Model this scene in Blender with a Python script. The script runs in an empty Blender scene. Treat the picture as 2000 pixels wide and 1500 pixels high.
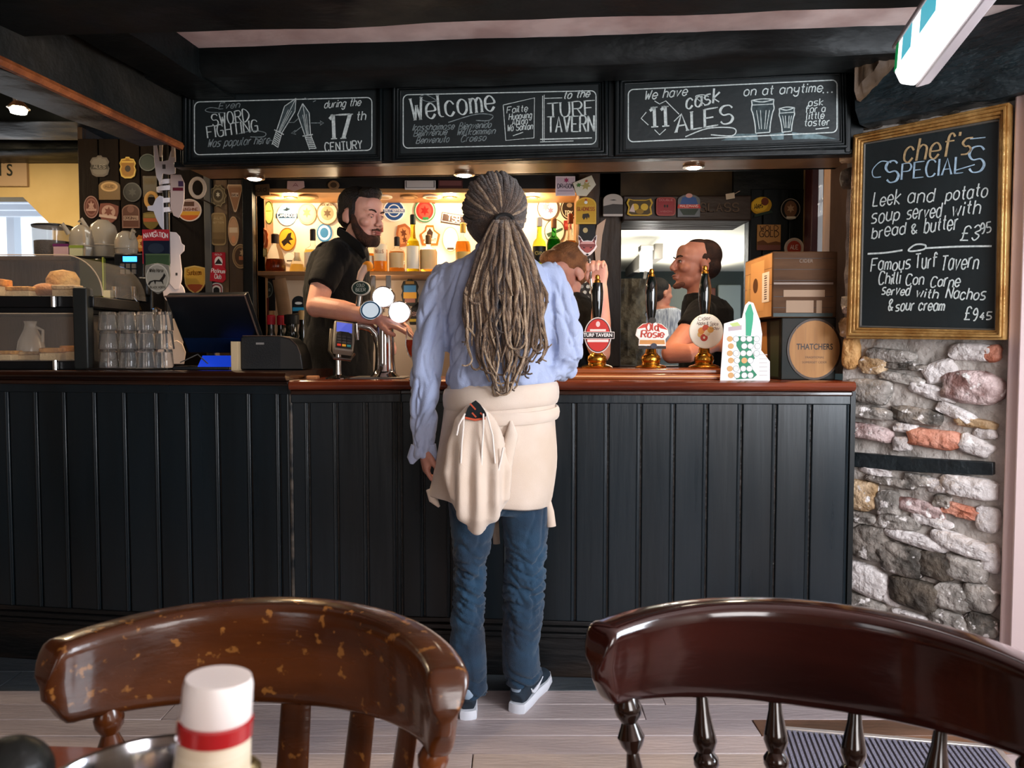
import bpy, bmesh, math, random
from mathutils import Vector as V, Matrix, noise
random.seed(7)
R = math.radians
SC = bpy.context.scene
COL = SC.collection

# ------------------------------------------------------------------ camera, exposure, light
CAM_Z = 1.2
FPX = 1500.0
PITCH = math.atan(69 / 1500)
cam_d = bpy.data.cameras.new('camera'); cam = bpy.data.objects.new('camera', cam_d); COL.objects.link(cam)
cam_d.sensor_width = 36; cam_d.lens = 27
cam.location = (0, 0, CAM_Z); cam.rotation_euler = (math.pi / 2 - PITCH, 0, 0)
cam_d.clip_start = 0.02
cam_d.dof.use_dof = True; cam_d.dof.focus_distance = 2.7; cam_d.dof.aperture_fstop = 9
SC.camera = cam
SC.view_settings.view_transform = 'Standard'; SC.view_settings.look = 'None'
SC.view_settings.gamma = 1; SC.view_settings.use_curve_mapping = False
SC.view_settings.exposure = 0.0
world = bpy.data.worlds.new('world'); SC.world = world; world.use_nodes = True
world.node_tree.nodes['Background'].inputs[0].default_value = (0.60, 0.72, 0.9, 1)
world.node_tree.nodes['Background'].inputs[1].default_value = 0.9

def light(name, kind, loc, power, color=(1, 1, 1), target=None, size=.1, size_y=None, spot=None, blend=.5):
    d = bpy.data.lights.new(name, kind); d.energy = power; d.color = color
    if kind == 'AREA':
        d.size = size
        if size_y: d.shape = 'RECTANGLE'; d.size_y = size_y
    else: d.shadow_soft_size = size
    if kind == 'SPOT': d.spot_size = R(spot or 90); d.spot_blend = blend
    o = bpy.data.objects.new(name, d); COL.objects.link(o); o.location = loc
    if target is not None:
        o.rotation_euler = (V(target) - V(loc)).to_track_quat('-Z', 'Y').to_euler()
    return o
WARM = (1.0, .70, .40); COOL = (.86, .92, 1.0)
# daylight through the window of the right-hand wall and the one behind the camera
light('window_daylight_side', 'AREA', (2.02, .95, 1.42), 118, COOL, (0.3, 2.5, .9), 1.5, 1.15)
light('window_daylight_back', 'AREA', (1.2, -1.75, 1.55), 44, (1, .95, .93), (0.7, 2.3, .6), 1.3, 1.2)
light('window_daylight_left', 'AREA', (-2.1, -1.7, 1.5), 5, (1, .96, .94), (0, 2.0, .3), .9, 1.1)
# soffit downlights and niche lamps (fittings are built further down)
DOWN = []

# ------------------------------------------------------------------ pixels of the 2000x1500 photograph -> points
def ray(px, py):
    u = (px - 1000) / FPX; v = (750 - py) / FPX
    c, s = math.cos(PITCH), math.sin(PITCH)
    return V((u, c + v * s, -s + v * c))
def P(px, py, d):
    r = ray(px, py); t = d / r.y
    return V((r.x * t, d, CAM_Z + r.z * t))
def PX(px, d): return (px - 1000) / FPX * d
def PZ(py, d): return P(1000, py, d).z
def PD(py, z):                          # depth at which pixel row py meets height z
    r = ray(1000, py); return (z - CAM_Z) / r.z * r.y
class Surf:
    def __init__(s, O, Rv, U=(0, 0, 1)):
        s.O = V(O); s.R = V(Rv).normalized(); s.U = V(U).normalized(); s.N = s.R.cross(s.U).normalized()   # N faces camera (-Y) for R=+X
    def px(s, x, y):
        r = ray(x, y); C = V((0, 0, CAM_Z)); t = (s.O - C).dot(s.N) / r.dot(s.N)
        p = C + r * t - s.O
        return p.dot(s.R), p.dot(s.U)
    def w(s, a, b, n=0.0): return s.O + s.R * a + s.U * b + s.N * n
    def mat(s):
        m = Matrix((s.R, s.U, s.N)).transposed().to_4x4(); m.translation = s.O; return m
def flat(d): return Surf((0, d, 0), (1, 0, 0))

# ------------------------------------------------------------------ materials
def srgb(h):
    if isinstance(h, (tuple, list)): return tuple(h[:3])
    h = h.lstrip('#'); c = [int(h[i:i + 2], 16) / 255 for i in (0, 2, 4)]
    return tuple(x / 12.92 if x <= .04045 else ((x + .055) / 1.055) ** 2.4 for x in c)
_mc = {}
def M(name, col='#808080', rough=.5, metal=0, bump=0, bscale=60, col2=None, vscale=6, stretch=(1, 1, 1), spec=.5,
      trans=0, emit=0, coat=0, sss=0, ior=1.45, detail=4, lo=.35, hi=.65, rvar=0, col3=None, wscale=14, wlo=.62, whi=.66, alpha=1, bdist=.01, sheen=0):
    if name in _mc: return _mc[name]
    m = bpy.data.materials.new(name); m.use_nodes = True; nt = m.node_tree; b = nt.nodes['Principled BSDF']
    L = nt.links.new; N = nt.nodes.new
    c = srgb(col); b.inputs['Base Color'].default_value = (*c, 1)
    b.inputs['Roughness'].default_value = rough; b.inputs['Metallic'].default_value = metal
    b.inputs['Specular IOR Level'].default_value = spec; b.inputs['IOR'].default_value = ior
    b.inputs['Transmission Weight'].default_value = trans; b.inputs['Coat Weight'].default_value = coat
    b.inputs['Coat Roughness'].default_value = .08
    b.inputs['Sheen Weight'].default_value = sheen
    if sss: b.inputs['Subsurface Weight'].default_value = sss; b.inputs['Subsurface Radius'].default_value = (.012, .005, .003)
    if emit: b.inputs['Emission Color'].default_value = (*c, 1); b.inputs['Emission Strength'].default_value = emit
    if alpha < 1: b.inputs['Alpha'].default_value = alpha
    if bump or col2 or rvar or col3:
        tc = N('ShaderNodeTexCoord'); mp = N('ShaderNodeMapping'); mp.inputs['Scale'].default_value = stretch
        L(tc.outputs['Object'], mp.inputs['Vector'])
        def nz(sc, det=detail):
            n = N('ShaderNodeTexNoise'); n.inputs['Scale'].default_value = sc; n.inputs['Detail'].default_value = det
            L(mp.outputs[0], n.inputs['Vector']); return n
        if col2:
            n = nz(vscale); r = N('ShaderNodeValToRGB'); r.color_ramp.elements[0].position = lo; r.color_ramp.elements[1].position = hi
            r.color_ramp.elements[0].color = (*c, 1); r.color_ramp.elements[1].color = (*srgb(col2), 1)
            L(n.outputs['Fac'], r.inputs[0]); out = r.outputs[0]
            if col3:
                n3 = N('ShaderNodeTexNoise'); n3.inputs['Scale'].default_value = wscale; n3.inputs['Detail'].default_value = 3
                L(tc.outputs['Object'], n3.inputs['Vector'])
                r3 = N('ShaderNodeValToRGB'); r3.color_ramp.elements[0].position = wlo; r3.color_ramp.elements[1].position = whi
                L(n3.outputs['Fac'], r3.inputs[0]); mx = N('ShaderNodeMix'); mx.data_type = 'RGBA'
                L(r3.outputs[0], mx.inputs['Factor']); L(out, mx.inputs['A']); mx.inputs['B'].default_value = (*srgb(col3), 1); out = mx.outputs['Result']
            L(out, b.inputs['Base Color'])
        if rvar:
            n = nz(vscale * 1.7); mr = N('ShaderNodeMapRange'); mr.inputs[3].default_value = max(0, rough - rvar); mr.inputs[4].default_value = rough + rvar
            mr.inputs[1].default_value = .3; mr.inputs[2].default_value = .7
            L(n.outputs['Fac'], mr.inputs[0]); L(mr.outputs[0], b.inputs['Roughness'])
        if bump:
            n = nz(bscale); bp = N('ShaderNodeBump'); bp.inputs['Strength'].default_value = bump; bp.inputs['Distance'].default_value = bdist
            L(n.outputs['Fac'], bp.inputs['Height']); L(bp.outputs[0], b.inputs['Normal'])
    _mc[name] = m; return m
def flatm(h, rough=.45): return M('print_' + h.strip('#'), h, rough, spec=.25)

# ------------------------------------------------------------------ mesh building
def woff(o):
    t = V((0, 0, 0))
    while o is not None: t += o.location; o = o.parent
    return t
class MB:
    def __init__(s, xf=None): s.v = []; s.f = []; s.xf = xf
    def add(s, vs, fs):
        k = len(s.v)
        s.v += [s.xf @ V(p) for p in vs] if s.xf is not None else [V(p) for p in vs]
        s.f += [tuple(i + k for i in f) for f in fs]; return s
    def box(s, c, d, rot=None):
        c = V(c); hx, hy, hz = d[0] / 2, d[1] / 2, d[2] / 2
        vs = [V((x * hx, y * hy, z * hz)) for x in (-1, 1) for y in (-1, 1) for z in (-1, 1)]
        if rot is not None: vs = [rot @ p for p in vs]
        return s.add([p + c for p in vs], [(0, 1, 3, 2), (4, 6, 7, 5), (0, 4, 5, 1), (2, 3, 7, 6), (0, 2, 6, 4), (1, 5, 7, 3)])
    def bb(s, x0, x1, y0, y1, z0, z1): return s.box(((x0 + x1) / 2, (y0 + y1) / 2, (z0 + z1) / 2), (x1 - x0, y1 - y0, z1 - z0))
    def lathe(s, prof, c=(0, 0, 0), n=24, axis=None, sx=1, sy=1):
        c = V(c); q = V((0, 0, 1)).rotation_difference(V(axis)) if axis is not None else None
        vs = []
        for r, z in prof:
            for i in range(n):
                a = 2 * math.pi * i / n; p = V((math.cos(a) * r * sx, math.sin(a) * r * sy, z))
                if q: p = q @ p
                vs.append(p + c)
        m = len(prof); fs = []
        for j in range(m - 1):
            for i in range(n):
                k = (i + 1) % n; fs.append((j * n + i, j * n + k, (j + 1) * n + k, (j + 1) * n + i))
        fs.append(tuple(range(n - 1, -1, -1))); fs.append(tuple((m - 1) * n + i for i in range(n)))
        return s.add(vs, fs)
    def cyl(s, p0, p1, r, n=16, r1=None):
        p0, p1 = V(p0), V(p1); return s.lathe([(r, 0), (r if r1 is None else r1, (p1 - p0).length)], p0, n, p1 - p0)
    def ell(s, c, r, n=16, m=10, rot=None):
        vs = []; c = V(c)
        for j in range(1, m):
            t = math.pi * j / m
            for i in range(n):
                a = 2 * math.pi * i / n; vs.append(V((math.sin(t) * math.cos(a) * r[0], math.sin(t) * math.sin(a) * r[1], math.cos(t) * r[2])))
        vs += [V((0, 0, r[2])), V((0, 0, -r[2]))]
        if rot is not None: vs = [rot @ p for p in vs]
        fs = []
        for j in range(m - 2):
            for i in range(n):
                k = (i + 1) % n; fs.append((j * n + i, (j + 1) * n + i, (j + 1) * n + k, j * n + k))
        T = (m - 1) * n
        for i in range(n):
            k = (i + 1) % n; fs.append((T, i, k)); fs.append((T + 1, (m - 2) * n + k, (m - 2) * n + i))
        return s.add([p + c for p in vs], fs)
    def tube(s, pts, rad, n=10, closed=False, flatn=None, caps=True):
        # rad: number, list of numbers or list of (rx, ry); flatn: reference normal for the ry axis
        pts = [V(p) for p in pts]; m = len(pts)
        if not isinstance(rad, (list, tuple)): rad = [rad] * m
        ref = V(flatn) if flatn is not None else None; vs = []; up = None
        for i, p in enumerate(pts):
            a = pts[(i - 1) % m] if (i > 0 or closed) else p; b = pts[(i + 1) % m] if (i < m - 1 or closed) else p
            t = (b - a).normalized() if (b - a).length > 1e-9 else V((0, 0, 1))
            if ref is not None: up = (ref - t * ref.dot(t)).normalized()
            elif up is None:
                k = V((0, 0, 1)) if abs(t.z) < .9 else V((0, 1, 0)); up = (k - t * k.dot(t)).normalized()
            else: up = (up - t * up.dot(t)).normalized()
            sd = t.cross(up); r = rad[i]; rx, ry = r if isinstance(r, (tuple, list)) else (r, r)
            for j in range(n):
                q = 2 * math.pi * j / n; vs.append(p + sd * math.cos(q) * rx + up * math.sin(q) * ry)
        fs = []; L = m if closed else m - 1
        for i in range(L):
            for j in range(n):
                k = (j + 1) % n; i2 = (i + 1) % m; fs.append((i * n + j, i2 * n + j, i2 * n + k, i * n + k))
        if not closed and caps: fs.append(tuple(range(n))); fs.append(tuple((m - 1) * n + j for j in range(n - 1, -1, -1)))
        return s.add(vs, fs)
    def limb(s, pts, rad, n=14, **k):       # tube with rounded ends (for bodies)
        s.tube(pts, rad, n, **k)
        for p, r in ((pts[0], rad[0]), (pts[-1], rad[-1])):
            r = r if isinstance(r, (int, float)) else min(r); s.ell(p, (r, r, r), 12, 8)
        return s
    def loft(s, rings, n=28):               # rings: (cx, cy, z, rx, ry[, power])
        vs = []
        for q in rings:
            cx, cy, z, rx, ry = q[:5]; pw = q[5] if len(q) > 5 else 1.0
            for i in range(n):
                a = 2 * math.pi * i / n; c, d = math.cos(a), math.sin(a)
                vs.append((cx + math.copysign(abs(c) ** pw, c) * rx, cy + math.copysign(abs(d) ** pw, d) * ry, z))
        m = len(rings); fs = []
        for j in range(m - 1):
            for i in range(n):
                k = (i + 1) % n; fs.append((j * n + i, j * n + k, (j + 1) * n + k, (j + 1) * n + i))
        fs.append(tuple(range(n - 1, -1, -1))); fs.append(tuple((m - 1) * n + i for i in range(n)))
        return s.add(vs, fs)
    def prism(s, pts, n0, n1, surf=None):   # 2D outline extruded; pts in (a, b) on surf or in xz plane
        m = len(pts); A = sum(pts[i][0] * pts[(i + 1) % m][1] - pts[(i + 1) % m][0] * pts[i][1] for i in range(m))
        if A < 0: pts = pts[::-1]
        f = surf.w if surf else (lambda a, b, n: V((a, -n, b)))
        vs = [f(a, b, n1) for a, b in pts] + [f(a, b, n0) for a, b in pts]
        fs = [tuple(range(m)), tuple(range(2 * m - 1, m - 1, -1))] + [(i, i + m, (i + 1) % m + m, (i + 1) % m) for i in range(m)]
        return s.add(vs, fs)
    def sheet(s, pts, n, surf):
        m = len(pts); A = sum(pts[i][0] * pts[(i + 1) % m][1] - pts[(i + 1) % m][0] * pts[i][1] for i in range(m))
        if A < 0: pts = pts[::-1]
        return s.add([surf.w(a, b, n) for a, b in pts], [tuple(range(m))])
    def frame(s, outer, inner, n0, n1, surf):      # ring-shaped prism between two outlines with equal point counts
        m = len(outer); w = surf.w
        vs = [w(a, b, n1) for a, b in outer] + [w(a, b, n1) for a, b in inner] + [w(a, b, n0) for a, b in outer] + [w(a, b, n0) for a, b in inner]
        fs = []
        for i in range(m):
            k = (i + 1) % m
            fs += [(i, k, m + k, m + i), (2 * m + k, 2 * m + i, 3 * m + i, 3 * m + k), (k, i, 2 * m + i, 2 * m + k), (m + i, m + k, 3 * m + k, 3 * m + i)]
        return s.add(vs, fs)
    def build(s, name, mat, parent=None, smooth=True, ang=40, bevel=0, seg=2, props=None, mods=None, fix=False):
        me = bpy.data.meshes.new(name); off = woff(parent)
        me.from_pydata([tuple(p - off) for p in s.v], [], s.f); me.validate()
        if fix:
            bm = bmesh.new(); bm.from_mesh(me); bmesh.ops.recalc_face_normals(bm, faces=bm.faces); bm.to_mesh(me); bm.free()
        if smooth:
            me.shade_smooth(); me.set_sharp_from_angle(angle=R(ang))
        for m in (mat if isinstance(mat, (list, tuple)) else [mat]): me.materials.append(m)
        o = bpy.data.objects.new(name, me); COL.objects.link(o)
        if parent is not None: o.parent = parent
        if bevel:
            b = o.modifiers.new('bevel', 'BEVEL'); b.width = bevel; b.segments = seg; b.limit_method = 'ANGLE'; b.angle_limit = R(50)
        if props:
            for k, v in props.items(): o[k] = v
        return o
def thing(name, label, cat, loc=(0, 0, 0), group=None):
    o = bpy.data.objects.new(name, None); o.empty_display_size = .05; COL.objects.link(o); o.location = loc
    tag(o, label, cat, group); return o
def tag(o, label, cat, group=None):
    o['label'] = label; o['category'] = cat
    if group: o['group'] = group
    return o
def struct(mb, name, mat, parent=None, label=None, **k):
    o = mb.build(name, mat, parent, **k)
    if parent is None: o['kind'] = 'structure'
    if label: o['label'] = label
    return o
def dup(root, loc=None, rotz=None, label=None, group=None):
    r = root.copy(); COL.objects.link(r)
    if loc is not None: r.location = loc
    if rotz is not None: r.rotation_euler = (0, 0, rotz)
    if label: r['label'] = label
    if group: r['group'] = group
    for ch in list(root.children):
        c = ch.copy(); COL.objects.link(c); c.parent = r
        for g in list(ch.children):
            d = g.copy(); COL.objects.link(d); d.parent = c
    return r
def blob(mb, name, mat, parent, voxel=.006, smooth=4, disp=None, fac=.5, decimate=None):
    """union of closed shapes into one continuous smooth surface"""
    me = bpy.data.meshes.new(name); off = woff(parent)
    me.from_pydata([tuple(p) for p in mb.v], [], mb.f); me.validate()
    o = bpy.data.objects.new(name, me); COL.objects.link(o)
    r = o.modifiers.new('r', 'REMESH'); r.mode = 'VOXEL'; r.voxel_size = voxel
    if smooth: q = o.modifiers.new('s', 'SMOOTH'); q.iterations = smooth; q.factor = fac
    dg = bpy.context.evaluated_depsgraph_get(); dg.update()
    m2 = bpy.data.meshes.new_from_object(o.evaluated_get(dg)); o.modifiers.clear(); o.data = m2; bpy.data.meshes.remove(me)
    if disp:
        nr = [v.normal.copy() for v in m2.vertices]
        for v, nn in zip(m2.vertices, nr): v.co = v.co + nn * disp(v.co, nn)
    if off.length:
        m2.transform(Matrix.Translation(-off))
    m2.shade_smooth(); m2.materials.clear(); m2.materials.append(mat); m2.name = name
    o.parent = parent; return o

# ------------------------------------------------------------------ chalk and print lettering (single-stroke letters)
GL = {
 'a':'3f2g1g0f0d1c2c3d 3g3c','b':'0i0c 0f1g2g3f3d2c1c0d','c':'3f2g1g0f0d1c2c3d','d':'3i3c 3f2g1g0f0d1c2c3d','e':'0e3e3f2g1g0f0d1c2c3d',
 'f':'3h2i1h1c 0g3g','g':'3f2g1g0f0d1c2c3d 3g3b2a1a0b','h':'0i0c 0f1g2g3f3c','i':'0g0c 0h0i','j':'1g1b0a 1h1i','k':'0i0c 3g0e3c','l':'0i0d1c',
 'm':'0g0c 0f1g2f2c 2f3g4f4c','n':'0g0c 0f1g2g3f3c','o':'1g0f0d1c2c3d3f2g1g','p':'0g0a 0f1g2g3f3d2c1c0d','q':'3g3a 3f2g1g0f0d1c2c3d','r':'0g0c 0f1g2g',
 's':'3g1g0f1e2e3d2c0c','t':'1i1d2c 0g2g','u':'0g0d1c2c3d 3g3c','v':'0g1c3g','w':'0g1c2f3c4g','x':'0g3c 3g0c','y':'0g0e1d2d3e 3g3b2a1a0b','z':'0g3g0c3c',
 'A':'0c2i4c 1e3e','B':'0c0i2i3h3g2f0f 2f4e4d3c0c','C':'4h3i1i0g0e1c3c4d','D':'0c0i2i4g4e2c0c','E':'4i0i 0i0c 0c4c 0f3f','F':'4i0i 0i0c 0f3f',
 'G':'4h3i1i0g0e1c3c4d 4c4f 4f2f','H':'0i0c 4i4c 0f4f','I':'0i0c','J':'3i3d2c1c0d','K':'0i0c 4i0f 0f4c','L':'0i0c 0c3c','M':'0c0i 0i2e 2e4i 4i4c',
 'N':'0c0i 0i4c 4c4i','O':'1i0g0e1c3c4e4g3i1i','P':'0c0i 0i3i4h4g3f0f','Q':'1i0g0e1c3c4e4g3i1i 3d4b','R':'0c0i 0i3i4h4g3f0f 2f4c','S':'4h3i1i0h0g1f3f4e4d3c1c0d',
 'T':'0i4i 2i2c','U':'0i0e1c3c4e4i','V':'0i2c 2c4i','W':'0i1c 1c2g 2g3c 3c4i','X':'0i4c 4i0c','Y':'0i2f 2f4i 2f2c','Z':'0i4i 4i0c 0c4c',
 '0':'1i0g0e1c2c3e3g2i1i','1':'0h1i 1i1c','2':'0h1i2i3h3g0c 0c3c','3':'0h1i2i3h3g1f3e3d2c1c0d','4':'2i0e 0e3e 2g2c','5':'3i0i 0i0f 0f2f3e3d2c0c','6':'3i1h0e1c2c3d2f0e',
 '7':'0i3i 3i1c','8':'1f0g1i2i3g2f0d1c2c3d1f','9':'3g2f1f0g1i2i3g3e2c1c','£':'4h3i2i1h1d0c 0c4c 0f3f','&':'3c0g1i2h0e1c3e','$':'3h1h0g3e2d0d 2i1c',
 '.':'0c0c','\'':'0i0h','-':'0e2e','+':'0e2e 1f1d','/':'0c3i','!':'0i0e 0c0c',' ':'' }
SHARP = set('AEFHIKLMNTVWXYZvwxzk147i')
def strokes(ch):
    out = []
    for s in GL.get(ch, '').split():
        out.append([(int(s[i]), ord(s[i + 1]) - 99) for i in range(0, len(s), 2)])
    return out
def smooth2(pts, k=4):
    if len(pts) < 3: return pts
    q = []; cl = pts[0] == pts[-1]; n = len(pts)
    for i in range(n - 1):
        p0 = pts[i - 1] if i > 0 else (pts[-2] if cl else pts[0]); p1, p2 = pts[i], pts[i + 1]
        p3 = pts[i + 2] if i + 2 < n else (pts[1] if cl else pts[-1])
        for j in range(k):
            t = j / k
            q.append(tuple(.5 * ((2 * p1[c]) + (-p0[c] + p2[c]) * t + (2 * p0[c] - 5 * p1[c] + 4 * p2[c] - p3[c]) * t * t + (-p0[c] + 3 * p1[c] - 3 * p2[c] + p3[c]) * t ** 3) for c in (0, 1)))
    q.append(pts[-1]); return q
def ribbon(mb, pts, w, n, surf, pen=0.0, taper=False):
    """flat chalk stroke on a surface; pen > 0 makes down-strokes thicker (broad nib)"""
    if len(pts) < 2 or (len(pts) == 2 and pts[0] == pts[1]):
        a, b = pts[0]; mb.sheet([(a + math.cos(t) * w * .7, b + math.sin(t) * w * .7) for t in [k * 1.047 for k in range(6)]], n, surf); return
    m = len(pts); Ls = []; Rs = []
    for i in range(m):
        a = pts[max(0, i - 1)]; b = pts[min(m - 1, i + 1)]; dx, dy = b[0] - a[0], b[1] - a[1]; l = math.hypot(dx, dy) or 1; dx /= l; dy /= l
        ww = w / 2 * (1 + pen * abs(dy * .96 + dx * .28) ** 2)
        if taper: ww *= .35 + .65 * math.sin(math.pi * (i + .5) / m)
        Ls.append((pts[i][0] - dy * ww, pts[i][1] + dx * ww)); Rs.append((pts[i][0] + dy * ww, pts[i][1] - dx * ww))
    mb.add([surf.w(a, b, n) for a, b in Ls] + [surf.w(a, b, n) for a, b in Rs], [(i, m + i, m + i + 1, i + 1) for i in range(m - 1)])
def textw(s, gap=1.5):
    w = 0
    for ch in s:
        st = strokes(ch); w += (max([p[0] for k in st for p in k], default=2) if ch != ' ' else 1.6) + gap
    return w - gap
def text(mb, s, a0, a1, size, n, surf, w=None, pen=0, serif=0, slant=0, jit=0, gap=1.5, arch=0):
    """a0, a1: baseline start/end in surface coords; size = cap height"""
    tw = textw(s, gap); ang = math.atan2(a1[1] - a0[1], a1[0] - a0[0]); L = math.hypot(a1[0] - a0[0], a1[1] - a0[1]); sx = L / tw; sy = size / 6
    w = w or size * .09; ca, sa = math.cos(ang), math.sin(ang); x = 0
    for ci, ch in enumerate(s):
        st = strokes(ch); cw = max([p[0] for k in st for p in k], default=2) if ch != ' ' else 1.6
        jy = (random.random() - .5) * jit; js = 1 + (random.random() - .5) * jit * .3
        for k in st:
            def T(p):
                u = (x + p[0]) * sx + p[1] * sy * slant; v = (p[1] * js + jy) * sy
                v += arch * (1 - (2 * ((x + p[0]) / tw) - 1) ** 2)
                return (a0[0] + u * ca - v * sa, a0[1] + u * sa + v * ca)
            pts = k if ch in SHARP else smooth2(k)
            if len(pts) == 2 and pts[0] != pts[1]: pts = [tuple(pts[0][c] + (pts[1][c] - pts[0][c]) * t for c in (0, 1)) for t in (0, .5, 1)]
            ribbon(mb, [T(p) for p in pts], w, n, surf, pen)
            if serif:
                for e in (k[0], k[-1]):
                    if e[1] in (0, 6, 4) and ch not in 'OCGSoecsagdq0': 
                        ribbon(mb, [T((e[0] - serif, e[1])), T((e[0] + serif, e[1]))], w * .7, n, surf)
        x += cw + gap
def textpx(mb, s, p0, p1, hpx, n, surf, **k):
    a0 = surf.px(*p0); a1 = surf.px(*p1); a2 = surf.px(p0[0], p0[1] - hpx); size = math.hypot(a2[0] - a0[0], a2[1] - a0[1])
    if 'w' in k: k['w'] = k['w'] * size / hpx
    text(mb, s, a0, a1, size, n, surf, **k)
def linepx(mb, pts, wpx, n, surf, sm=True, **k):
    q = [surf.px(*p) for p in pts]; sc = abs(surf.px(pts[0][0], pts[0][1] - 10)[1] - surf.px(*pts[0])[1]) / 10
    if sm and len(q) > 2: q = smooth2(q, 6)
    ribbon(mb, q, wpx * sc, n, surf, **k)
def bfont(s, size, surf, a, b, n, width=None, mat=None, name='lettering', parent=None, bold=0):
    cu = bpy.data.curves.new('t', 'FONT'); cu.body = s; cu.size = size; cu.align_x = 'CENTER'; cu.align_y = 'CENTER'; cu.offset = bold; cu.resolution_u = 3
    o = bpy.data.objects.new('t', cu); COL.objects.link(o)
    dg = bpy.context.evaluated_depsgraph_get(); dg.update(); me = bpy.data.meshes.new_from_object(o.evaluated_get(dg))
    bpy.data.objects.remove(o); xs = [v.co.x for v in me.vertices] or [0]
    k = width / (max(xs) - min(xs)) if width and max(xs) > min(xs) else 1
    mb = MB(); mb.add([surf.w(a + v.co.x * k, b + v.co.y, n) for v in me.vertices], [tuple(p.vertices) for p in me.polygons])
    bpy.data.meshes.remove(me)
    return mb.build(name, mat, parent, smooth=False) if mat else mb

# ================================================================== SETTING
TH = math.atan(.078)
BARX = Matrix.Translation((0, 2.78, 0)) @ Matrix.Rotation(-TH, 4, 'Z')      # bar frame: x along the bar, y away from the camera
def barS(v): return Surf(BARX @ V((0, v, 0)), BARX.to_3x3() @ V((1, 0, 0)))
WR = V((.679, -.734, 0)); WO = V((1.200, 2.735, 0))                          # right-hand stone wall
wallS = Surf(WO, WR)
def wS(off): return Surf(WO + wallS.N * off, WR)

blackpaint = M('black_gloss_paint', '#060a0b', .36, rvar=.08, bump=.2, bscale=30, col2='#0b1011', vscale=9, stretch=(1, 1, .12), spec=.35)
blackbeam = M('black_beam_paint', '#040707', .5, bump=.9, bscale=14, col2='#0a0f0f', vscale=5, stretch=(.5, 1, 1), rvar=.12, spec=.35)
darkwood = M('dark_stained_wood', '#1c0f08', .35, bump=.3, bscale=40, col2='#2e180c', vscale=10, stretch=(.2, 1, 1))
plaster = M('ceiling_plaster', '#e3cdc6', .8, bump=.3, bscale=20, col2='#bfa39c', vscale=6)
barpanel = M('bar_panel_paint', '#0b1317', .31, rvar=.05, bump=.10, bscale=40, col2='#131d23', vscale=7, stretch=(1, 1, .08), spec=.5)
skirtm = M('skirting_paint', '#0d0e0f', .4, bump=.4, bscale=50, col2='#2c2018', vscale=8, stretch=(.15, 1, 1), lo=.45, hi=.75)
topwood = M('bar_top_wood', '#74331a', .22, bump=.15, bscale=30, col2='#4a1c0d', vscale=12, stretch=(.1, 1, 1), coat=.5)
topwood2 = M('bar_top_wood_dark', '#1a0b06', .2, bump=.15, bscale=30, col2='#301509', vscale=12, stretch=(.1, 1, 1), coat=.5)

# floor: boards running left to right, darker boards by the bar, all single pieces
floorwood = [M('floor_board_%d' % i, c, .42, rvar=.12, bump=.3, bscale=70, col2=c2, vscale=8, stretch=(.25, 1.5, 1)) for i, (c, c2) in enumerate(
    [('#a39593', '#b5a6a3'), ('#a89996', '#bbaca7'), ('#9b8e8e', '#ada0a0'), ('#a4948c', '#b8a79d')])]
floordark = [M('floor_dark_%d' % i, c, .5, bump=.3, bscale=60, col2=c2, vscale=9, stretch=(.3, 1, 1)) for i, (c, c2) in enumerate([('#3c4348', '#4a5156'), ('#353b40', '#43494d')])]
floorbrown = [M('floor_brown_%d' % i, c, .45, bump=.3, bscale=60, col2=c2, vscale=9, stretch=(.3, 1, 1)) for i, (c, c2) in enumerate([('#6e4a35', '#8a6449'), ('#59402f', '#755542')])]
f = MB().bb(-5.5, 2.6, -2.0, 7.6, -.06, -.012)
floor = struct(f, 'floor', M('sub_floor', '#1b1614', .9), None)
y = -.4; row = 0
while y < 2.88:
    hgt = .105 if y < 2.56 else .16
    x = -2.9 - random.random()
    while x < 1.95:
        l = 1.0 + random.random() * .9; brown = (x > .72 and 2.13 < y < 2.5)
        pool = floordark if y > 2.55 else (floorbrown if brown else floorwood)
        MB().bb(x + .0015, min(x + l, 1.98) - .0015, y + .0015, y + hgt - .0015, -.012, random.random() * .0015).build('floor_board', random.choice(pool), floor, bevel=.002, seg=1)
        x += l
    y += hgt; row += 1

# ceilings and outer walls
struct(MB().bb(-1.2, 2.6, -2.0, 2.76, 2.2, 2.26), 'ceiling', plaster)
struct(MB().bb(-1.25, 2.6, 2.76, 4.1, 2.26, 2.3), 'ceiling_bar', M('dark_ceiling', '#15100c', .7))
struct(MB().bb(-5.5, -1.25, -2.0, 5.2, 2.58, 2.64), 'ceiling_left', M('old_plaster', '#8f6c55', .8, bump=.5, bscale=10, col2='#5e4234', vscale=4))
wallm = M('room_wall', '#b9a896', .85, bump=.2, bscale=20)
struct(MB().bb(-5.5, 2.6, -2.06, -2.0, 0, 2.56), 'wall_back', wallm)
struct(MB().bb(-5.56, -5.5, -2.0, 7.6, 0, 2.56), 'wall_left', wallm)
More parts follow.
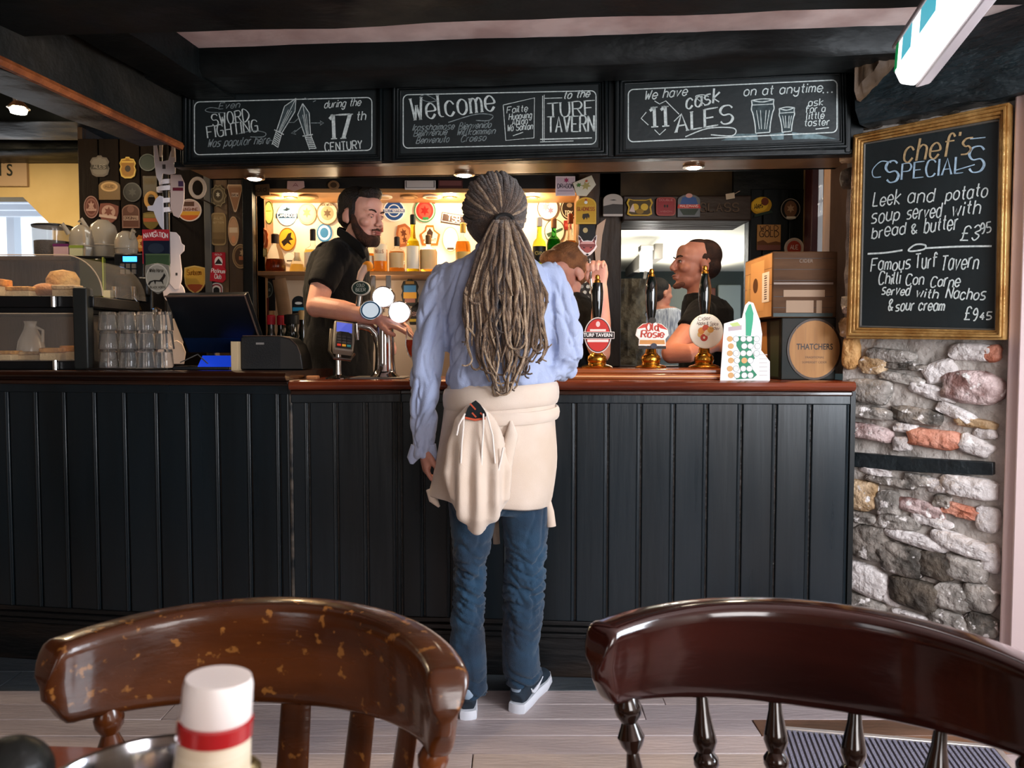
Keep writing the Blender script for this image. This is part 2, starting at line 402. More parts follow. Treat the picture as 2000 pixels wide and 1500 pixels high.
# right wall from the stone pier towards the camera, with its window
e = wS(0).w(.49, 0)
struct(MB().bb(2.12, 2.2, -2.0, 2.4, 0, 2.26), 'wall_right', M('white_wall', '#d9d2cc', .8))
w1 = struct(MB().bb(2.085, 2.115, .10, 1.80, .82, 2.02), 'window_1', M('window_glass', '#dfe9f2', .1, emit=.6))
wf = M('white_gloss', '#e8dedd', .3)
for a, b_, c, d in ((.06, .12, .78, 2.06), (1.78, 1.84, .78, 2.06), (.93, .97, .82, 2.02)): MB().bb(2.06, 2.12, a, b_, c, d).build('window_frame', wf, w1)
for c in (.80, 1.42, 2.04): MB().bb(2.06, 2.12, .06, 1.84, c - .02, c + .02).build('window_frame', wf, w1)
w2 = struct(MB().bb(.5, 1.9, -2.0, -1.97, .9, 2.1), 'window_2', M('window_glass', '#dfe9f2', .1, emit=.6))
for a in (.48, 1.2, 1.92): MB().bb(a - .025, a + .025, -1.98, -1.93, .88, 2.12).build('window_frame', wf, w2)
for c in (.88, 1.5, 2.12): MB().bb(.46, 1.94, -1.98, -1.93, c - .025, c + .025).build('window_frame', wf, w2)
w3 = struct(MB().bb(-2.6, -1.6, -2.0, -1.97, .9, 2.1), 'window_3', M('window_glass', '#dfe9f2', .1, emit=.6))
for a in (-2.6, -2.1, -1.6): MB().bb(a - .025, a + .025, -1.98, -1.93, .88, 2.12).build('window_frame', wf, w3)

# ------------------------------------------------------------------ stone wall on the right
mortar = M('lime_mortar', '#b9b0a8', .9, bump=1, bscale=22, col2='#8d867f', vscale=9, lo=.3, hi=.7, bdist=.02)
mb = MB(); NX, NZ = 40, 120; vs = []; fs = []
for j in range(NZ + 1):
    for i in range(NX + 1):
        a = -.02 + .54 * i / NX; z = 2.2 * j / NZ
        n = .012 * noise.noise(V((a * 14, z * 14, 3))) + .006 * noise.noise(V((a * 40, z * 40, 9)))
        vs.append(wallS.w(a, z, n))
for j in range(NZ):
    for i in range(NX): k = j * (NX + 1) + i; fs.append((k, k + 1, k + NX + 2, k + NX + 1))
mb.add(vs, fs)
wall_stone = struct(mb, 'wall_stone', mortar, ang=180)
mb = MB()      # body of the wall behind the mortar face and its end beside the bar
mb.prism([(-.02, 0), (.52, 0), (.52, 2.2), (-.02, 2.2)], -.3, -.02, wallS); mb.build('wall_core', mortar, wall_stone)
stone_m = {}
for k, (c, c2) in {'g': ('#6c665f', '#a59d95'), 'd': ('#3f3a34', '#8b8279'), 'w': ('#b7aeaa', '#d9d2cf'), 't': ('#8a6b45', '#c3a887'), 'p': ('#6e4d46', '#cdb7b3'),
                   'b': ('#b0694f', '#c98e78'), 'o': ('#a3743f', '#c79a63'), 'k': ('#3a332c', '#5e5347')}.items():
    stone_m[k] = M('stone_' + k, c, .72, bump=1, bscale=45, col2=c2, vscale=16, lo=.38, hi=.62, bdist=.012, col3='#e4deda' if k not in 'bok' else None, wscale=30, wlo=.6, whi=.66)
def stone(cx, cy, w, h, rot, kind, proud=.02):
    a, b = wallS.px(cx, cy); w *= 1.33
    sc = abs(wallS.px(cx, cy - 50)[1] - wallS.px(cx, cy + 50)[1]) / 100; ww = w * sc / 2 * 1.06; hh = h * sc / 2 * 1.04
    mb = MB(); n = 22; rings = [(1.0, -.02), (1.0, .25), (.93, .75), (.72, 1.0), (.35, 1.08)]; s = random.random() * 50; ca, sa = math.cos(R(rot)), math.sin(R(rot)); vs = []
    for ri, (rr, dn) in enumerate(rings):
        for i in range(n):
            t = 2 * math.pi * i / n; c, d = math.cos(t), math.sin(t)
            x = math.copysign(abs(c) ** .62, c); z = math.copysign(abs(d) ** .62, d)
            k = 1 + .20 * noise.noise(V((c * 1.6 + s, d * 1.6, s))) + .07 * noise.noise(V((c * 5 + s, d * 5, s)))
            x *= ww * rr * k; z *= hh * rr * k
            nn = proud * dn + (.010 * noise.noise(V((x * 45 + s, z * 45, ri))) if ri > 1 else 0)
            vs.append(wallS.w(a + x * ca - z * sa, b + x * sa + z * ca, nn))
    vs.append(wallS.w(a, b, proud * 1.02)); m = len(rings); fs = []
    for j in range(m - 1):
        for i in range(n): q = (i + 1) % n; fs.append((j * n + i, j * n + q, (j + 1) * n + q, (j + 1) * n + i))
    for i in range(n): fs.append(((m - 1) * n + i, (m - 1) * n + (i + 1) % n, m * n))
    mb.add(vs, fs); return mb.build('brick' if kind == 'b' else 'stone', stone_m[kind], wall_stone, ang=55)
for s in [(1738, 694, 66, 24, -5, 'g'), (1770, 716, 60, 14, -3, 'd'), (1765, 740, 68, 20, -10, 'g'), (1705, 712, 40, 34, 0, 't'), (1700, 762, 66, 46, -4, 'g', .03),
          (1900, 757, 80, 62, -4, 'p', .035), (1900, 688, 62, 34, -3, 'w'), (1940, 690, 22, 34, 0, 'b'), (1838, 725, 46, 40, 20, 'w'), (1822, 765, 60, 26, -15, 'w'),
          (1700, 806, 70, 26, -4, 'g', .03), (1692, 843, 76, 32, -4, 'p', .035), (1790, 812, 70, 34, -6, 'd', .025), (1868, 806, 60, 24, -25, 'w'), (1907, 826, 56, 20, -6, 't'),
          (1763, 866, 26, 30, 10, 'w'), (1826, 857, 74, 38, -2, 'b', .03), (1905, 870, 46, 36, -20, 'w', .025), (1770, 835, 34, 20, 0, 'w'), (1925, 846, 30, 22, 0, 'w'),
          (1712, 920, 44, 16, -5, 'w'), (1740, 940, 70, 18, -6, 'd', .025), (1795, 938, 44, 24, -4, 'g'), (1832, 948, 28, 26, 0, 'w'), (1895, 950, 76, 42, -5, 'w', .03),
          (1680, 965, 54, 60, -4, 't', .03), (1738, 982, 36, 46, 4, 'g', .03), (1800, 992, 64, 30, -8, 'p'), (1842, 978, 24, 26, 0, 'd'), (1885, 1000, 62, 26, -8, 'b', .018),
          (1690, 1012, 50, 22, -4, 'g'), (1755, 1020, 60, 30, 5, 'g', .03), (1822, 1018, 54, 22, -8, 'w'), (1930, 1015, 32, 50, 0, 'w'), (1700, 1060, 56, 66, 8, 'd', .03),
          (1790, 1052, 90, 24, -8, 'w', .03), (1880, 1062, 84, 34, -12, 'w', .035), (1718, 1055, 22, 50, -10, 'o', .02), (1765, 1092, 66, 62, -8, 'd', .035), (1830, 1104, 56, 56, -10, 'k', .03),
          (1885, 1110, 60, 46, -8, 'g', .03), (1935, 1090, 26, 60, 0, 'w'), (1690, 1130, 70, 58, -10, 'w', .03), (1738, 1160, 34, 40, -15, 'w', .02), (1790, 1158, 70, 62, -4, 'k', .035),
          (1862, 1165, 52, 50, 0, 'g', .03), (1915, 1165, 44, 56, -4, 'g', .03), (1690, 1180, 60, 36, -5, 'g', .025), (1860, 1212, 60, 36, -8, 'g', .03), (1920, 1220, 46, 44, 0, 'd', .03),
          (1790, 1212, 60, 34, -6, 'w', .02), (1720, 1215, 60, 34, -6, 'w', .02), (1870, 1262, 60, 40, 0, 'g'), (1930, 1275, 40, 44, 0, 'w'), (1800, 1262, 64, 40, 0, 'g'), (1710, 1265, 80, 44, 0, 'd'),
          (1700, 232, 46, 40, -6, 'k', .02), (1760, 222, 60, 36, -10, 'k', .02), (1835, 208, 66, 34, -10, 'k', .02), (1905, 196, 60, 28, -10, 'd', .02), (1662, 300, 26, 40, 0, 't', .03),
          (1662, 350, 24, 40, 0, 'k', .03), (1660, 640, 26, 40, 0, 't', .03), (1660, 595, 20, 34, 0, 'g', .03), (1665, 690, 24, 60, 0, 'o', .03)]:
    stone(*s)
# dark timber let into the stonework
tim = MB(); q = [wallS.px(*p) for p in [(1664, 882), (1780, 892), (1944, 902), (1944, 927), (1860, 925), (1780, 920), (1664, 910)]]
tim.prism(q, -.01, .022, wallS)
struct(tim, 'trim_1', M('timber_lacing', '#10171a', .45, bump=.8, bscale=30, col2='#1d2528', vscale=10), wall_stone, bevel=.003)
# white door casing at the right edge of the picture
cas = MB(); d0 = wS(.0)
for a0, a1, n0, n1 in ((.50, .535, -.1, .045), (.535, .60, -.1, .075), (.60, .66, -.1, .05)): cas.prism([(a0, 0), (a1, 0), (a1, 2.0), (a0, 2.0)], n0, n1, wallS)
struct(cas, 'trim_2', M('white_casing', '#d8c2c0', .35), bevel=.006)
mb = MB(); mb.prism([(.66, 0), (1.2, 0), (1.2, 2.2), (.66, 2.2)], -.1, -.06, wallS); struct(mb, 'wall_far_right', M('white_wall', '#d9d2cc', .8))

# ------------------------------------------------------------------ beams
def beam(name, pts, prof, mat=blackbeam, nseg=26, amp=.012, seed=0):
    """hewn beam: profile (x, z) swept from pts[0] to pts[1] with an uneven surface"""
    a, b = V(pts[0]), V(pts[1]); t = (b - a).normalized(); sd = t.cross(V((0, 0, 1))).normalized(); vs = []; m = len(prof)
    for i in range(nseg + 1):
        c = a.lerp(b, i / nseg)
        for j, (x, z) in enumerate(prof):
            k = amp * noise.noise(V((i * 12 / nseg + seed, j * 2.3, seed))); vs.append(c + sd * (x + k) + V((0, 0, z + amp * .8 * noise.noise(V((i * 9 / nseg, j * 3.1 + 7, seed))))))
    fs = [(i * m + j, (i + 1) * m + j, (i + 1) * m + (j + 1) % m, i * m + (j + 1) % m) for i in range(nseg) for j in range(m)]
    fs += [tuple(range(m)), tuple(nseg * m + j for j in range(m - 1, -1, -1))]
    mb = MB().add(vs, fs); return struct(mb, name, mat, ang=45, fix=True)
def rect(w, h, c=.02): return [(-w / 2, c), (-w / 2 + c, 0), (w / 2 - c, 0), (w / 2, c), (w / 2, h), (-w / 2, h)]
beam('beam', ((-1.35, 2.732, 2.110), (1.9, 2.47, 2.122)), rect(.2, .14), seed=1)
beam('beam', ((-1.4, 2.01, 2.052), (2.0, 1.82, 2.085)), rect(.32, .2), seed=4)
# long bridging beam on the left with a worn arris, its orange light put into the colour, and the piece above it
beam('beam', ((-1.30, 2.86, 1.948), (-1.66, 1.0, 1.925)), [(-.1, .02), (-.1, .0), (.07, .0), (.10, .03), (.12, .34), (-.1, .34)], seed=7,
     mat=M('brown_black_beam', '#0d0f0d', .5, bump=1, bscale=12, col2='#27221b', vscale=4, lo=.4, hi=.7))
beam('beam', ((-1.10, 2.86, 2.105), (-1.42, 1.0, 2.105)), [(-.1, .0), (.06, .0), (.10, .03), (.10, .2), (-.1, .2)], seed=9)
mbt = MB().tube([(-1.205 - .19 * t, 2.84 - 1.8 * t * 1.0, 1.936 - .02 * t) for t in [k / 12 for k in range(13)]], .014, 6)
struct(mbt, 'trim_3', M('orange_lit_and_worn', '#a3582a', .55, bump=1, bscale=30, col2='#6a3415', vscale=12))
# big black wall plate above the chalkboard on the stone wall
w0 = wS(.02).w(.055, 0); w1_ = wS(.02).w(1.15, 0)
beam('beam', ((w0.x, w0.y, 1.955), (w1_.x, w1_.y, 1.955)), [(-.12, .03), (-.09, 0), (.06, .0), (.10, .05), (.11, .18), (.06, .26), (-.12, .26)], seed=12, amp=.022,
     mat=M('tarry_beam', '#0a1113', .3, bump=1.0, bscale=18, col2='#1a2529', vscale=6, rvar=.15, stretch=(.5, .5, 1.5), bdist=.03))
# brown knee timber between the fascia and the wall plate
beam('beam', ((1.16, 2.60, 2.02), (1.34, 2.42, 2.23)), rect(.10, .10, .03), seed=20, mat=M('brown_timber', '#3c2c1c', .7, bump=1, bscale=14, col2='#5b432c', vscale=5), amp=.015)
beam('beam', ((1.17, 2.68, 1.6), (1.17, 2.68, 2.2)), rect(.09, .09, .02), seed=21) if False else None

# ------------------------------------------------------------------ fascia with chalkboards above the bar, and its soffit
FS = barS(-.02)
fas = MB(xf=BARX); fas.bb(-1.245, 1.215, 0.0, .03, 1.878, 2.19)
fascia = struct(fas, 'fascia', blackpaint)
sof = MB(xf=BARX); sof.bb(-1.245, 1.215, 0.03, .28, 1.885, 1.925)
soffm = M('soffit_bronze_paint', '#6a4d33', .34, bump=.1, bscale=12, col2='#7a5a3a', vscale=3, rvar=.06)
soffit = struct(sof, 'soffit', soffm)
sof = MB(xf=BARX); sof.bb(-1.245, 1.215, .262, .285, 1.885, 2.28); sof.build('soffit_back', blackpaint, soffit)
mb = MB(xf=BARX); mb.bb(-1.245, 1.215, -.022, .03, 1.866, 1.886); mb.build('fascia_rail', blackpaint, fascia, bevel=.004)
mb = MB(xf=BARX)
mb.bb(-1.245, 1.215, -.030, 0, 2.165, 2.19); mb.build('cornice', blackpaint, fascia, bevel=.006)
for x0, x1 in ((352, 362), (748, 768), (1187, 1200), (1650, 1662)):
    a0 = FS.px(x0, 240)[0]; a1 = FS.px(x1, 240)[0]; MB(xf=BARX).bb(a0, a1, -.026, 0, 1.872, 2.17).build('upright', blackpaint, fascia, bevel=.004)
for k, (px, py) in enumerate(((497, 346), (907, 339), (1355, 324))):
    d = PD(py, 1.884); p = P(px, py, d)
    o = thing('ceiling_light', ['round recessed downlight in soffit under the left chalkboard', 'round recessed downlight in soffit above the dreadlocked customer', 'round recessed downlight in soffit under the ales chalkboard'][k],
              'light', (p.x, p.y, 1.884), 'downlights in the bar soffit')
    MB().lathe([(.028, .0), (.040, .0), (.041, -.006), (.030, -.008), (.028, -.003)], (p.x, p.y, 1.884)).build('ring', M('lamp_chrome', '#d8c9b4', .2, 1), o)
    MB().lathe([(.0, -.013), (.022, -.011), (.030, -.004)], (p.x, p.y, 1.884)).build('lens', M('lamp_lens_warm', '#fff0d8', .3, emit=26), o)
    light('downlight', 'SPOT', (p.x, p.y, 1.872), 42, WARM, (p.x, p.y + .02, 0), .03, spot=125, blend=.8)

# ------------------------------------------------------------------ bar counter
bars = [thing('bar_counter', 'left black panelled bar section under the tumblers and till', 'bar', (-1.6, 2.9, 0)), thing('bar_counter', 'right black panelled bar with red-brown top, customer standing at it', 'bar', (.2, 2.8, 0))]; bar = bars[1]
S0 = barS(0)
uC = S0.px(785, 1000)[0]; uD = S0.px(1658, 1000)[0]
def seg_panels(Pa, Pb, zt, zb, seams_px, matp, ymid=950, name='panel'):
    """tongue-and-groove boards between two plan points, split at the given pixel columns"""
    S = Surf((Pa[0], Pa[1], 0), (Pb[0] - Pa[0], Pb[1] - Pa[1], 0)); L = math.hypot(Pb[0] - Pa[0], Pb[1] - Pa[1])
    cuts = [0] + [min(L, max(0, S.px(x, ymid)[0])) for x in seams_px] + [L]
    for i in range(len(cuts) - 1):
        a, b = cuts[i], cuts[i + 1]
        if b - a < .01: continue
        g = .0035
        MB().prism([(a + g, zb), (b - g, zb), (b - g, zt), (a + g, zt)], -.012, .001 * random.random(), S).build(name, matp, bar, bevel=.0035, seg=2)
        # bead beside the groove
        bd = MB(); bd.tube([S.w(b - g - .009, zb + .002, -.001), S.w(b - g - .009, zt - .002, -.001)], .0045, 8); bd.build('bead', matp, bar)
    MB().prism([(0, zb - .05), (L, zb - .05), (L, zt + .03), (0, zt + .03)], -.05, -.009, S).build('backing', skirtm, bar)
    return S, L
B0 = P(570, 950, 2.775); A0 = P(-420, 950, 3.08)
C0 = S0.w(uC, 0); D0 = S0.w(uD, 0)
segs = [((A0.x, A0.y), (B0.x, B0.y), 1.039, [-380, -310, -240, -170, -100, -30, 22, 78, 133, 192, 250, 312, 372, 430, 492, 548], 0.022),
        ((B0.x + .001, B0.y), (C0.x, C0.y), 1.007, [605, 660, 718, 775], 0),
        ((C0.x, C0.y), (D0.x, D0.y), 1.007, [828, 880, 936, 992, 1048, 1124, 1187, 1251, 1316, 1380, 1447, 1514, 1582], 0)]
for i, (a, b, zt, seams, dz) in enumerate(segs):
    bar = bars[0 if i == 0 else 1]
    S, L = seg_panels(a, b, zt, .205, seams, barpanel)
    # rail, mouldings, plinth, counter top with rounded nose
    MB().prism([(0, zt - .004), (L, zt - .004), (L, zt + .045), (0, zt + .045)], -.03, .006, S).build('rail', barpanel, bar, bevel=.004)
    for z0, z1, n1 in ((.187, .207, .006), (.166, .187, .016), (.148, .166, .024), (.0, .150, .012)):
        MB().prism([(0, z0), (L, z0), (L, z1), (0, z1)], -.05, n1, S).build('skirting' if z0 else 'plinth', skirtm, bar, bevel=.005, seg=3)
    tz = zt + .045
    dpt = -.5 if i == 0 else -.37
    prof = [(dpt, tz), (dpt, tz + .034), (.028, tz + .034), (.040, tz + .029), (.046, tz + .017), (.040, tz + .006), (.028, tz)]
    m = len(prof); mb = MB(); x0, x1 = -.0, L
    vs = [S.w(x, z, n) for x in (x0, x1) for n, z in prof]; mb.add(vs, [tuple(range(m)), tuple(range(2 * m - 1, m - 1, -1))] + [(k, k + m, (k + 1) % m + m, (k + 1) % m) for k in range(m)])
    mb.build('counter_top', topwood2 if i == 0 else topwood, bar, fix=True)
    MB().prism([(0, tz - .018), (L, tz - .018), (L, tz), (0, tz)], -.03, .018, S).build('cove', topwood2, bar, bevel=.005)
MB().box((B0.x, B0.y + .006, .62), (.012, .02, .9)).build('corner_bead', M('worn_corner', '#5a5148', .5, bump=.6, bscale=40, col2='#171b1e', vscale=20), bar, bevel=.004)
TOPL, TOPR = 1.118, 1.086      # counter heights, left part and right part
# dark metal strip on the bar end next to the stone
MB(xf=BARX).bb(uD - .004, uD + .012, -.01, .5, 0, 1.05).build('end_panel', blackpaint, bar)

# ------------------------------------------------------------------ back of the bar
DB = 3.95
BS = flat(DB)
oldwood = M('old_brown_wood', '#2a1b10', .6, bump=.8, bscale=25, col2='#45301d', vscale=7, stretch=(1, 1, .2))
def wallbox(name, x0, x1, z0, z1, mat, d0=DB, d1=DB + .12, dd=DB, parent=None, **k):
    mb = MB().bb(PX(x0, dd), PX(x1, dd), d0, d1, z0, z1)
    return struct(mb, name, mat, parent, **k) if parent is None else mb.build(name, mat, parent, **k)
zt = 2.26
wb = wallbox('wall_bar_left', 165, 506, 0, zt, M('back_wall_dark', '#1d130c', .65, bump=.4, bscale=30, col2='#2c1f14', vscale=5))
# vertical boards of the dark wall
xs = [165, 205, 245, 285, 342]
for i in range(4): MB().bb(PX(xs[i] + 1, DB), PX(xs[i + 1] - 1, DB), DB - .016, DB, 1.0, zt).build('board', M('old_black_boards', '#120d09', .7, spec=.15, bump=.8, bscale=25, col2='#20160e', vscale=7, stretch=(1, 1, .2)), wb, bevel=.003)
for x0, x1, m_, dn in ((345, 408, M('old_black_boards', '#120d09', .6), .02), (411, 424, M('steel_post', '#5a5650', .45, .3), .05), (427, 454, M('tan_board', '#6b5135', .55, bump=.6, bscale=30, col2='#80613f', vscale=8, stretch=(1, 1, .2)), .03),
                       (457, 484, M('brown_board', '#3d2a18', .55, bump=.6, bscale=30, col2='#513a22', vscale=8, stretch=(1, 1, .2)), .045), (487, 506, blackpaint, .07)):
    MB().bb(PX(x0, DB), PX(x1, DB), DB - dn, DB, 1.0, zt).build('board', m_, wb, bevel=.003)
# niche with lit shelf
NB = 4.22
cream = M('niche_cream', '#ecd9bd', .7, bump=.1, bscale=10)
tan = M('niche_tan', '#8c6a48', .6, bump=.3, bscale=30, col2='#7a5a3b', vscale=7, stretch=(.3, 1, 1))
nz = PZ(377, DB); sz = PZ(530, DB); nx0, nx1 = PX(506, DB), PX(1128, DB)
niche = struct(MB().bb(nx0, nx1, NB, NB + .05, sz, nz + .1), 'wall_niche', cream)
MB().bb(nx0, nx1, NB, NB + .05, .2, sz).build('lower_back', M('niche_lower', '#b79f86', .7), niche)
MB().bb(nx0 - .02, nx0, DB - .02, NB + .05, .2, nz + .02).build('side', tan, niche)
MB().bb(nx1, nx1 + .02, DB - .02, NB + .05, .2, nz + .02).build('side', tan, niche)
MB().bb(nx0 - .02, nx1 + .02, DB - .01, NB + .05, nz, nz + .02).build('head', M('niche_head', '#b98a55', .5, bump=.2, bscale=20, col2='#a37443', vscale=5, stretch=(.3, 1, 1)), niche)
shelf = tag(MB().bb(nx0, nx1, DB - .01, NB, sz - .022, sz).build('bottle_shelf', M('shelf_wood', '#7a5432', .4, bump=.2, bscale=30, col2='#94683f', vscale=6, stretch=(.2, 1, 1)), bevel=.003),
            'long thin wooden shelf of spirits in the brightly lit alcove', 'shelf')
wallbox('wall_bar_head', 506, 1170, nz + .02, zt, M('dark_ceiling', '#15100c', .7))
MB().bb(nx0, nx1, DB - .06, NB, .86, .90).build('lower_counter', tan, niche)
MB().bb(nx0, nx1, DB - .05, DB - .02, .1, .86).build('lower_front', oldwood, niche)
for k, (px, py, dx) in enumerate(((572, 386, 4.05), (880, 378, 4.05), (1040, 377, 4.05))):
    x = PX(px, 4.06)
    o = thing('niche_light', ['small halogen lamp in alcove ceiling above the blue round clip', 'small halogen lamp in alcove ceiling above the red round clip', 'small halogen lamp in alcove ceiling right of the customer head'][k], 'light', (x, 4.06, nz), 'halogen lamps over the bottles')
    MB().lathe([(.0, -.002), (.022, -.003), (.024, 0)], (x, 4.06, nz)).build('bulb', M('niche_lens', '#fff0d0', .3, emit=30), o)
    MB().lathe([(.024, 0), (.034, -.001), (.034, -.006), (.025, -.007)], (x, 4.06, nz)).build('ring', M('lamp_chrome', '#d8c9b4', .2, 1), o)
    light('niche_lamp', 'POINT', (x, 4.05, nz - .03), 5.5, (1, .74, .44), None, .02)
# low glow lamps that backlight the bottles on the shelf (hidden shelf lights)
for x in (-.92, -.42, .03): light('niche_shelf_lamp', 'POINT', (x, 4.13, sz + .07), 1.6, (1, .78, .5), None, .03)
light('lower_niche', 'POINT', (-.7, 3.9, 1.45), 3.0, (1, .78, .55), None, .08)
# post, jamb, lintel and boards round the hatch
wallbox('trim_4', 1129, 1166, 0, zt, oldwood, DB - .05, NB)
st = MB(); 
jm = M('jamb_wood', '#241910', .6, bump=1, bscale=20, col2='#3b2a1b', vscale=6, stretch=(1, 1, .3))
wallbox('trim_5', 1166, 1212, 0, zt, jm, DB, NB, bevel=.006)
hz1 = PZ(434, DB)
lin = wallbox('lintel', 1212, 1458, hz1, PZ(385, DB), M('lintel_wood', '#2b2019', .55, bump=1, bscale=18, col2='#40312a', vscale=4, stretch=(.25, 1, 1)), DB - .05, NB, bevel=.008)
wallbox('wall_over_hatch', 1170, 1425, PZ(385, DB), zt, M('smoked_plaster', '#4c3b24', .8, bump=.8, bscale=9, col2='#2b2014', vscale=5), DB, NB)
wallbox('wall_bar_right', 1456, 1580, 0, zt, M('black_boards', '#0d100e', .5, bump=.4, bscale=30, col2='#16120d', vscale=5), DB - .02, DB + .05)
wallbox('wall_above_right', 1425, 1640, PZ(385, DB), zt, blackbeam, DB - .03, NB)
mb = MB()
for x0, x1 in ((1458, 1480), (1482, 1530), (1532, 1566)): mb = MB().bb(PX(x0, DB), PX(x1, DB), DB - .035, DB - .02, 1.0, PZ(372, DB)); mb.build('board', blackpaint, bpy.data.objects['wall_bar_right'], bevel=.003)
wallbox('wall_hatch_low', 1166, 1460, 0, PZ(715, DB), oldwood, DB, NB)
# side of the bar room on the right: tan stone strip, dark red window frame with frosted glass
rw = MB().bb(PX(1566, 3.9), PX(1590, 3.9), 3.78, 3.95, 1.0, 2.2); rwo = struct(rw, 'trim_6', M('tan_stone', '#8f7047', .75, bump=1, bscale=18, col2='#5d4a33', vscale=8))
redf = M('oxblood_paint', '#2e0b0c', .4, bump=.3, bscale=30, col2='#3d1212', vscale=7)
WO2 = V((PX(1586, 3.75), 3.78, 0)); WE2 = V((PX(1658, 3.0), 2.98, 0))
SW = Surf(WO2, WE2 - WO2)
win = struct(MB().prism([(SW.px(1596, 450)[0], 1.3), (SW.px(1626, 450)[0], 1.3), (SW.px(1626, 450)[0], 2.2), (SW.px(1596, 450)[0], 2.2)], -.01, 0, SW), 'window_4', M('frosted_pane', '#b8bdc6', .25, emit=.25, bump=.2, bscale=20))
for x0, x1, n in ((1583, 1597, .03), (1625, 1657, .04)):
    a0, a1 = SW.px(x0, 450)[0], SW.px(x1, 450)[0]; MB().prism([(a0, 1.1), (a1, 1.1), (a1, 2.2), (a0, 2.2)], -.04, n, SW).build('window_frame', redf, win, bevel=.004)
mb = MB(); a0, a1 = SW.px(1597, 450)[0], SW.px(1626, 450)[0]
mb.prism([(a0, 1.1), (a1, 1.1), (a1, 1.3), (a0, 1.3)], -.04, .02, SW); mb.build('sill', redf, win)
tl = MB(); textpx(tl, 'TURF', (1599, 392), (1624, 378), 26, .002, SW, w=3, pen=.8); textpx(tl, 'TAVERN', (1597, 424), (1625, 412), 24, .002, SW, w=3, pen=.8)
tl.build('pane_lettering', M('frost_print', '#f3f3f3', .5, emit=.3), win)
mb = MB().prism([(SW.px(1642, 300)[0], 1.1), (SW.px(1660, 300)[0], 1.1), (SW.px(1660, 300)[0], 2.2), (SW.px(1647, 300)[0], 2.2)], -.06, .07, SW)
struct(mb, 'trim_7', M('pale_lath', '#a37f62', .7, bump=1, bscale=14, col2='#7c5d45', vscale=6, stretch=(1, 1, .3)))

# ------------------------------------------------------------------ room seen through the hatch
hr = M('hatch_white', '#dcd8c8', .7)
rm = struct(MB().bb(.3, 3.2, NB, 7.6, 2.3, 2.34), 'ceiling_hatch', hr)
struct(MB().bb(.3, 3.4, 6.6, 6.64, 0, 2.34), 'wall_hatch_back', M('hatch_green', '#2c3630', .6))
for x0, x1, z0, z1, c in ((1290, 1345, .2, PZ(560, 6.55), '#8f968e'), (1350, 1400, .2, PZ(562, 6.55), '#6e3a2a'), (1405, 1450, .2, PZ(556, 6.55), '#8f9a98')):
    MB().bb(PX(x0, 6.5), PX(x1, 6.5), 6.56, 6.6, z0, z1).build('door_panel', M('door_' + c[1:], c, .5), bpy.data.objects['wall_hatch_back'], bevel=.01)
# sloping bright ceiling
mb = MB(); mb.add([(.5, NB + .02, 2.02), (3.0, NB + .02, 2.02), (3.0, 6.6, 1.86), (.5, 6.6, 1.86)], [(0, 1, 2, 3)]); mb.add([(.5, NB + .02, 2.06), (3.0, NB + .02, 2.06), (3.0, 6.6, 1.9), (.5, 6.6, 1.9)], [(0, 3, 2, 1)])
struct(mb, 'ceiling_slope', hr)
mb = MB(); p0 = P(1265, 490, 5.2)
mb.bb(PX(1275, 5.2), PX(1290, 5.2), 5.15, 6.5, 1.8, 1.9); struct(mb, 'trim_8', M('grey_beam_end', '#5d5850', .7))
light('hatch_room', 'AREA', (1.35, 5.7, 1.75), 14, (1, .97, .88), (1.4, 5.6, 3), 1.2, 1.0)
light('hatch_lamp', 'POINT', (PX(1262, 5.1), 5.06, PZ(500, 5.1)), 7, (1, .97, .9), None, .05)
light('hatch_fill', 'POINT', (.95, 4.15, 1.45), 2, (1, .95, .85), None, .2)
# rubble pillar just inside the hatch
vs = []; fs = []; n = 28; m = 50; cx, cy = PX(1228, 4.5), 4.5; mb = MB()
for j in range(m + 1):
    z = .6 + 1.0 * j / m
    for i in range(n):
        a = 2 * math.pi * i / n; k = 1 + .28 * noise.noise(V((math.cos(a) * 3, math.sin(a) * 3, z * 12))) + .15 * noise.noise(V((math.cos(a) * 8, math.sin(a) * 8, z * 30)))
        vs.append((cx + math.cos(a) * .095 * k, cy + math.sin(a) * .1 * k, z))
fs = [(j * n + i, j * n + (i + 1) % n, (j + 1) * n + (i + 1) % n, (j + 1) * n + i) for j in range(m) for i in range(n)] + [tuple(range(n - 1, -1, -1)), tuple(m * n + i for i in range(n))]
mb.add(vs, fs); struct(mb, 'pillar', M('rubble', '#8c8069', .8, bump=1, bscale=30, col2='#51483a', vscale=14, bdist=.02))

# ------------------------------------------------------------------ room on the far left behind the cake display
LY = 4.85
yel = M('ochre_wall', '#c4a873', .8, bump=.3, bscale=12, col2='#b69a63', vscale=3)
op = [P(-400, 385, LY), P(45, 385, LY), P(102, 442, LY), P(102, 560, LY)]
poly = [(PX(-500, LY), 2.5), (PX(178, LY), 2.5), (PX(178, LY), 0), (op[3].x, 0), (op[3].x, op[3].z), (op[2].x, op[2].z), (op[1].x, op[1].z), (op[0].x, op[0].z), (PX(-500, LY), op[0].z)]
mb = MB(); Sy = flat(LY)
mb.prism([(PX(-500, LY), op[0].z), (op[1].x, op[0].z), (op[1].x, 2.5), (PX(-500, LY), 2.5)], -.15, 0, Sy)
mb.prism([(op[1].x, op[1].z), (op[2].x, op[2].z), (PX(178, LY), op[2].z), (PX(178, LY), 2.5), (op[1].x, 2.5)], -.15, 0, Sy)
mb.prism([(op[2].x, 0), (PX(178, LY), 0), (PX(178, LY), op[2].z), (op[2].x, op[2].z)], -.15, 0, Sy)
struct(mb, 'wall_ochre', yel)
struct(MB().bb(PX(163, 3.95), PX(172, 3.95), 3.95, 4.8, 0, 2.4), 'trim_9', oldwood)
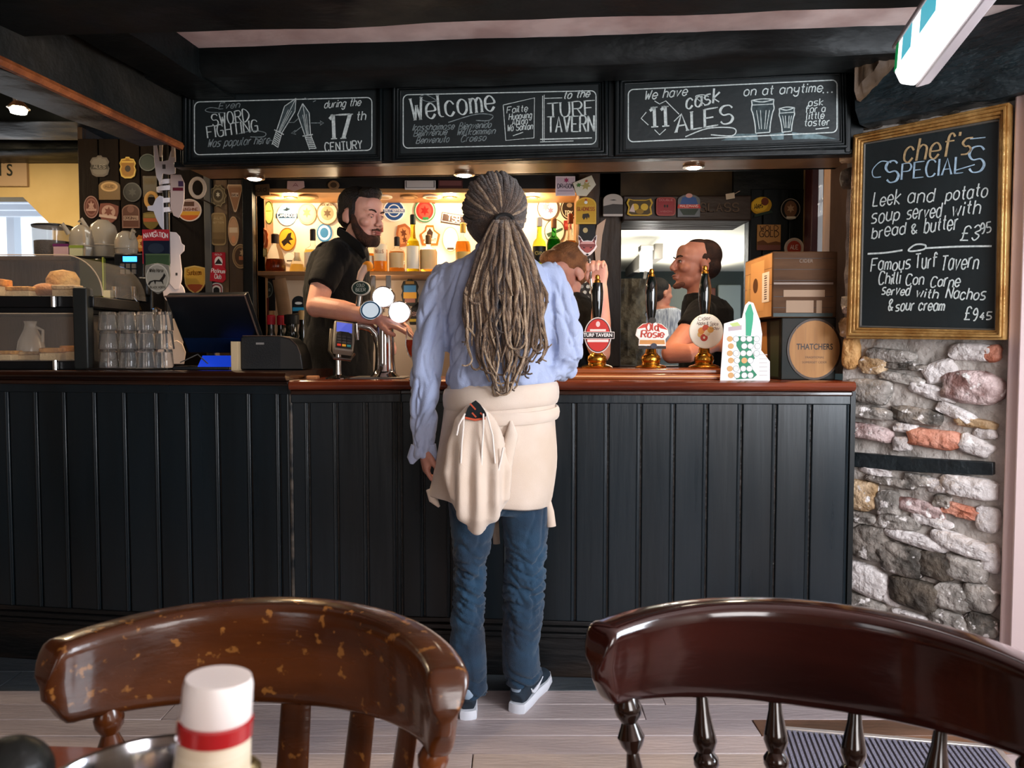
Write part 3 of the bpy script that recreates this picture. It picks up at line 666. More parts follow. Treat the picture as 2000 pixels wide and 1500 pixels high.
# daylit porch behind the opening
pl = M('porch_white', '#cdd3dc', .5)
pr = struct(MB().bb(-7.5, -3.0, 5.0, 8.2, 2.46, 2.5), 'ceiling_porch', pl)
for k in range(9): MB().bb(-7.5, -3.0, 5.1 + k * .32, 5.16 + k * .32, 2.40, 2.46).build('slat', pl, pr)
pw = struct(MB().bb(-7.5, -3.0, 7.3, 7.34, 0, 2.5), 'window_5', M('porch_glow', '#dfe8ee', .4, emit=.9))
for x in (-6.6, -5.95, -5.3, -4.7): MB().bb(x, x + .07, 7.2, 7.3, 0, 2.5).build('window_frame', pl, pw)
for x0, x1, z0, z1 in ((-5.90, -5.5, 1.55, 1.75), (-5.23, -4.9, 1.2, 1.9), (-6.5, -6.1, 1.2, 1.6)): MB().bb(x0, x1, 7.24, 7.3, z0, z1).build('pane', M('teal_glass', '#2c5a55', .3), pw)
light('porch_day', 'AREA', (-4.6, 6.2, 1.3), 26, COOL, (-4.6, 6.2, 3), 1.6, 1.6)
# dark beams and lamp of the left room
beam('beam', ((-5.2, 4.02, PZ(236, 3.84)), (-1.3, 4.02, PZ(236, 3.84))), rect(.36, .14), seed=31)
beam('beam', ((-5.2, 4.70, PZ(296, 4.55)), (-1.3, 4.70, PZ(296, 4.55))), rect(.3, .2), seed=33)
p = P(36, 208, 3.35)
o = thing('ceiling_light', 'bright round spotlight on the low ceiling at far left', 'light', (p.x, 3.35, p.z))
MB().lathe([(.0, -.03), (.03, -.028), (.036, -.01)], tuple(p)).build('bulb', M('lamp_lens_warm', '#fff0d8', .3, emit=26), o)
MB().lathe([(.05, 2.5 - p.z), (.05, 2.48 - p.z), (.02, .02), (.045, -.008), (.036, -.012)], tuple(p)).build('fitting', M('lamp_chrome', '#d8c9b4', .2, 1), o)
light('left_spot', 'POINT', (p.x, 3.35, p.z - .06), 7, (1, .78, .5), None, .04)
light('added_fill_left', 'SPOT', (-1.85, 3.12, 2.3), 34, (1, .78, .52), (-1.85, 3.2, 1.1), .05, spot=70, blend=.7)  # unseen spot added to brighten the cake display
light('added_fill_right', 'POINT', (.95, 3.25, 1.93), 3, (1, .8, .58), None, .04)  # added warm light without a fitting, lifts the clips on the right
light('left_room', 'AREA', (-2.9, 4.0, 2.25), 22, (1, .8, .5), (-2.9, 4.3, 1.2), .8, .5)
sg = MB(); q = [P(-60, 298, LY - .02), P(52, 300, LY - .02), P(52, 364, LY - .02), P(-60, 362, LY - .02)]
so = thing('wall_sign', 'tan wall sign with dark serif letters on ochre wall at far left', 'sign', tuple(q[3]))
sg.bb(q[0].x, q[1].x, LY - .025, LY, q[2].z, q[1].z); sg.build('board', M('sign_tan', '#ad8f6e', .6), so, bevel=.003)
bfont("del's", .16, flat(LY - .026), PX(10, LY), PZ(330, LY), .001, width=.2, mat=flatm('#2a2a22'), name='sign_lettering', parent=so)
o = thing('wall_lantern', 'glaring white box lamp on bracket seen through the hatch', 'light', (PX(1262, 5.1), 5.1, PZ(530, 5.1)))
MB().bb(PX(1252, 5.1), PX(1274, 5.1), 5.12, 5.2, PZ(528, 5.1), PZ(488, 5.1)).build('lamp_glass', M('lantern_glow', '#fffaf0', .3, emit=7), o, bevel=.01, seg=3)
MB().bb(PX(1250, 5.1), PX(1276, 5.1), 5.11, 5.21, PZ(488, 5.1), PZ(478, 5.1)).build('cap', M('grey_beam_end', '#5d5850', .7), o, bevel=.004)
MB().tube([(PX(1263, 5.1), 5.16, PZ(528, 5.1)), (PX(1258, 5.1), 5.16, PZ(560, 5.1)), (PX(1254, 5.1), 5.2, PZ(700, 5.1))], .012, 8).build('bracket', M('grey_beam_end', '#5d5850', .7), o)

# ================================================================== CHALKBOARDS
chalk = M('chalk_white', '#c9cfcc', .9, col2='#9aa3a0', vscale=120, lo=.3, hi=.7)
chalkg = M('chalk_grey', '#848c8c', .9, col2='#5a6465', vscale=90)
chalkd = M('chalk_faint', '#3b4648', .9, col2='#262f31', vscale=60)
chalky = M('chalk_tan', '#a68d66', .9, col2='#8a7452', vscale=90)
chalkb = M('chalk_blue', '#9db4c4', .9, col2='#7c93a5', vscale=90)
slate = M('slate_black', '#0b1213', .55, bump=.1, bscale=60, col2='#10191b', vscale=5)
def chalkboard(label, outer, inner):
    """outer/inner: pixel quads (tl, tr, br, bl) read on the fascia plane"""
    q = [FS.px(*p) for p in outer]; r = [FS.px(*p) for p in inner]
    ca = sum(p[0] for p in q) / 4; cb = min(p[1] for p in q); o = thing('chalkboard', label, 'chalkboard', FS.w(ca, cb, 0))
    MB().prism(r, -.002, .004, FS).build('slate', slate, o)
    def mix(t): return [(a[0] + (b[0] - a[0]) * t, a[1] + (b[1] - a[1]) * t) for a, b in zip(q, r)]
    MB().frame(q, mix(.38), 0, .022, FS).build('frame', blackpaint, o, bevel=.004, seg=3)
    MB().frame(mix(.38), mix(.72), 0, .015, FS).build('moulding', blackpaint, o, bevel=.004, seg=3)
    MB().frame(mix(.72), r, 0, .009, FS).build('moulding', blackpaint, o, bevel=.002)
    return o
def border(mb, x0, y0, x1, y1, dy, r, wpx=2.2, gaps=()):
    """rounded chalk border; dy = rise of the right side in pixels"""
    def pt(x, y): return (x, y - dy * (x - x0) / (x1 - x0))
    linepx(mb, [pt(x0 + r, y0), pt(x1 - r, y0)], wpx, .0045, FS, sm=False); linepx(mb, [pt(x1, y0 + r), pt(x1, y1 - r)], wpx, .0045, FS, sm=False)
    linepx(mb, [pt(x1 - r, y1), pt(x0 + r, y1)], wpx, .0045, FS, sm=False); linepx(mb, [pt(x0, y1 - r), pt(x0, y0 + r)], wpx, .0045, FS, sm=False)
    for cx, cy, a in ((x0 + r, y0 + r, 180), (x1 - r, y0 + r, 270), (x1 - r, y1 - r, 0), (x0 + r, y1 - r, 90)):
        linepx(mb, [pt(cx + r * math.cos(R(a + k * 15)), cy + r * math.sin(R(a + k * 15))) for k in range(7)], wpx, .0045, FS, sm=False)
o = chalkboard('left chalkboard with two crossed swords and 17th CENTURY over the bar', [(362, 176), (748, 163), (748, 318), (362, 325)], [(380, 186), (736, 176), (736, 302), (380, 308)])
mb = MB(); N1 = .005
border(mb, 381, 200, 727, 303, 9, 10, 2)
textpx(mb, 'SWORD', (417, 247), (488, 236), 22, N1, FS, w=1.5, pen=.9, serif=.5)
textpx(mb, 'FIGHTING', (407, 270), (505, 257), 22, N1, FS, w=1.5, pen=.9, serif=.5)
textpx(mb, '17', (646, 272), (686, 270), 46, N1, FS, w=3, pen=1.5, serif=.8)
textpx(mb, 'CENTURY', (636, 296), (708, 291), 16, N1, FS, w=2.2)
textpx(mb, 'th', (697, 236), (714, 235), 17, N1, FS, w=2.2, slant=.2)
textpx(mb, 'during the', (634, 212), (704, 207), 14, N1, FS, w=1.8, slant=.35)
mb.build('chalk_lettering', chalk, o)
mb = MB()
textpx(mb, 'Even', (428, 214), (468, 211), 12, N1, FS, w=1.6, slant=.4)
textpx(mb, 'Was popular here', (406, 288), (526, 281), 15, N1, FS, w=1.8, slant=.4)
linepx(mb, [(430, 213), (412, 211), (402, 216), (412, 220), (440, 221)], 1.4, N1, FS); linepx(mb, [(467, 262), (495, 256), (519, 260), (515, 268), (490, 268)], 1.6, N1, FS)
linepx(mb, [(522, 280), (532, 275), (545, 285)], 1.4, N1, FS)
mb.build('chalk_script', chalkg, o)
def sword(tip, guard, hilt, w, mat_blade, mat_line):
    t = V((guard[0] - tip[0], guard[1] - tip[1])); L = t.length; t /= L; s = V((-t.y, t.x)); g = V(guard); h = V(hilt)
    bl = [V(tip), V(tip) + t * L * .32 + s * w, g + s * w * .42, g - s * w * .42, V(tip) + t * L * .32 - s * w * .75]
    m1 = MB(); m1.sheet([FS.px(*p) for p in bl], .0046, FS); m1.build('chalk_sword', mat_blade, o)
    m2 = MB(); linepx(m2, [tuple(p) for p in bl] + [tuple(bl[0])], 1.8, N1, FS, sm=False); linepx(m2, [tuple(tip), tuple(g)], 1.3, N1, FS, sm=False)
    for k in (-.28, .25): linepx(m2, [tuple(V(tip) + t * L * .35 + s * w * k), tuple(g + s * w * k * .5)], 1.0, N1, FS, sm=False)
    m2.tube([FS.w(*FS.px(*(g + s * 10)), .005), FS.w(*FS.px(*(g - s * 10)), .005)], .0022, 6)
    for k in range(7):
        c = g.lerp(h, (k + .8) / 7.5); linepx(m2, [tuple(c + s * 6), tuple(c - s * 6 + t * 2)], 2.0, N1, FS, sm=False)
    linepx(m2, [tuple(g + s * 6), tuple(h + s * 6.5)], 1.4, N1, FS, sm=False); linepx(m2, [tuple(g - s * 6), tuple(h - s * 6.5)], 1.4, N1, FS, sm=False)
    m2.build('chalk_line', chalk, o)
sword((579, 193), (546, 259), (538, 286), 13, chalkd, chalk); sword((592, 203), (602, 265), (612, 292), 13, chalkd, chalk)
mb = MB()
for pts in ([(563, 240), (575, 240), (585, 231)], [(608, 241), (628, 241)], [(626, 237), (633, 241), (626, 245)], [(590, 248), (575, 260)], [(578, 255), (570, 261), (579, 263)], [(596, 192), (604, 196)], [(612, 200), (618, 197)]):
    linepx(mb, pts, 1.5, N1, FS, sm=False)
mb.build('chalk_line', chalkg, o)

o = chalkboard('middle chalkboard headed Welcome, with a boxed list of greetings, over the bar', [(768, 168), (1187, 152), (1187, 307), (768, 321)], [(784, 180), (1170, 166), (1170, 289), (784, 301)])
mb = MB()
border(mb, 788, 186, 1164, 290, 8, 10, 2)
textpx(mb, 'Welcome', (806, 236), (966, 216), 42, N1, FS, w=2, pen=1.5, serif=.6)
textpx(mb, 'TURF', (1072, 230), (1160, 224), 27, N1, FS, w=1.8, pen=1.1, serif=.6)
textpx(mb, 'TAVERN', (1070, 259), (1160, 257), 30, N1, FS, w=1.8, pen=1.1, serif=.6)
textpx(mb, 'to the', (1100, 194), (1150, 190), 14, N1, FS, w=2.2, slant=.4)
for y, s, x0, x1 in ((222, 'Failte', 990, 1030), (235, 'Huanying', 994, 1038), (246, 'Ahlan', 1000, 1030), (257, 'Wa Sahlan', 991, 1040)): textpx(mb, s, (x0, y), (x1, y - 4), 12, N1, FS, w=1.6, slant=.2)
linepx(mb, [(983, 206), (1044, 192), (1043, 270), (988, 275), (983, 206)], 1.6, N1, FS, sm=False); linepx(mb, [(1002, 266), (1022, 259)], 1.6, N1, FS, sm=False)
linepx(mb, [(1060, 188), (1060, 276)], 1.8, N1, FS, sm=False); linepx(mb, [(1063, 186), (1063, 278)], 1.2, N1, FS, sm=False); linepx(mb, [(1055, 273), (1156, 270)], 2.2, N1, FS, sm=False); linepx(mb, [(1055, 278), (1120, 276)], 1.4, N1, FS, sm=False)
linepx(mb, [(1064, 193), (1098, 192)], 1.5, N1, FS, sm=False)
mb.build('chalk_lettering', chalk, o)
mb = MB()
for y, s, x0, x1 in ((256, 'Irasshaimase', 806, 886), (267, 'Bienvenue', 808, 872), (281, 'Benvenuto', 813, 876), (253, 'Bienvenido', 896, 958), (265, 'Willkommen', 892, 966), (278, 'Croeso', 900, 948)): textpx(mb, s, (x0, y), (x1, y - 3), 12, N1, FS, w=1.6, slant=.4)
linepx(mb, [(852, 196), (832, 186), (820, 192), (838, 200), (856, 197)], 1.5, N1, FS); linepx(mb, [(876, 240), (930, 224), (962, 226), (955, 236), (930, 236)], 1.8, N1, FS)
mb.build('chalk_script', chalkg, o)

o = chalkboard('right chalkboard with two pint glasses and 11 cask ALES over the bar', [(1200, 152), (1650, 131), (1652, 291), (1200, 307)], [(1222, 166), (1638, 147), (1640, 276), (1222, 292)])
mb = MB()
border(mb, 1227, 176, 1634, 278, 19, 10, 2.2)
textpx(mb, 'We have', (1258, 196), (1340, 187), 17, N1, FS, w=2.2, slant=.35)
textpx(mb, 'cask', (1340, 214), (1404, 200), 28, N1, FS, w=2.4, pen=.7, slant=.25)
textpx(mb, 'ALES', (1320, 259), (1430, 240), 34, N1, FS, w=2.4, pen=1.2, serif=.6, slant=.12)
textpx(mb, '11', (1270, 249), (1300, 247), 38, N1, FS, w=3.4, pen=.9, serif=.8)
textpx(mb, 'on at anytime', (1452, 188), (1604, 180), 17, N1, FS, w=2.2, slant=.2)
textpx(mb, '...', (1607, 182), (1624, 181), 17, N1, FS, w=2.2)
for y, s, x0, x1 in ((208, 'ask', 1578, 1606), (221, 'for a', 1572, 1610), (234, 'little', 1574, 1608), (247, 'taster', 1570, 1618)): textpx(mb, s, (x0, y), (x1, y - 2), 13, N1, FS, w=1.8, slant=.15)
for pts in ([(1262, 220), (1252, 232), (1266, 245)], [(1278, 198), (1288, 204), (1300, 198), (1326, 224)], [(1316, 238), (1330, 224)], [(1278, 254), (1288, 264), (1300, 253)]): linepx(mb, pts, 1.8, N1, FS, sm=False)
linepx(mb, [(1338, 268), (1380, 252), (1425, 250), (1437, 256), (1428, 266), (1388, 264)], 2.2, N1, FS); linepx(mb, [(1376, 205), (1358, 190), (1372, 186), (1384, 190)], 1.6, N1, FS); linepx(mb, [(1592, 253), (1618, 250)], 2, N1, FS, sm=False)
mb.build('chalk_lettering', chalk, o)
def chalk_glass(cx, y0, y1, w0, w1):
    k = [(-w0, 0), (-w0 * .95, .12), (-w0 * 1.0, .28), (-w0 * .86, .42), (-w1, .75), (-w1 * .92, 1)]
    L = [(cx + x, y0 + (y1 - y0) * t) for x, t in k]; Rr = [(cx - x, y0 + (y1 - y0) * t - 2) for x, t in k]
    m1 = MB(); m1.sheet([FS.px(*p) for p in L + Rr[::-1]], .0044, FS); m1.build('chalk_glass', chalkd, o)
    m2 = MB(); linepx(m2, L, 2.2, N1, FS); linepx(m2, Rr, 2.2, N1, FS); linepx(m2, [L[-1], Rr[-1]], 2, N1, FS, sm=False); linepx(m2, [L[0], (cx, y0 - 3), Rr[0]], 2, N1, FS); linepx(m2, [L[0], (cx, y0 + 3), Rr[0]], 2, N1, FS)
    linepx(m2, [(cx - w0 * .95, y0 + 9), (cx + w0 * .95, y0 + 7)], 1.5, N1, FS, sm=False)
    for dx in (-.55, -.2, .3, .6): linepx(m2, [(cx + dx * w0, y0 + (y1 - y0) * .3), (cx + dx * w1 * .8, y1 - 8)], 1.3, N1, FS, sm=False)
    m2.build('chalk_line', chalk, o)
chalk_glass(1489, 197, 261, 22, 15); chalk_glass(1536, 213, 259, 15, 10)
mb = MB()
for q in ([(1408, 275), (1440, 262), (1478, 262), (1480, 274)], [(1502, 262), (1530, 259), (1530, 273), (1508, 274)], [(1546, 259), (1590, 262), (1634, 272), (1548, 272)]): mb.sheet([FS.px(*p) for p in q], .0044, FS)
mb.build('chalk_glass', M('chalk_pale', '#74898d', .9, col2='#465456', vscale=40), o)
# thin worn orange edges along the beam above the boards
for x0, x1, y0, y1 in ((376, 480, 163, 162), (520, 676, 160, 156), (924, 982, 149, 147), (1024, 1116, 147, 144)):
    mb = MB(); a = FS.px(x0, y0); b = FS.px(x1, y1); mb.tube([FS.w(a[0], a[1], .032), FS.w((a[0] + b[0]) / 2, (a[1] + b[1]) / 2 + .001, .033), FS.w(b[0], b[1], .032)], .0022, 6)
    mb.build('worn_edge', M('orange_lit_and_worn', '#a3582a', .55), fascia)

# ------------------------------------------------------------------ specials board on the stone wall
CS = wS(.05)
q = [CS.px(*p) for p in [(1672, 266), (1976, 203), (1966, 664), (1658, 662)]]
r = [CS.px(*p) for p in [(1692, 283), (1952, 238), (1944, 642), (1684, 636)]]
o = thing('specials_board', 'large specials chalkboard in a gold frame on the stone wall', 'chalkboard', CS.w((q[0][0] + q[1][0]) / 2, q[3][1], 0))
gold = M('gold_frame', '#8a5f2d', .35, .45, bump=.4, bscale=60, col2='#b08a52', vscale=14)
def mixq(t): return [(a[0] + (b[0] - a[0]) * t, a[1] + (b[1] - a[1]) * t) for a, b in zip(q, r)]
for k, (t0, t1, n1) in enumerate(((0, .22, .026), (.22, .45, .034), (.45, .66, .028), (.66, .85, .020), (.85, 1.0, .012))):
    MB().frame(mixq(t0), mixq(t1), -.02, n1, CS).build('frame', M('frame_grey', '#54504a', .4, .3) if k == 4 else gold, o, bevel=.003, seg=2)
MB().prism(r, -.02, .004, CS).build('slate', slate, o)
mb = MB()
textpx(mb, "chef's", (1766, 318), (1896, 300), 42, .006, CS, w=2.6, pen=.7, slant=.12); mb.build('chalk_heading', chalky, o)
mb = MB()
textpx(mb, 'S', (1734, 358), (1756, 353), 40, .006, CS, w=2.4, pen=1.2)
textpx(mb, 'PECIAL', (1762, 351), (1880, 338), 30, .006, CS, w=1.7, pen=1.2, serif=.5); textpx(mb, 'S', (1894, 338), (1922, 334), 48, .006, CS, w=2.4, pen=1.2)
linepx(mb, [(1742, 318), (1722, 316), (1706, 332), (1708, 346), (1722, 346)], 2, .006, CS); linepx(mb, [(1896, 272), (1926, 269)], 2, .006, CS, sm=False); linepx(mb, [(1868, 333), (1905, 322)], 2, .006, CS, sm=False)
mb.build('chalk_heading', chalkb, o)
mb = MB()
for s, p0, p1, h in (('Leek', (1706, 404), (1758, 398), 27), ('and', (1774, 398), (1824, 392), 27), ('potato', (1848, 392), (1928, 383), 24), ('soup', (1703, 436), (1756, 431), 24), ('served', (1772, 430), (1838, 423), 24), ('with', (1860, 422), (1914, 417), 26),
                     ('bread', (1704, 466), (1768, 458), 24), ('&', (1782, 458), (1792, 456), 18), ('butter', (1806, 455), (1870, 448), 26), ('£3', (1876, 470), (1910, 470), 28), ('95', (1916, 456), (1936, 452), 18),
                     ('Famous', (1702, 530), (1778, 524), 24), ('Turf', (1788, 526), (1830, 520), 30), ('Tavern', (1838, 528), (1910, 524), 30), ('Chilli', (1717, 556), (1758, 554), 22), ('Con', (1770, 558), (1804, 556), 22), ('Carne', (1818, 560), (1874, 560), 22),
                     ('served', (1723, 575), (1776, 578), 18), ('with', (1790, 580), (1832, 582), 18), ('Nachos', (1848, 583), (1924, 586), 20), ('&', (1736, 606), (1744, 606), 20), ('sour cream', (1750, 606), (1844, 608), 19), ('£9', (1884, 625), (1908, 625), 24), ('45', (1914, 625), (1936, 625), 16)):
    textpx(mb, s, p0, p1, h, .006, CS, w=2.5, slant=.12, jit=.9)
linepx(mb, [(1696, 496), (1730, 494), (1764, 489)], 3.4, .006, CS); linepx(mb, [(1810, 485), (1870, 482), (1938, 481)], 3.4, .006, CS)
linepx(mb, [(1776, 488), (1790, 478), (1808, 479), (1806, 487), (1782, 491), (1776, 488)], 3.2, .006, CS)
mb.build('chalk_lettering', chalk, o)

# ------------------------------------------------------------------ exit light
ex = thing('exit_light', 'green and white emergency exit light box tilted under the black beam', 'light', P(1850, 60, 1.95))
# axis of the box runs from lower left to upper right in the picture and towards the camera
pA = P(1770, 128, 2.02); pB = P(1960, -140, 1.55)
ax = (pB - pA).normalized(); up = V((0.05, -.2, 1)); side = ax.cross(up).normalized(); up2 = side.cross(ax).normalized()
if side.x > 0: side = -side
EM = Matrix((ax, side, up2)).transposed().to_4x4(); EM.translation = pA
ES = Surf(pA, ax, up2)
white = M('exit_diffuser', '#ffffff', .4, emit=1.7)
L = (pB - pA).length
def exprof(pr, x0, x1):
    mb = MB(xf=EM); m = len(pr); mb.add([(x, a, b) for x in (x0, x1) for a, b in pr], [tuple(range(m)), tuple(range(2 * m - 1, m - 1, -1))] + [(i, (i + 1) % m, (i + 1) % m + m, i + m) for i in range(m)]); return mb
exprof([(.030, .05), (.034, -.03), (.020, -.062), (-.018, -.066), (-.026, -.03), (-.026, .05)], .012, L).build('diffuser', white, ex, fix=True, bevel=.008, seg=3)
exprof([(-.022, .055), (-.022, -.064), (-.060, -.05), (-.062, .055)], 0, L).build('housing', M('exit_housing', '#8f8688', .35), ex, fix=True, bevel=.006)
exprof([(.036, .058), (.036, .046), (-.06, .046), (-.06, .058)], -.004, L).build('top_rail', M('exit_housing', '#8f8688', .35), ex, fix=True, bevel=.004)
gp = M('exit_green', '#0f9a55', .4, emit=.5); tp = M('exit_teal', '#4aa6b8', .4, emit=1.1)
for m_, quads in ((gp, [(.014, .034, -.028, .046), (.30, .42, -.028, .046)]), (tp, [(.06, .12, -.024, .042), (.17, .26, -.024, .042)])):
    mb = MB(xf=EM)
    for x0, x1, z0, z1 in quads:
        f_ = lambda z: .0305 + (.05 - z) * .05 + .0005
        mb.add([(x0, f_(z0), z0), (x1, f_(z0), z0), (x1, f_(z1), z1), (x0, f_(z1), z1)], [(0, 1, 2, 3)])
    mb.build('pictogram', m_, ex)
exs = MB(); 
light('exit_glow', 'POINT', pA + V((.02, -.03, -.13)), .3, (1, 1, .97), None, .05)

# ================================================================== PUMP CLIPS AND BOTTLES BEHIND THE BAR
def shape(kind):
    if kind == 'circle': return [(math.cos(2 * math.pi * k / 28), math.sin(2 * math.pi * k / 28)) for k in range(28)]
    if kind == 'rect': return [(-1, -1), (1, -1), (1, 1), (-1, 1)]
    if kind == 'rrect': return [(math.copysign(abs(math.cos(t)) ** .35, math.cos(t)), math.copysign(abs(math.sin(t)) ** .35, math.sin(t))) for t in [2 * math.pi * k / 28 for k in range(28)]]
    if kind == 'arch': return [(-1, -1), (1, -1), (1, .45)] + [(math.cos(R(a)) , .45 + .55 * math.sin(R(a))) for a in range(15, 170, 15)] + [(-1, .45)]
    if kind == 'shield': return [(0, -1), (.55, -.72), (.92, -.3), (1, .25), (.95, .85), (.4, .95), (0, 1), (-.4, .95), (-.95, .85), (-1, .25), (-.92, -.3), (-.55, -.72)]
    if kind == 'tri': return [(0, -1), (.18, -.95), (1, .75), (.85, 1), (-.9, 1), (-1, .8), (-.15, -.95)]
    if kind == 'gear': return [((1 - .16 * (k % 2)) * math.cos(2 * math.pi * k / 20), (1 - .16 * (k % 2)) * math.sin(2 * math.pi * k / 20)) for k in range(20)]
    if kind == 'tankard': return [(-.8, -.8), (-.4, -1), (.4, -1), (.8, -.8), (1, -.2), (.85, .1), (1, .4), (.75, .8), (.3, .85), (.2, 1), (-.2, 1), (-.3, .85), (-.75, .8), (-1, .4), (-.85, .1), (-1, -.2)]
    if kind == 'pent': return [(-.75, -1), (.75, -1), (1, .1), (.45, .55), (.35, 1), (-.35, 1), (-.45, .55), (-1, .1)]
    if kind == 'cut': return [(-1, -.9), (.6, -1), (1, -.6), (.9, .1), (1, .5), (.5, 1), (-.5, 1), (-.8, .6), (-1, .3)]
    if kind == 'wide': return [(-.95, -.8), (-.7, -1), (.7, -1), (.95, -.8), (.85, 0), (1, .5), (.85, 1), (.5, .85), (-.5, .85), (-.85, 1), (-1, .5), (-.85, 0)]
    if kind == 'fox': return [(0, -1), (.35, -.85), (.75, -.45), (1, -.1), (.88, .15), (.95, .55), (.98, 1), (.75, .85), (.42, .42), (0, .48), (-.42, .42), (-.75, .85), (-.98, 1), (-.95, .55), (-.88, .15), (-1, -.1), (-.75, -.45), (-.35, -.85)]
    if kind == 'flag': return [(-1, -.55), (-.2, -1), (1, -.2), (.95, 1), (-.95, 1)]
clipn = 0
def clip(name, label, cat, S, cx, cy, w, h, kind, base, layers=(), rot=0, group='pump clips displayed behind the bar', thick=.007, rim=None, n0=0, rough=.4):
    """a badge lying on surface S, centred on a pixel, with printed layers; w, h in pixels"""
    a0, b0 = S.px(cx, cy); a1 = S.px(cx + 50, cy)[0]; b1 = S.px(cx, cy - 50)[1]; sx = (a1 - a0) / 50 * w / 2; sy = (b1 - b0) / 50 * h / 2; cr, sr = math.cos(R(rot)), math.sin(R(rot))
    def T(p, k=1.0): x, y = p[0] * sx * k, p[1] * sy * k; return (a0 + x * cr - y * sr, b0 + x * sr + y * cr)
    o = thing(name, label, cat, S.w(a0, b0 - sy, n0), group)
    out = shape(kind) if isinstance(kind, str) else kind
    MB().prism([T(p) for p in out], n0, n0 + thick, S).build('plate', flatm(base, rough), o, bevel=.0012, seg=1)
    if rim: MB().frame([T(p) for p in out], [T(p, .9) for p in out], n0 + thick - .001, n0 + thick + .0018, S).build('rim', flatm(rim, rough), o)
    n = n0 + thick + .0007; cnt = {}
    for L in layers:
        k, col = L[0], L[1]
        if k == 'text':                      # text, colour, string, x0, x1, y, size (all in clip units)
            _, _, s, x0, x1, y, sz = L[:7]; mb = MB(); fs_ = Surf(S.w(0, 0, 0), S.R * cr + S.U * sr, S.U * cr - S.R * sr)
            A = T((x0, y)); B = T((x1, y)); text(mb, s, A, B, sz * sy, n + .0004, S, w=sz * sy * .15, gap=1.2, arch=(L[7] if len(L) > 7 else 0)); mb.build('lettering', flatm(col), o)
        else:
            if k == 'ell': _, _, x, y, rx, ry = L; pts = [(x + rx * math.cos(2 * math.pi * i / 22), y + ry * math.sin(2 * math.pi * i / 22)) for i in range(22)]
            elif k == 'box': _, _, x0, x1, y0, y1 = L; pts = [(x0, y0), (x1, y0), (x1, y1), (x0, y1)]
            elif k == 'in': pts = [(p[0] * L[2], p[1] * L[2]) for p in out]
            elif k == 'star': _, _, x, y, r_ = L; pts = [(x + (r_ if i % 2 else r_ * .5) * math.cos(2 * math.pi * i / 12), y + (r_ if i % 2 else r_ * .5) * math.sin(2 * math.pi * i / 12)) for i in range(12)]
            else: pts = L[2]
            MB().sheet([T(p) for p in pts], n, S).build({'ell': 'roundel', 'box': 'band', 'in': 'field', 'star': 'emblem', 'poly': 'emblem'}[k], flatm(col), o)
            n += .0004
    return o
WS_ = flat(DB - .017)            # dark boards
horse = [(-.7, -.35), (-.55, -.1), (-.2, .0), (.15, -.02), (.4, .3), (.5, .55), (.62, .35), (.55, .2), (.4, -.05), (.45, -.4), (.3, -.15), (-.1, -.12), (-.15, -.4), (-.25, -.1), (-.45, -.2), (-.6, -.45)]
# --- left dark wall
clip('pump_clip', 'grey castle-shaped pump clip, top left on dark boards', 'pump clip', WS_, 196, 325, 38, 42, 'tankard', '#6f665c', [('in', '#7f776b', .8), ('box', '#4a443c', -.9, .9, -.3, .1), ('text', '#a89f90', 'ALES', -.6, .6, -.2, .3)])
clip('pump_clip', 'bright yellow rounded pump clip on the dark boards, upper row', 'pump clip', WS_, 251, 328, 32, 42, 'tankard', '#c99a2e', [('in', '#a3701d', .8), ('ell', '#3a2a16', 0, -.1, .35, .3), ('box', '#e3b84a', -.7, .7, .45, .6)], rim='#e5c25a')
clip('pump_clip', 'oval cream pump clip above a tan base, middle of dark boards', 'pump clip', WS_, 215, 372, 42, 38, 'arch', '#7c6240', [('ell', '#caa36c', 0, .35, .8, .5), ('ell', '#a58050', 0, .35, .6, .34), ('text', '#4c3a24', 'ALE', -.4, .4, .25, .25)])
clip('pump_clip', 'round dark pump clip with thin grey rim on dark boards', 'pump clip', WS_, 260, 376, 36, 38, 'circle', '#201d19', [('ell', '#2f2c27', 0, 0, .7, .7), ('star', '#4d4a44', 0, 0, .5)], rim='#4f4c46')
clip('pump_clip', 'oval reddish-brown pump clip at the left edge of dark boards', 'pump clip', WS_, 180, 405, 29, 44, 'circle', '#6b3f33', [('in', '#8a5f52', .78), ('in', '#6b3f33', .62), ('star', '#b08a78', 0, .1, .5), ('box', '#b08a78', -.7, .7, -.35, -.15)], rim='#a07c6e')
clip('pump_clip', 'round brown pump clip with a red tail, beside the oval one', 'pump clip', WS_, 213, 418, 38, 42, 'shield', '#7b4a3c', [('ell', '#b7917c', 0, .2, .7, .6), ('star', '#7b4a3c', 0, .2, .5), ('box', '#c2a48f', -.9, .9, -.4, -.15)], rot=-8)
clip('pump_clip', 'square-shouldered brown pump clip with pale central band', 'pump clip', WS_, 257, 423, 34, 46, 'arch', '#5d3a2c', [('box', '#a98a73', -.85, .85, -.35, .05), ('text', '#4c2f22', 'ORIGINAL', -.75, .75, -.27, .25), ('ell', '#7b5546', 0, .6, .4, .3)], rim='#8b6553')
clip('pump_clip', 'half hidden round green pump clip behind the white clips', 'pump clip', WS_, 290, 318, 34, 34, 'circle', '#1d2a22', [('ell', '#2b3a30', 0, 0, .75, .75)], rim='#5b655c')
clip('pump_clip', 'dull olive rectangular pump clip on dark boards, right column', 'pump clip', WS_, 294, 365, 28, 42, 'rect', '#443416', [('box', '#57451f', -.8, .8, .2, .8), ('text', '#6f5a2c', 'BEER', -.6, .6, .35, .2)])
clip('pump_clip', 'orange and olive pump clip low on dark boards, right column', 'pump clip', WS_, 296, 432, 32, 36, 'shield', '#6d5a24', [('box', '#a5512a', -.9, .9, -.1, .3), ('box', '#857033', -.8, .8, .35, .75)])
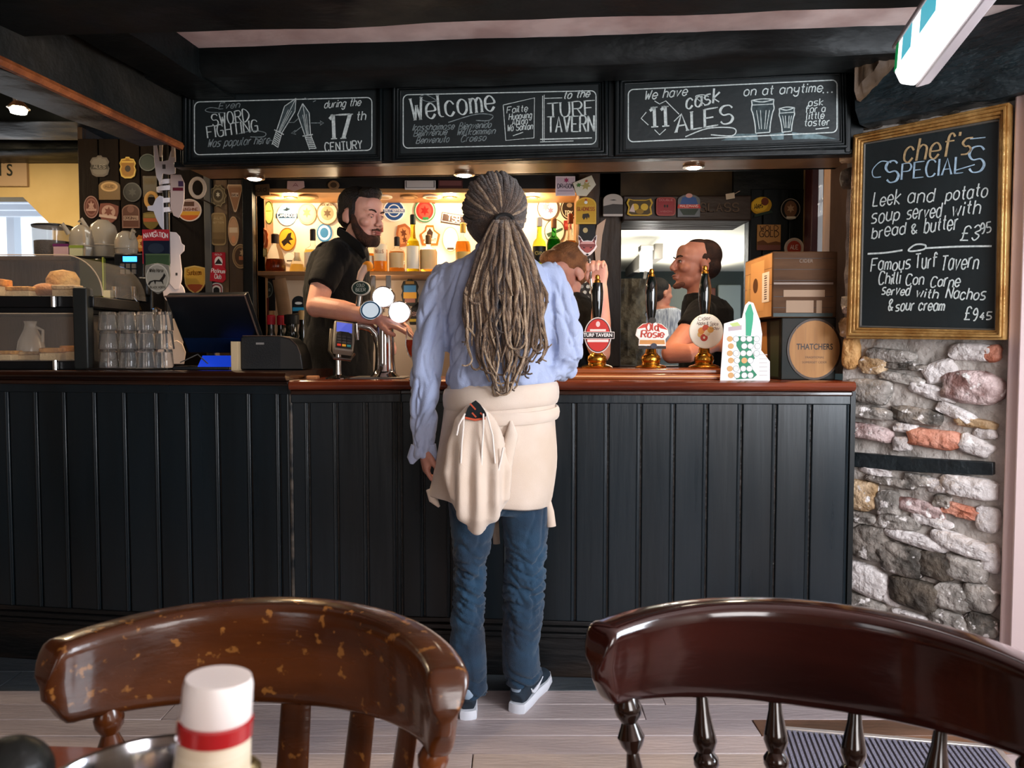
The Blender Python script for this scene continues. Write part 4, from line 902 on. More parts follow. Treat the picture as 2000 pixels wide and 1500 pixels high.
clip('pump_clip', 'small orange flower-shaped pump clip beside the glass teapots', 'pump clip', WS_, 277, 476, 30, 36, 'gear', '#b56a2a', [('ell', '#d9a35a', -.1, 0, .55, .5), ('star', '#8a3f1c', .1, 0, .35)])
# --- clips on the counter rail pole (seen from behind and in front)
pd = 3.25; PSs = flat(pd); pole = thing('clip_pole', 'dark metal pole carrying white pump clips, brass cap at top', 'pole', (PX(330, pd), pd, TOPL))
px_ = PX(331, pd)
MB().tube([(px_, pd, TOPL), (px_, pd, PZ(275, pd))], .013, 12).build('pole', M('pole_steel', '#34302c', .3, .7), pole)
MB().lathe([(.0, .02), (.012, .016), (.016, .0), (.014, -.01)], (px_, pd, PZ(272, pd))).build('cap', M('brass', '#c08a35', .22, 1), pole)
wp = '#d3c7c4'
blade = [(-.2, -1), (.1, -.95), (.35, -.4), (.3, .2), (.15, .6), (-.1, 1), (-.6, .85), (-.95, .4), (-1, 0), (-.8, -.3), (-.5, -.7)]
clip('pump_clip', 'hook-shaped white back of pump clip at top of the pole', 'pump clip', PSs, 327, 320, 42, 86, [(-1, .75), (-.75, .9), (-.6, .45), (-.5, .05), (-.1, .05), (.35, .1), (.55, .45), (.95, .9), (1, .2), (.95, -.5), (.4, -.55), (-.2, -.5), (-.45, -1), (-.8, -.65), (-.95, 0)], wp, [('box', '#4a4540', -.2, .1, -.3, -.1)], group='white backs of pump clips on the pole', n0=.02)
clip('pump_clip', 'ribbed cream clip ring round the pole, above the grey one', 'pump clip', PSs, 334, 283, 30, 56, [(-1, -1), (-.7, -1), (-.55, -.2), (-.2, .5), (.3, .5), (.6, -.1), (.55, -1), (1, -1), (.95, .1), (.6, .8), (0, 1), (-.6, .85), (-.95, .1)], '#cdb7a0', (), group='white backs of pump clips on the pole', n0=.034)
clip('pump_clip', 'purple-edged pale pump clip back halfway up the pole', 'pump clip', PSs, 350, 385, 28, 84, [(-.9, 1), (.5, 1), (1, .6), (.9, -.2), (.6, -.7), (.1, -1), (-.6, -.9), (-1, -.5)], '#c3aaa0', [('box', '#6a2430', -.6, .85, .25, .4), ('box', '#4b3550', .2, .9, .45, .7)], group='white backs of pump clips on the pole', n0=.012)
clip('pump_clip', 'half-moon white pump clip back left of the pole', 'pump clip', PSs, 311, 418, 36, 68, [(.7, -1), (.3, -.75), (-.1, -.3), (-.35, .1), (-1, .15), (-1, .4), (-.4, .45), (-.1, .8), (.3, 1), (.7, .95)], '#c9c4cb', (), group='white backs of pump clips on the pole', n0=.016)
clip('pump_clip', 'large lobed white pump clip back below the tall red-headed clip', 'pump clip', PSs, 348, 518, 40, 130, [(-.9, -.5), (-.2, -.75), (.2, -.72), (.45, -.45), (.5, -.2), (.4, .1), (.35, .3), (.75, .42), (.8, .58), (.5, .65), (.35, .85), (0, .97), (-.9, 1)], '#dccac4', [('box', '#4a4540', -.1, .1, -.32, -.24)], group='white backs of pump clips on the pole', n0=.010)
clip('pump_clip', 'rounded white pump clip back just above the till screen', 'pump clip', PSs, 342, 572, 42, 44, 'circle', '#dccac4', [('ell', '#2f4f35', .3, -.8, .25, .12)], group='white backs of pump clips on the pole', n0=.006)
clip('pump_clip', 'stepped white pump clip back behind the stacked tumblers', 'pump clip', PSs, 340, 648, 40, 50, [(-1, -1), (.9, -1), (1, -.2), (.6, .3), (.2, 1), (-1, 1)], '#d9c8bd', [('box', '#4a4540', -.4, 0, -.4, -.25)], group='white backs of pump clips on the pole', n0=.004)
clip('pump_clip', 'lowest white pump clip back, beside the tumbler tray', 'pump clip', PSs, 345, 688, 40, 46, [(-1, -1), (.8, -1), (1, 0), (.7, .7), (.2, 1), (-.6, .8), (-1, .3)], '#d9c8bd', [('box', '#5a544d', -.8, -.3, .1, .25)], group='white backs of pump clips on the pole', n0=.008)
for k, (x, y, w) in enumerate(((327, 356, 24), (330, 369, 34), (338, 393, 30), (334, 411, 26))):
    z = PZ(y, pd); mb = MB(); ww = w / 2 / FPX * pd
    mb.tube([(px_ + ww * math.cos(a), pd + ww * .9 * math.sin(a) * .6, z + .004 * math.cos(a)) for a in [2 * math.pi * i / 20 for i in range(20)]], [(.0018, .011)] * 20, 6, closed=True, flatn=(0, 0, 1))
    tag(mb.build('clip_band', flatm('#e8dedd'), None), ['upper white plastic band round the dark pole', 'second white plastic band, widest on the pole', 'third white plastic band round the pole', 'lowest white plastic band above the half-moon clip'][k], 'clip', 'white bands round the pole')
for k, (cx, cy, rx, ry, c, d_) in enumerate(((386, 367, 14, 18, '#bfae9d', 3.7), (296, 391, 11, 14, '#c08f4a', 3.7))):
    S_ = flat(d_); a, b = S_.px(cx, cy); s_ = d_ / FPX; mb = MB()
    mb.tube([S_.w(a + rx * s_ * math.cos(t), b + ry * s_ * math.sin(t), 0) for t in [2 * math.pi * i / 28 for i in range(28)]], [(.009, .006)] * 28, 8, closed=True, flatn=(0, 1, 0))
    o = thing('clip_ring', ['oval cream ring on bracket right of the white clips', 'oval gold ring left of the white clips'][k], 'ring', S_.w(a, b - ry * s_, 0), 'oval rings on the wall'); mb.build('ring', flatm(c), o)
    MB().cyl(S_.w(a, b - ry * s_, 0), S_.w(a, b - ry * s_, -(DB - d_) + .01), .004, 8).build('bracket', M('pole_steel', '#34302c', .3, .7), o)
clip('pump_clip', 'tall rectangular pump clip, red head over dark blue, on the pole', 'pump clip', PSs, 316, 485, 52, 66, 'rect', '#131a2b', [('box', '#a3232e', -1, 1, .35, 1), ('text', '#e8d3cf', 'NAVIGATION', -.88, .88, .48, .28, .006), ('star', '#e0a0a0', 0, .88, .1), ('ell', '#232c3b', 0, -.1, .6, .3), ('box', '#a3232e', -1, -.93, -1, .4)], n0=.045)
clip('pump_clip', 'plain dark green pump clip under the red and blue one', 'pump clip', PSs, 320, 512, 46, 26, 'rect', '#33472f', [('box', '#4a5c40', -1, 1, .8, 1)], n0=.052)
clip('pump_clip', 'round grey pump clip with running horse silhouette', 'pump clip', PSs, 321, 547, 48, 60, 'shield', '#6f6d66', [('ell', '#aaa69c', 0, .05, .92, .9), ('ell', '#8b887f', 0, .05, .84, .82), ('poly', '#1b1a18', [(x * 1.1, y * .8 - .08) for x, y in horse]), ('text', '#3d3b36', 'White Horse', -.6, .5, .42, .22), ('text', '#2b2926', 'BLACK HORSE', -.6, .7, -.62, .14)], n0=.056)
clip('pump_clip', 'oval pump clip, white above orange, right of the pole', 'pump clip', WS_, 371, 411, 48, 44, 'circle', '#c9a9a0', [('box', '#5a3626', -.5, .4, .35, .75), ('poly', '#d99a2b', [(-.98, -.1), (.98, -.1), (.9, -.45), (-.9, -.45)]), ('poly', '#c85a20', [(-.88, -.45), (.88, -.45), (.5, -.85), (0, -.99), (-.5, -.85)]), ('text', '#7a3a16', 'SUNSHINE', -.7, .7, -.05, .25)], rim='#e2cbb8')
PS2 = flat(3.9)
clip('pump_clip', 'gear-shaped tan pump clip with round emblem on pale board', 'pump clip', flat(DB - .031), 427, 383, 34, 46, 'gear', '#6b5a40', [('ell', '#8e7c5c', 0, .05, .66, .62), ('ell', '#4c3f2c', 0, .05, .5, .46), ('star', '#d5c8aa', 0, .1, .26)], rim='#9a8762')
clip('pump_clip', 'long wedge-shaped copper pump clip at top of brown board', 'pump clip', flat(DB - .046), 460, 388, 30, 54, 'tri', '#b58a64', [('in', '#9d6e4c', .8), ('box', '#dcbfa0', -.45, .45, .1, .4), ('text', '#5c3c26', 'BREW', -.4, .4, .14, .18)], rim='#d7b48c')
clip('pump_clip', 'tall bronze plaque-like pump clip on pale board', 'pump clip', flat(DB - .031), 428, 448, 30, 64, 'rrect', '#80633d', [('box', '#93754a', -.8, .8, -.2, .85), ('text', '#c8ad7c', 'ALE', -.6, .6, .6, .13), ('text', '#c8ad7c', 'BITTER', -.7, .7, .35, .1), ('box', '#6f5533', -.8, .8, -.9, -.6)], rim='#a08255')
clip('pump_clip', 'tall narrow oval copper pump clip on brown board', 'pump clip', flat(DB - .046), 457, 452, 21, 58, 'circle', '#a5764e', [('in', '#c08f66', .85), ('box', '#d9b890', -.8, .8, -.1, .25), ('ell', '#d08a5c', 0, -.55, .4, .25)], rim='#c9a075')
clip('pump_clip', 'red pump clip with cream crest and black badge', 'pump clip', flat(DB - .035), 428, 513, 26, 40, 'rect', '#b3202e', [('ell', '#e7ddd6', 0, .05, .6, .55), ('poly', '#2a2220', [(-.6, -.15), (.6, -.15), (0, .4)]), ('text', '#e7ddd6', 'GOLD', -.5, .5, .7, .14)])
clip('pump_clip', 'red tilted pump clip with two bold white words', 'pump clip', flat(DB - .046), 427, 535, 31, 34, 'cut', '#bb2533', [('text', '#f3e9e6', 'Platinum', -.85, .85, .1, .45), ('text', '#f3e9e6', 'Club', -.4, .4, -.55, .5)], rot=-4)
bpy.context.view_layer.update()
clip('pump_clip', 'arched white pump clip peeking over the till', 'pump clip', flat(DB - .035), 424, 570, 24, 36, 'arch', '#d8cdc4', [('in', '#8a2430', .85), ('in', '#d8cdc4', .7), ('in', '#1c1a1a', .5)])
clip('pump_clip', 'yellow shield pump clip with red foot, above till screen', 'pump clip', WS_, 382, 547, 42, 56, 'shield', '#d6a13f', [('poly', '#b3522b', [(-.93, -.4), (-.4, -.3), (.4, -.3), (.93, -.4), (.55, -.74), (0, -.98), (-.55, -.74)]), ('text', '#a3661d', 'Sunbeam', -.7, .6, .35, .35)], rim='#e0b765')
clip('pump_clip', 'round brown pump clip half behind the black jamb', 'pump clip', flat(DB - .048), 471, 501, 32, 48, 'circle', '#4b3524', [('in', '#8a6a48', .85), ('in', '#4b3524', .7), ('star', '#b0906a', .2, .3, .35), ('box', '#a55f3c', -.2, .9, -.3, 0)], rim='#a0835c')
# --- niche, upper row on the bright back
NS = flat(NB - .001)
def ring_layers(c1, c2, txt=None, tc='#ffffff'):
    L = [('in', c1, .9), ('in', c2, .62), ('star', c1, 0, .2, .35)]
    if txt: L += [('box', c1, -.9, .9, -.28, .1), ('text', tc, txt, -.8, .8, -.2, .24)]
    return L
clip('pump_clip', 'sky-blue round clip with a navy banner, left in the alcove', 'pump clip', NS, 561, 420, 38, 42, 'circle', '#4d7fa6', [('in', '#7fb0d2', .9), ('box', '#12304f', -1.1, 1.1, -.3, .12), ('text', '#ffffff', 'CAMBRIDGE', -.95, .95, -.2, .3), ('poly', '#23303a', [(-.4, .45), (0, .35), (.4, .55), (.1, .6), (0, .72), (-.1, .55)])], rim='#9cc6e0')
clip('pump_clip', 'pale yellow round clip next to the blue one in the alcove', 'pump clip', NS, 600, 418, 36, 42, 'circle', '#d8b866', [('in', '#efd78e', .85), ('star', '#cfa445', 0, .1, .5)], rim='#e9cf8a')
clip('pump_clip', 'round cream clip with dark rim lettering behind barman head', 'pump clip', NS, 640, 417, 42, 46, 'circle', '#6b5943', [('in', '#e3d1b3', .9), ('in', '#b99f78', .6), ('star', '#6b5943', 0, 0, .4), ('text', '#5a4631', 'BREWERY', -.6, .6, .62, .2)], rim='#7a664c')
clip('pump_clip', 'orange round clip with black running fox, behind the bottle', 'pump clip', NS, 562, 468, 34, 46, 'circle', '#b87a1e', [('in', '#e0a02c', .9), ('poly', '#241a10', [(-.7, -.2), (-.2, .1), (.1, .5), (.5, .6), (.4, .2), (.7, .0), (.2, -.1), (.5, -.5), (0, -.3), (-.4, -.6)])], rim='#8c5a18')
clip('pump_clip', 'small blue and white round clip at barman shoulder', 'pump clip', NS, 634, 455, 30, 36, 'circle', '#3f7fb0', [('in', '#e8f0f5', .8), ('in', '#3f7fb0', .55)])
clip('pump_clip', 'white label clip low in the alcove behind clear bottle', 'pump clip', NS, 566, 505, 26, 24, 'circle', '#d5cdbf', [('in', '#f2ece0', .85), ('box', '#44392c', -.4, .5, -.5, -.3)])
clip('pump_clip', 'navy and white round clip beside the barman face', 'pump clip', NS, 770, 412, 42, 42, 'circle', '#e8edf2', [('in', '#2b4f8e', .9), ('in', '#dfe6ee', .6), ('in', '#2b4f8e', .5), ('box', '#ffffff', -1, 1, -.22, .18), ('box', '#2b4f8e', -1, 1, -.16, .12), ('text', '#ffffff', 'GREAT NORTHERN', -.9, .9, -.1, .17)], rim='#f3f6f9')
clip('pump_clip', 'red round clip with green edge in middle of alcove', 'pump clip', NS, 830, 412, 42, 46, 'circle', '#d9cbb9', [('in', '#b5322c', .8), ('in', '#cc4a3e', .6), ('star', '#8e1f1d', 0, 0, .45), ('box', '#2e7a4a', -.2, .35, -.78, -.55), ('poly', '#c43a2c', [(.6, .7), (.95, .95), (.95, .55)])], rim='#3c7a54')
clip('pump_clip', 'tilted dark banner clip with three white letters beside the customer hair', 'pump clip', NS, 887, 428, 50, 20, 'rect', '#38221d', [('box', '#e8dcd6', -.95, .95, -.82, .82), ('box', '#38221d', -.9, .9, -.7, .7), ('text', '#f5ece6', 'TSB', -.5, .5, -.5, 1.1)], rot=-9)
clip('pump_clip', 'orange crest clip with knight above the whisky labels', 'pump clip', NS, 840, 460, 40, 40, 'pent', '#c0662a', [('in', '#ecd6bb', .78), ('poly', '#3f2c22', [(-.3, -.3), (.2, -.3), (.3, .3), (0, .7), (-.3, .3)]), ('text', '#7c3a1c', 'KNIGHT', -.6, .6, -.6, .25)])
clip('pump_clip', 'torn orange and brown clip behind tall white-label bottle', 'pump clip', NS, 790, 460, 30, 44, 'cut', '#a8623a', [('in', '#c98a56', .75), ('star', '#6b3a20', 0, .2, .45), ('star', '#6b3a20', -.1, -.4, .35)], rot=15)
clip('pump_clip', 'large white oval clip under the tilted dark banner clip', 'pump clip', NS, 880, 468, 32, 50, 'circle', '#cdb9a3', [('in', '#f4efe6', .93), ('box', '#4a3a30', -.4, .4, -.8, -.65)], rim='#b5a28c')
clip('pump_clip', 'round white clip with pink flowers right of customer head', 'pump clip', NS, 1070, 407, 42, 48, 'circle', '#6e5d50', [('in', '#efe2d6', .92), ('star', '#c98aa0', -.2, .1, .4), ('star', '#b9718c', .25, -.2, .3), ('star', '#88a070', 0, .5, .2)], rim='#5c4c40')
clip('pump_clip', 'round black clip with white letters at alcove right end', 'pump clip', NS, 1112, 408, 36, 44, 'circle', '#2b231d', [('in', '#c9b79a', .88), ('in', '#2b231d', .8), ('ell', '#8d7a62', 0, .3, .3, .2), ('text', '#e8dcc8', 'TRY', -.5, .3, -.6, .4)])
clip('pump_clip', 'green-ringed clip behind the two green bottles', 'pump clip', NS, 1083, 452, 40, 48, 'circle', '#5a5648', [('in', '#d9dccb', .92), ('poly', '#39513f', [(-.8, -.2), (.8, .3), (.8, .1), (-.6, -.5)])])
clip('pump_clip', 'small dark red clip behind the amber bottle', 'pump clip', NS, 1108, 440, 14, 18, 'rect', '#8e2d2a', [('box', '#c2564a', -.6, .6, -.3, .3)])
# on the left side wall of the alcove
nl = Surf((PX(506, DB) + .001, DB, 0), (0, 1, 0))
nlS = Surf((PX(506, DB) + .004, NB, 0), (0.0001, -1, 0)) 
nlS = Surf((PX(506, DB) + .004, DB, 0), (.03, 1, 0))
clip('pump_clip', 'lime-green oval clip on the alcove left side wall', 'pump clip', flat(4.10), 526, 416, 18, 46, 'circle', '#8d9a3c', [('in', '#c9cc72', .88), ('box', '#8d9a3c', -.6, .6, .1, .2)], rim='#4c4a22')
clip('pump_clip', 'orange tankard-shaped clip on the alcove left side wall', 'pump clip', flat(4.06), 516, 466, 17, 40, 'tankard', '#b8562a', [('ell', '#e0a070', 0, 0, .45, .7), ('ell', '#b8562a', 0, 0, .3, .5)])
clip('pump_clip', 'small gold square clip low on the alcove left side', 'pump clip', flat(4.05), 516, 493, 13, 18, 'arch', '#a88548', [('in', '#d3b878', .7)])
# lower niche
lw = flat(NB - .02)
clip('pump_clip', 'tall black board clip with grey oval crest in lower alcove', 'pump clip', flat(4.12), 524, 575, 28, 64, 'rect', '#140f0c', [('ell', '#4d544c', 0, .3, .72, .5), ('ell', '#1a1f1b', 0, .3, .62, .42), ('text', '#808a7e', 'ALE', -.4, .4, .2, .13)])
clip('pump_clip', 'dark maroon rectangular clip below the grey oval crest', 'pump clip', flat(4.10), 516, 600, 18, 36, 'rect', '#4c1c16', [('in', '#6a2c22', .8)])
clip('pump_clip', 'sunset-coloured tankard clip with dark rim in lower alcove', 'pump clip', flat(4.15), 801, 571, 34, 54, 'tankard', '#232620', [('box', '#3d6a8c', -.7, .7, .0, .5), ('box', '#c08a30', -.75, .75, -.45, 0), ('box', '#8a5a4c', -.6, .6, -.75, -.45), ('box', '#7a5a2a', -.5, .5, .6, .8)], rim='#17140f')
clip('pump_clip', 'small black and yellow card on the lower alcove back, right of the taps', 'pump clip', flat(NB - .001), 812, 612, 30, 44, 'pent', '#1a1614', [('box', '#3b2520', -.8, .8, -.3, .1), ('text', '#b08a80', 'SP', -.4, .4, -.2, .3), ('box', '#b0902c', -.8, .8, -.75, -.5)])
clip('pump_clip', 'black sea-scene arch clip with blue band behind the barman', 'pump clip', flat(4.05), 584, 600, 26, 44, 'arch', '#14181c', [('box', '#2a8ab5', -.9, .9, -.35, -.02), ('poly', '#b9a27c', [(-.9, -.9), (.9, -.9), (.9, -.35), (0, -.5), (-.9, -.6)]), ('ell', '#cfd4d4', 0, .35, .55, .12)])
b = MB().tube([P(545, 545, 4.0), P(553, 590, 4.0), P(560, 640, 4.02)], [(.035, .008)] * 3, 12, flatn=(0, 1, 0)); tag(b.build('wooden_paddle', tan), 'curved brown wooden board hanging in the lower alcove', 'board')
# overhead discs under niche head
for k, (x, w_, c, c2) in enumerate(((535, 44, '#b98f5a', '#d9b88a'), (605, 40, '#8f6a40', '#d4ab78'), (750, 36, '#e8d9c0', '#b99a70'), (800, 34, '#8f6a40', '#c49a64'), (845, 36, '#e6dccb', '#8a6a48'))):
    cx_ = PX(x, 4.02); mb = MB().lathe([(w_ / 2 / FPX * 4.0, -.008), (w_ / 2 / FPX * 4.0, 0)], (cx_, 4.03, nz - .001), 28)
    o = thing('ceiling_clip', ['brown', 'tan', 'cream', 'dark gold', 'white-rimmed'][k] + ' round clip fixed flat to the alcove ceiling, ' + ['first', 'second', 'third', 'fourth', 'fifth'][k] + ' from left', 'pump clip', (cx_, 4.03, nz - .009), 'round clips on the alcove ceiling')
    mb.build('plate', flatm(c), o); MB().lathe([(w_ / 3 / FPX * 4.0, -.009), (w_ / 3 / FPX * 4.0, -.008)], (cx_, 4.03, nz - .001), 28).build('roundel', flatm(c2), o)
# above the niche and on the post
HS = flat(DB - .012)
clip('pump_clip', 'old brown script clip at the top left corner of alcove', 'pump clip', HS, 507, 372, 40, 22, 'rect', '#6a5136', [('text', '#3c2a1a', 'Gold', -.7, .7, -.3, .8)], rot=4)
clip('pump_clip', 'pale pink pointed clip above the alcove, left part', 'pump clip', HS, 578, 364, 34, 20, 'flag', '#d3aca6', [('text', '#8a4a50', 'A', -.3, .3, -.1, .7)])
clip('pump_clip', 'small round brown clip above the alcove beside barman hair', 'pump clip', HS, 652, 362, 22, 18, 'circle', '#8b6a4a', [('in', '#4c3826', .6)])
clip('picture_frame', 'white framed card on the alcove head above the red clip', 'card', HS, 821, 362, 60, 18, 'rect', '#e6ddd6', [('box', '#5a5450', -.94, .94, -.6, .9), ('box', '#d8cfc8', -.88, .88, -.5, .9)], group='cards over the alcove')
clip('picture_frame', 'dark pinkish card on the alcove head beside the customer', 'card', HS, 880, 360, 48, 16, 'rect', '#4a2a28', [('box', '#7a4c48', -.9, .9, -.4, .8)], group='cards over the alcove')
clip('pump_clip', 'white and pink square clip hanging over the alcove right end', 'pump clip', flat(3.86), 1104, 364, 38, 38, 'rect', '#d2bcc4', [('text', '#2a2430', 'DRAGON', -.8, .85, -.2, .4), ('star', '#a83a62', .1, .6, .3), ('box', '#a08a98', -.8, .8, -.55, -.45)], rim='#e5d5d8')
clip('pump_clip', 'tilted white diamond clip with green leaves at the alcove right end', 'pump clip', flat(3.85), 1143, 366, 42, 34, 'flag', '#d9d2bd', [('star', '#4f7a3c', -.5, .5, .3), ('star', '#b0a468', .1, .1, .5), ('star', '#c4643c', .3, .6, .2)], rot=22)
clip('pump_clip', 'large mustard clip with red letters and a black boar', 'pump clip', flat(3.87), 1144, 412, 40, 52, 'arch', '#c99a2c', [('star', '#a33a30', 0, .82, .14), ('ell', '#e0e0dc', 0, .62, .16, .12), ('text', '#9a3c24', 'GLADNESS', -.85, .85, 0, .26), ('poly', '#3c3026', [(-.3, -.25), (.25, -.2), (.38, -.4), (.3, -.6), (.2, -.45), (.1, -.7), (0, -.5), (-.2, -.7), (-.35, -.5)]), ('box', '#d9ae4a', -.8, .8, .32, .36)], rim='#d9ae44')
clip('pump_clip', 'black clip with small gold moon between mustard and fox clips', 'pump clip', flat(3.88), 1147, 455, 32, 32, 'rect', '#15110e', [('ell', '#c4ad78', -.25, .3, .3, .32)])
clip('pump_clip', 'fox-head shaped clip above the raised hand of barman', 'pump clip', flat(3.085), 1147, 480, 38, 42, 'fox', '#e2d2cc', [('poly', '#7a3a36', [(0, -.7), (.3, -.6), (.65, -.3), (.85, .0), (.78, .2), (.8, .75), (.5, .35), (0, .38), (-.5, .35), (-.8, .75), (-.78, .2), (-.85, 0), (-.65, -.3), (-.3, -.6)]), ('poly', '#c79088', [(-.75, .15), (.75, .15), (.6, .32), (0, .36), (-.6, .32)]), ('poly', '#9c4a44', [(-.7, -.15), (.7, -.15), (.2, -.6), (0, -.7), (-.2, -.6)]), ('poly', '#2a1a1a', [(-.5, -.12), (-.15, -.22), (-.4, -.28)]), ('poly', '#2a1a1a', [(.5, -.12), (.15, -.22), (.4, -.28)]), ('ell', '#171012', 0, -.85, .13, .09), ('poly', '#3a2426', [(-.92, .9), (-.85, .45), (-.62, .6)]), ('poly', '#3a2426', [(.92, .9), (.85, .45), (.62, .6)])])
# white curved strip beside hatch
mb = MB(); S_ = flat(DB - .06); q = [S_.px(*p) for p in [(1182, 430), (1170, 448), (1168, 500), (1172, 520), (1166, 520), (1160, 470), (1162, 440)]]
mb.prism([S_.px(*p) for p in [(1183, 428), (1176, 460), (1172, 500), (1172, 515), (1163, 510), (1160, 470), (1166, 440)]], 0, .01, S_); tag(mb.build('curved_strip', flatm('#c9a68c')), 'curved pale strip standing up beside the fox clip', 'strip')
# --- lintel clips
LS = flat(DB - .062); g_ = 'pump clips on the lintel over the hatch'
clip('pump_clip', 'arched grey landscape clip, first from left on the lintel', 'pump clip', LS, 1197, 401, 38, 44, 'arch', '#a39890', [('poly', '#3c3632', [(-1, -.1), (0, .1), (1, .05), (1, -.8), (-1, -.8)]), ('poly', '#2c2826', [(-.4, .45), (.1, .5), (.4, .42), (0, .4)]), ('box', '#b5aaa2', -1, 1, -.95, -.8)], group=g_)
clip('pump_clip', 'yellow bear-outline clip, second from left on the lintel', 'pump clip', LS, 1249, 405, 52, 34, 'wide', '#c09a2c', [('in', '#4a3a1c', .86), ('ell', '#c9a536', -.35, 0, .28, .4), ('ell', '#c9a536', .35, 0, .28, .4), ('poly', '#c8b0a8', [(-.8, -.5), (-.5, .4), (-.35, -.6)]), ('ell', '#8a6a20', 0, -.5, .3, .3)], group=g_)
clip('pump_clip', 'dark red square clip with tiny black emblem on the lintel', 'pump clip', LS, 1300, 404, 38, 36, 'rrect', '#7a1f26', [('in', '#8e2830', .84), ('ell', '#2a1414', -.12, .05, .1, .16), ('ell', '#2a1414', .14, .05, .1, .16), ('text', '#c07a78', 'DOUBLE', -.7, .7, .6, .2), ('text', '#c07a78', 'VISION', -.6, .6, -.6, .14)], group=g_, rim='#a5443f')
clip('pump_clip', 'blue mountain clip with red banner on the lintel', 'pump clip', LS, 1345, 402, 44, 44, 'arch', '#6a7078', [('poly', '#3a5a98', [(-.8, .1), (-.6, .7), (0, .85), (.6, .7), (.8, .1)]), ('ell', '#d8a09a', 0, .88, .3, .2), ('poly', '#c43c3a', [(-1.05, -.25), (1.05, -.25), (.95, .1), (-.95, .1)]), ('text', '#f0d8d0', 'MALEMANS', -.8, .8, -.15, .22), ('poly', '#2c3a34', [(-.85, -.3), (.85, -.3), (.5, -.85), (-.5, -.85)])], group=g_)
mb = MB(); S_ = LS; bf = None
for i, ch in enumerate('GLASS'):
    x = [1372, 1388, 1404, 1420, 1436][i]; a, b = S_.px(x, 412);     m1 = MB(); text(m1, ch, (a - .012, b - .002), (a + .016, b - .002), .040, .001, S_, w=.005, pen=.6, serif=.6)
    mb.add(m1.v, m1.f)
o = mb.build('lintel_lettering', M('faded_letters', '#5c4a3c', .7), lin)
tgm = MB(); a, b = LS.px(1425, 384); tgm.prism([LS.px(*p) for p in [(1416, 380), (1433, 377), (1434, 388), (1417, 391)]], .01, .012, LS); tg = thing('paper_tag', 'small pale paper tag on string beneath the soffit', 'tag', LS.w(a, b, .01)); tgm.build('card', flatm('#c9b8a4'), tg)
MB().tube([LS.w(*LS.px(1433, 380), .011), LS.w(*LS.px(1440, 376), .012), LS.w(*LS.px(1444, 374), .012)], .002, 6).build('string', flatm('#a89a8a'), tg)
RSf = flat(DB - .037)
clip('pump_clip', 'tilted yellow oval clip on black boards right of the hatch', 'pump clip', RSf, 1486, 402, 42, 38, [(.99 * math.cos(t), .9 * math.sin(t)) for t in [k * .3 for k in range(21)]], '#b98a1e', [('ell', '#d8ab2c', -.1, .1, .75, .7), ('ell', '#6d3320', .4, .3, .35, .4), ('text', '#2a1d10', 'Ales', -.7, .1, -.2, .5), ('poly', '#25352a', [(-.9, -1.0), (.9, -1.0), (.8, -.72), (-.8, -.72)])], rot=14)
clip('pump_clip', 'barrel-shaped brown clip with gold ring, far right boards', 'pump clip', RSf, 1543, 409, 40, 44, 'circle', '#16120e', [('in', '#8d8476', .94), ('in', '#16120e', .88), ('ell', '#6b4a34', 0, 0, .62, .75), ('box', '#c9bba6', -.4, .5, -.85, -.65), ('star', '#a58466', 0, .05, .4)])
clip('pump_clip', 'tan square clip with big brown letters and field scene', 'pump clip', RSf, 1501, 464, 46, 50, 'rect', '#b5824a', [('text', '#3f2412', 'WOLD', -.75, .75, .55, .36), ('text', '#3f2412', 'GOLD', -.8, .8, .05, .44), ('poly', '#6a4020', [(-1, -.35), (-.5, -.2), (-.1, -.45), (.6, -.3), (1, -.4), (1, -.6), (-1, -.6)]), ('box', '#7c4c40', -1, 1, -1, -.6)])
clip('pump_clip', 'round red and cream clip just above the stacked cartons', 'pump clip', RSf, 1550, 485, 38, 40, 'circle', '#b5a090', [('in', '#a43c2c', .72), ('text', '#e8cfc0', 'ALE', -.4, .4, -.1, .4)], rim='#c9b5a3')
MB()

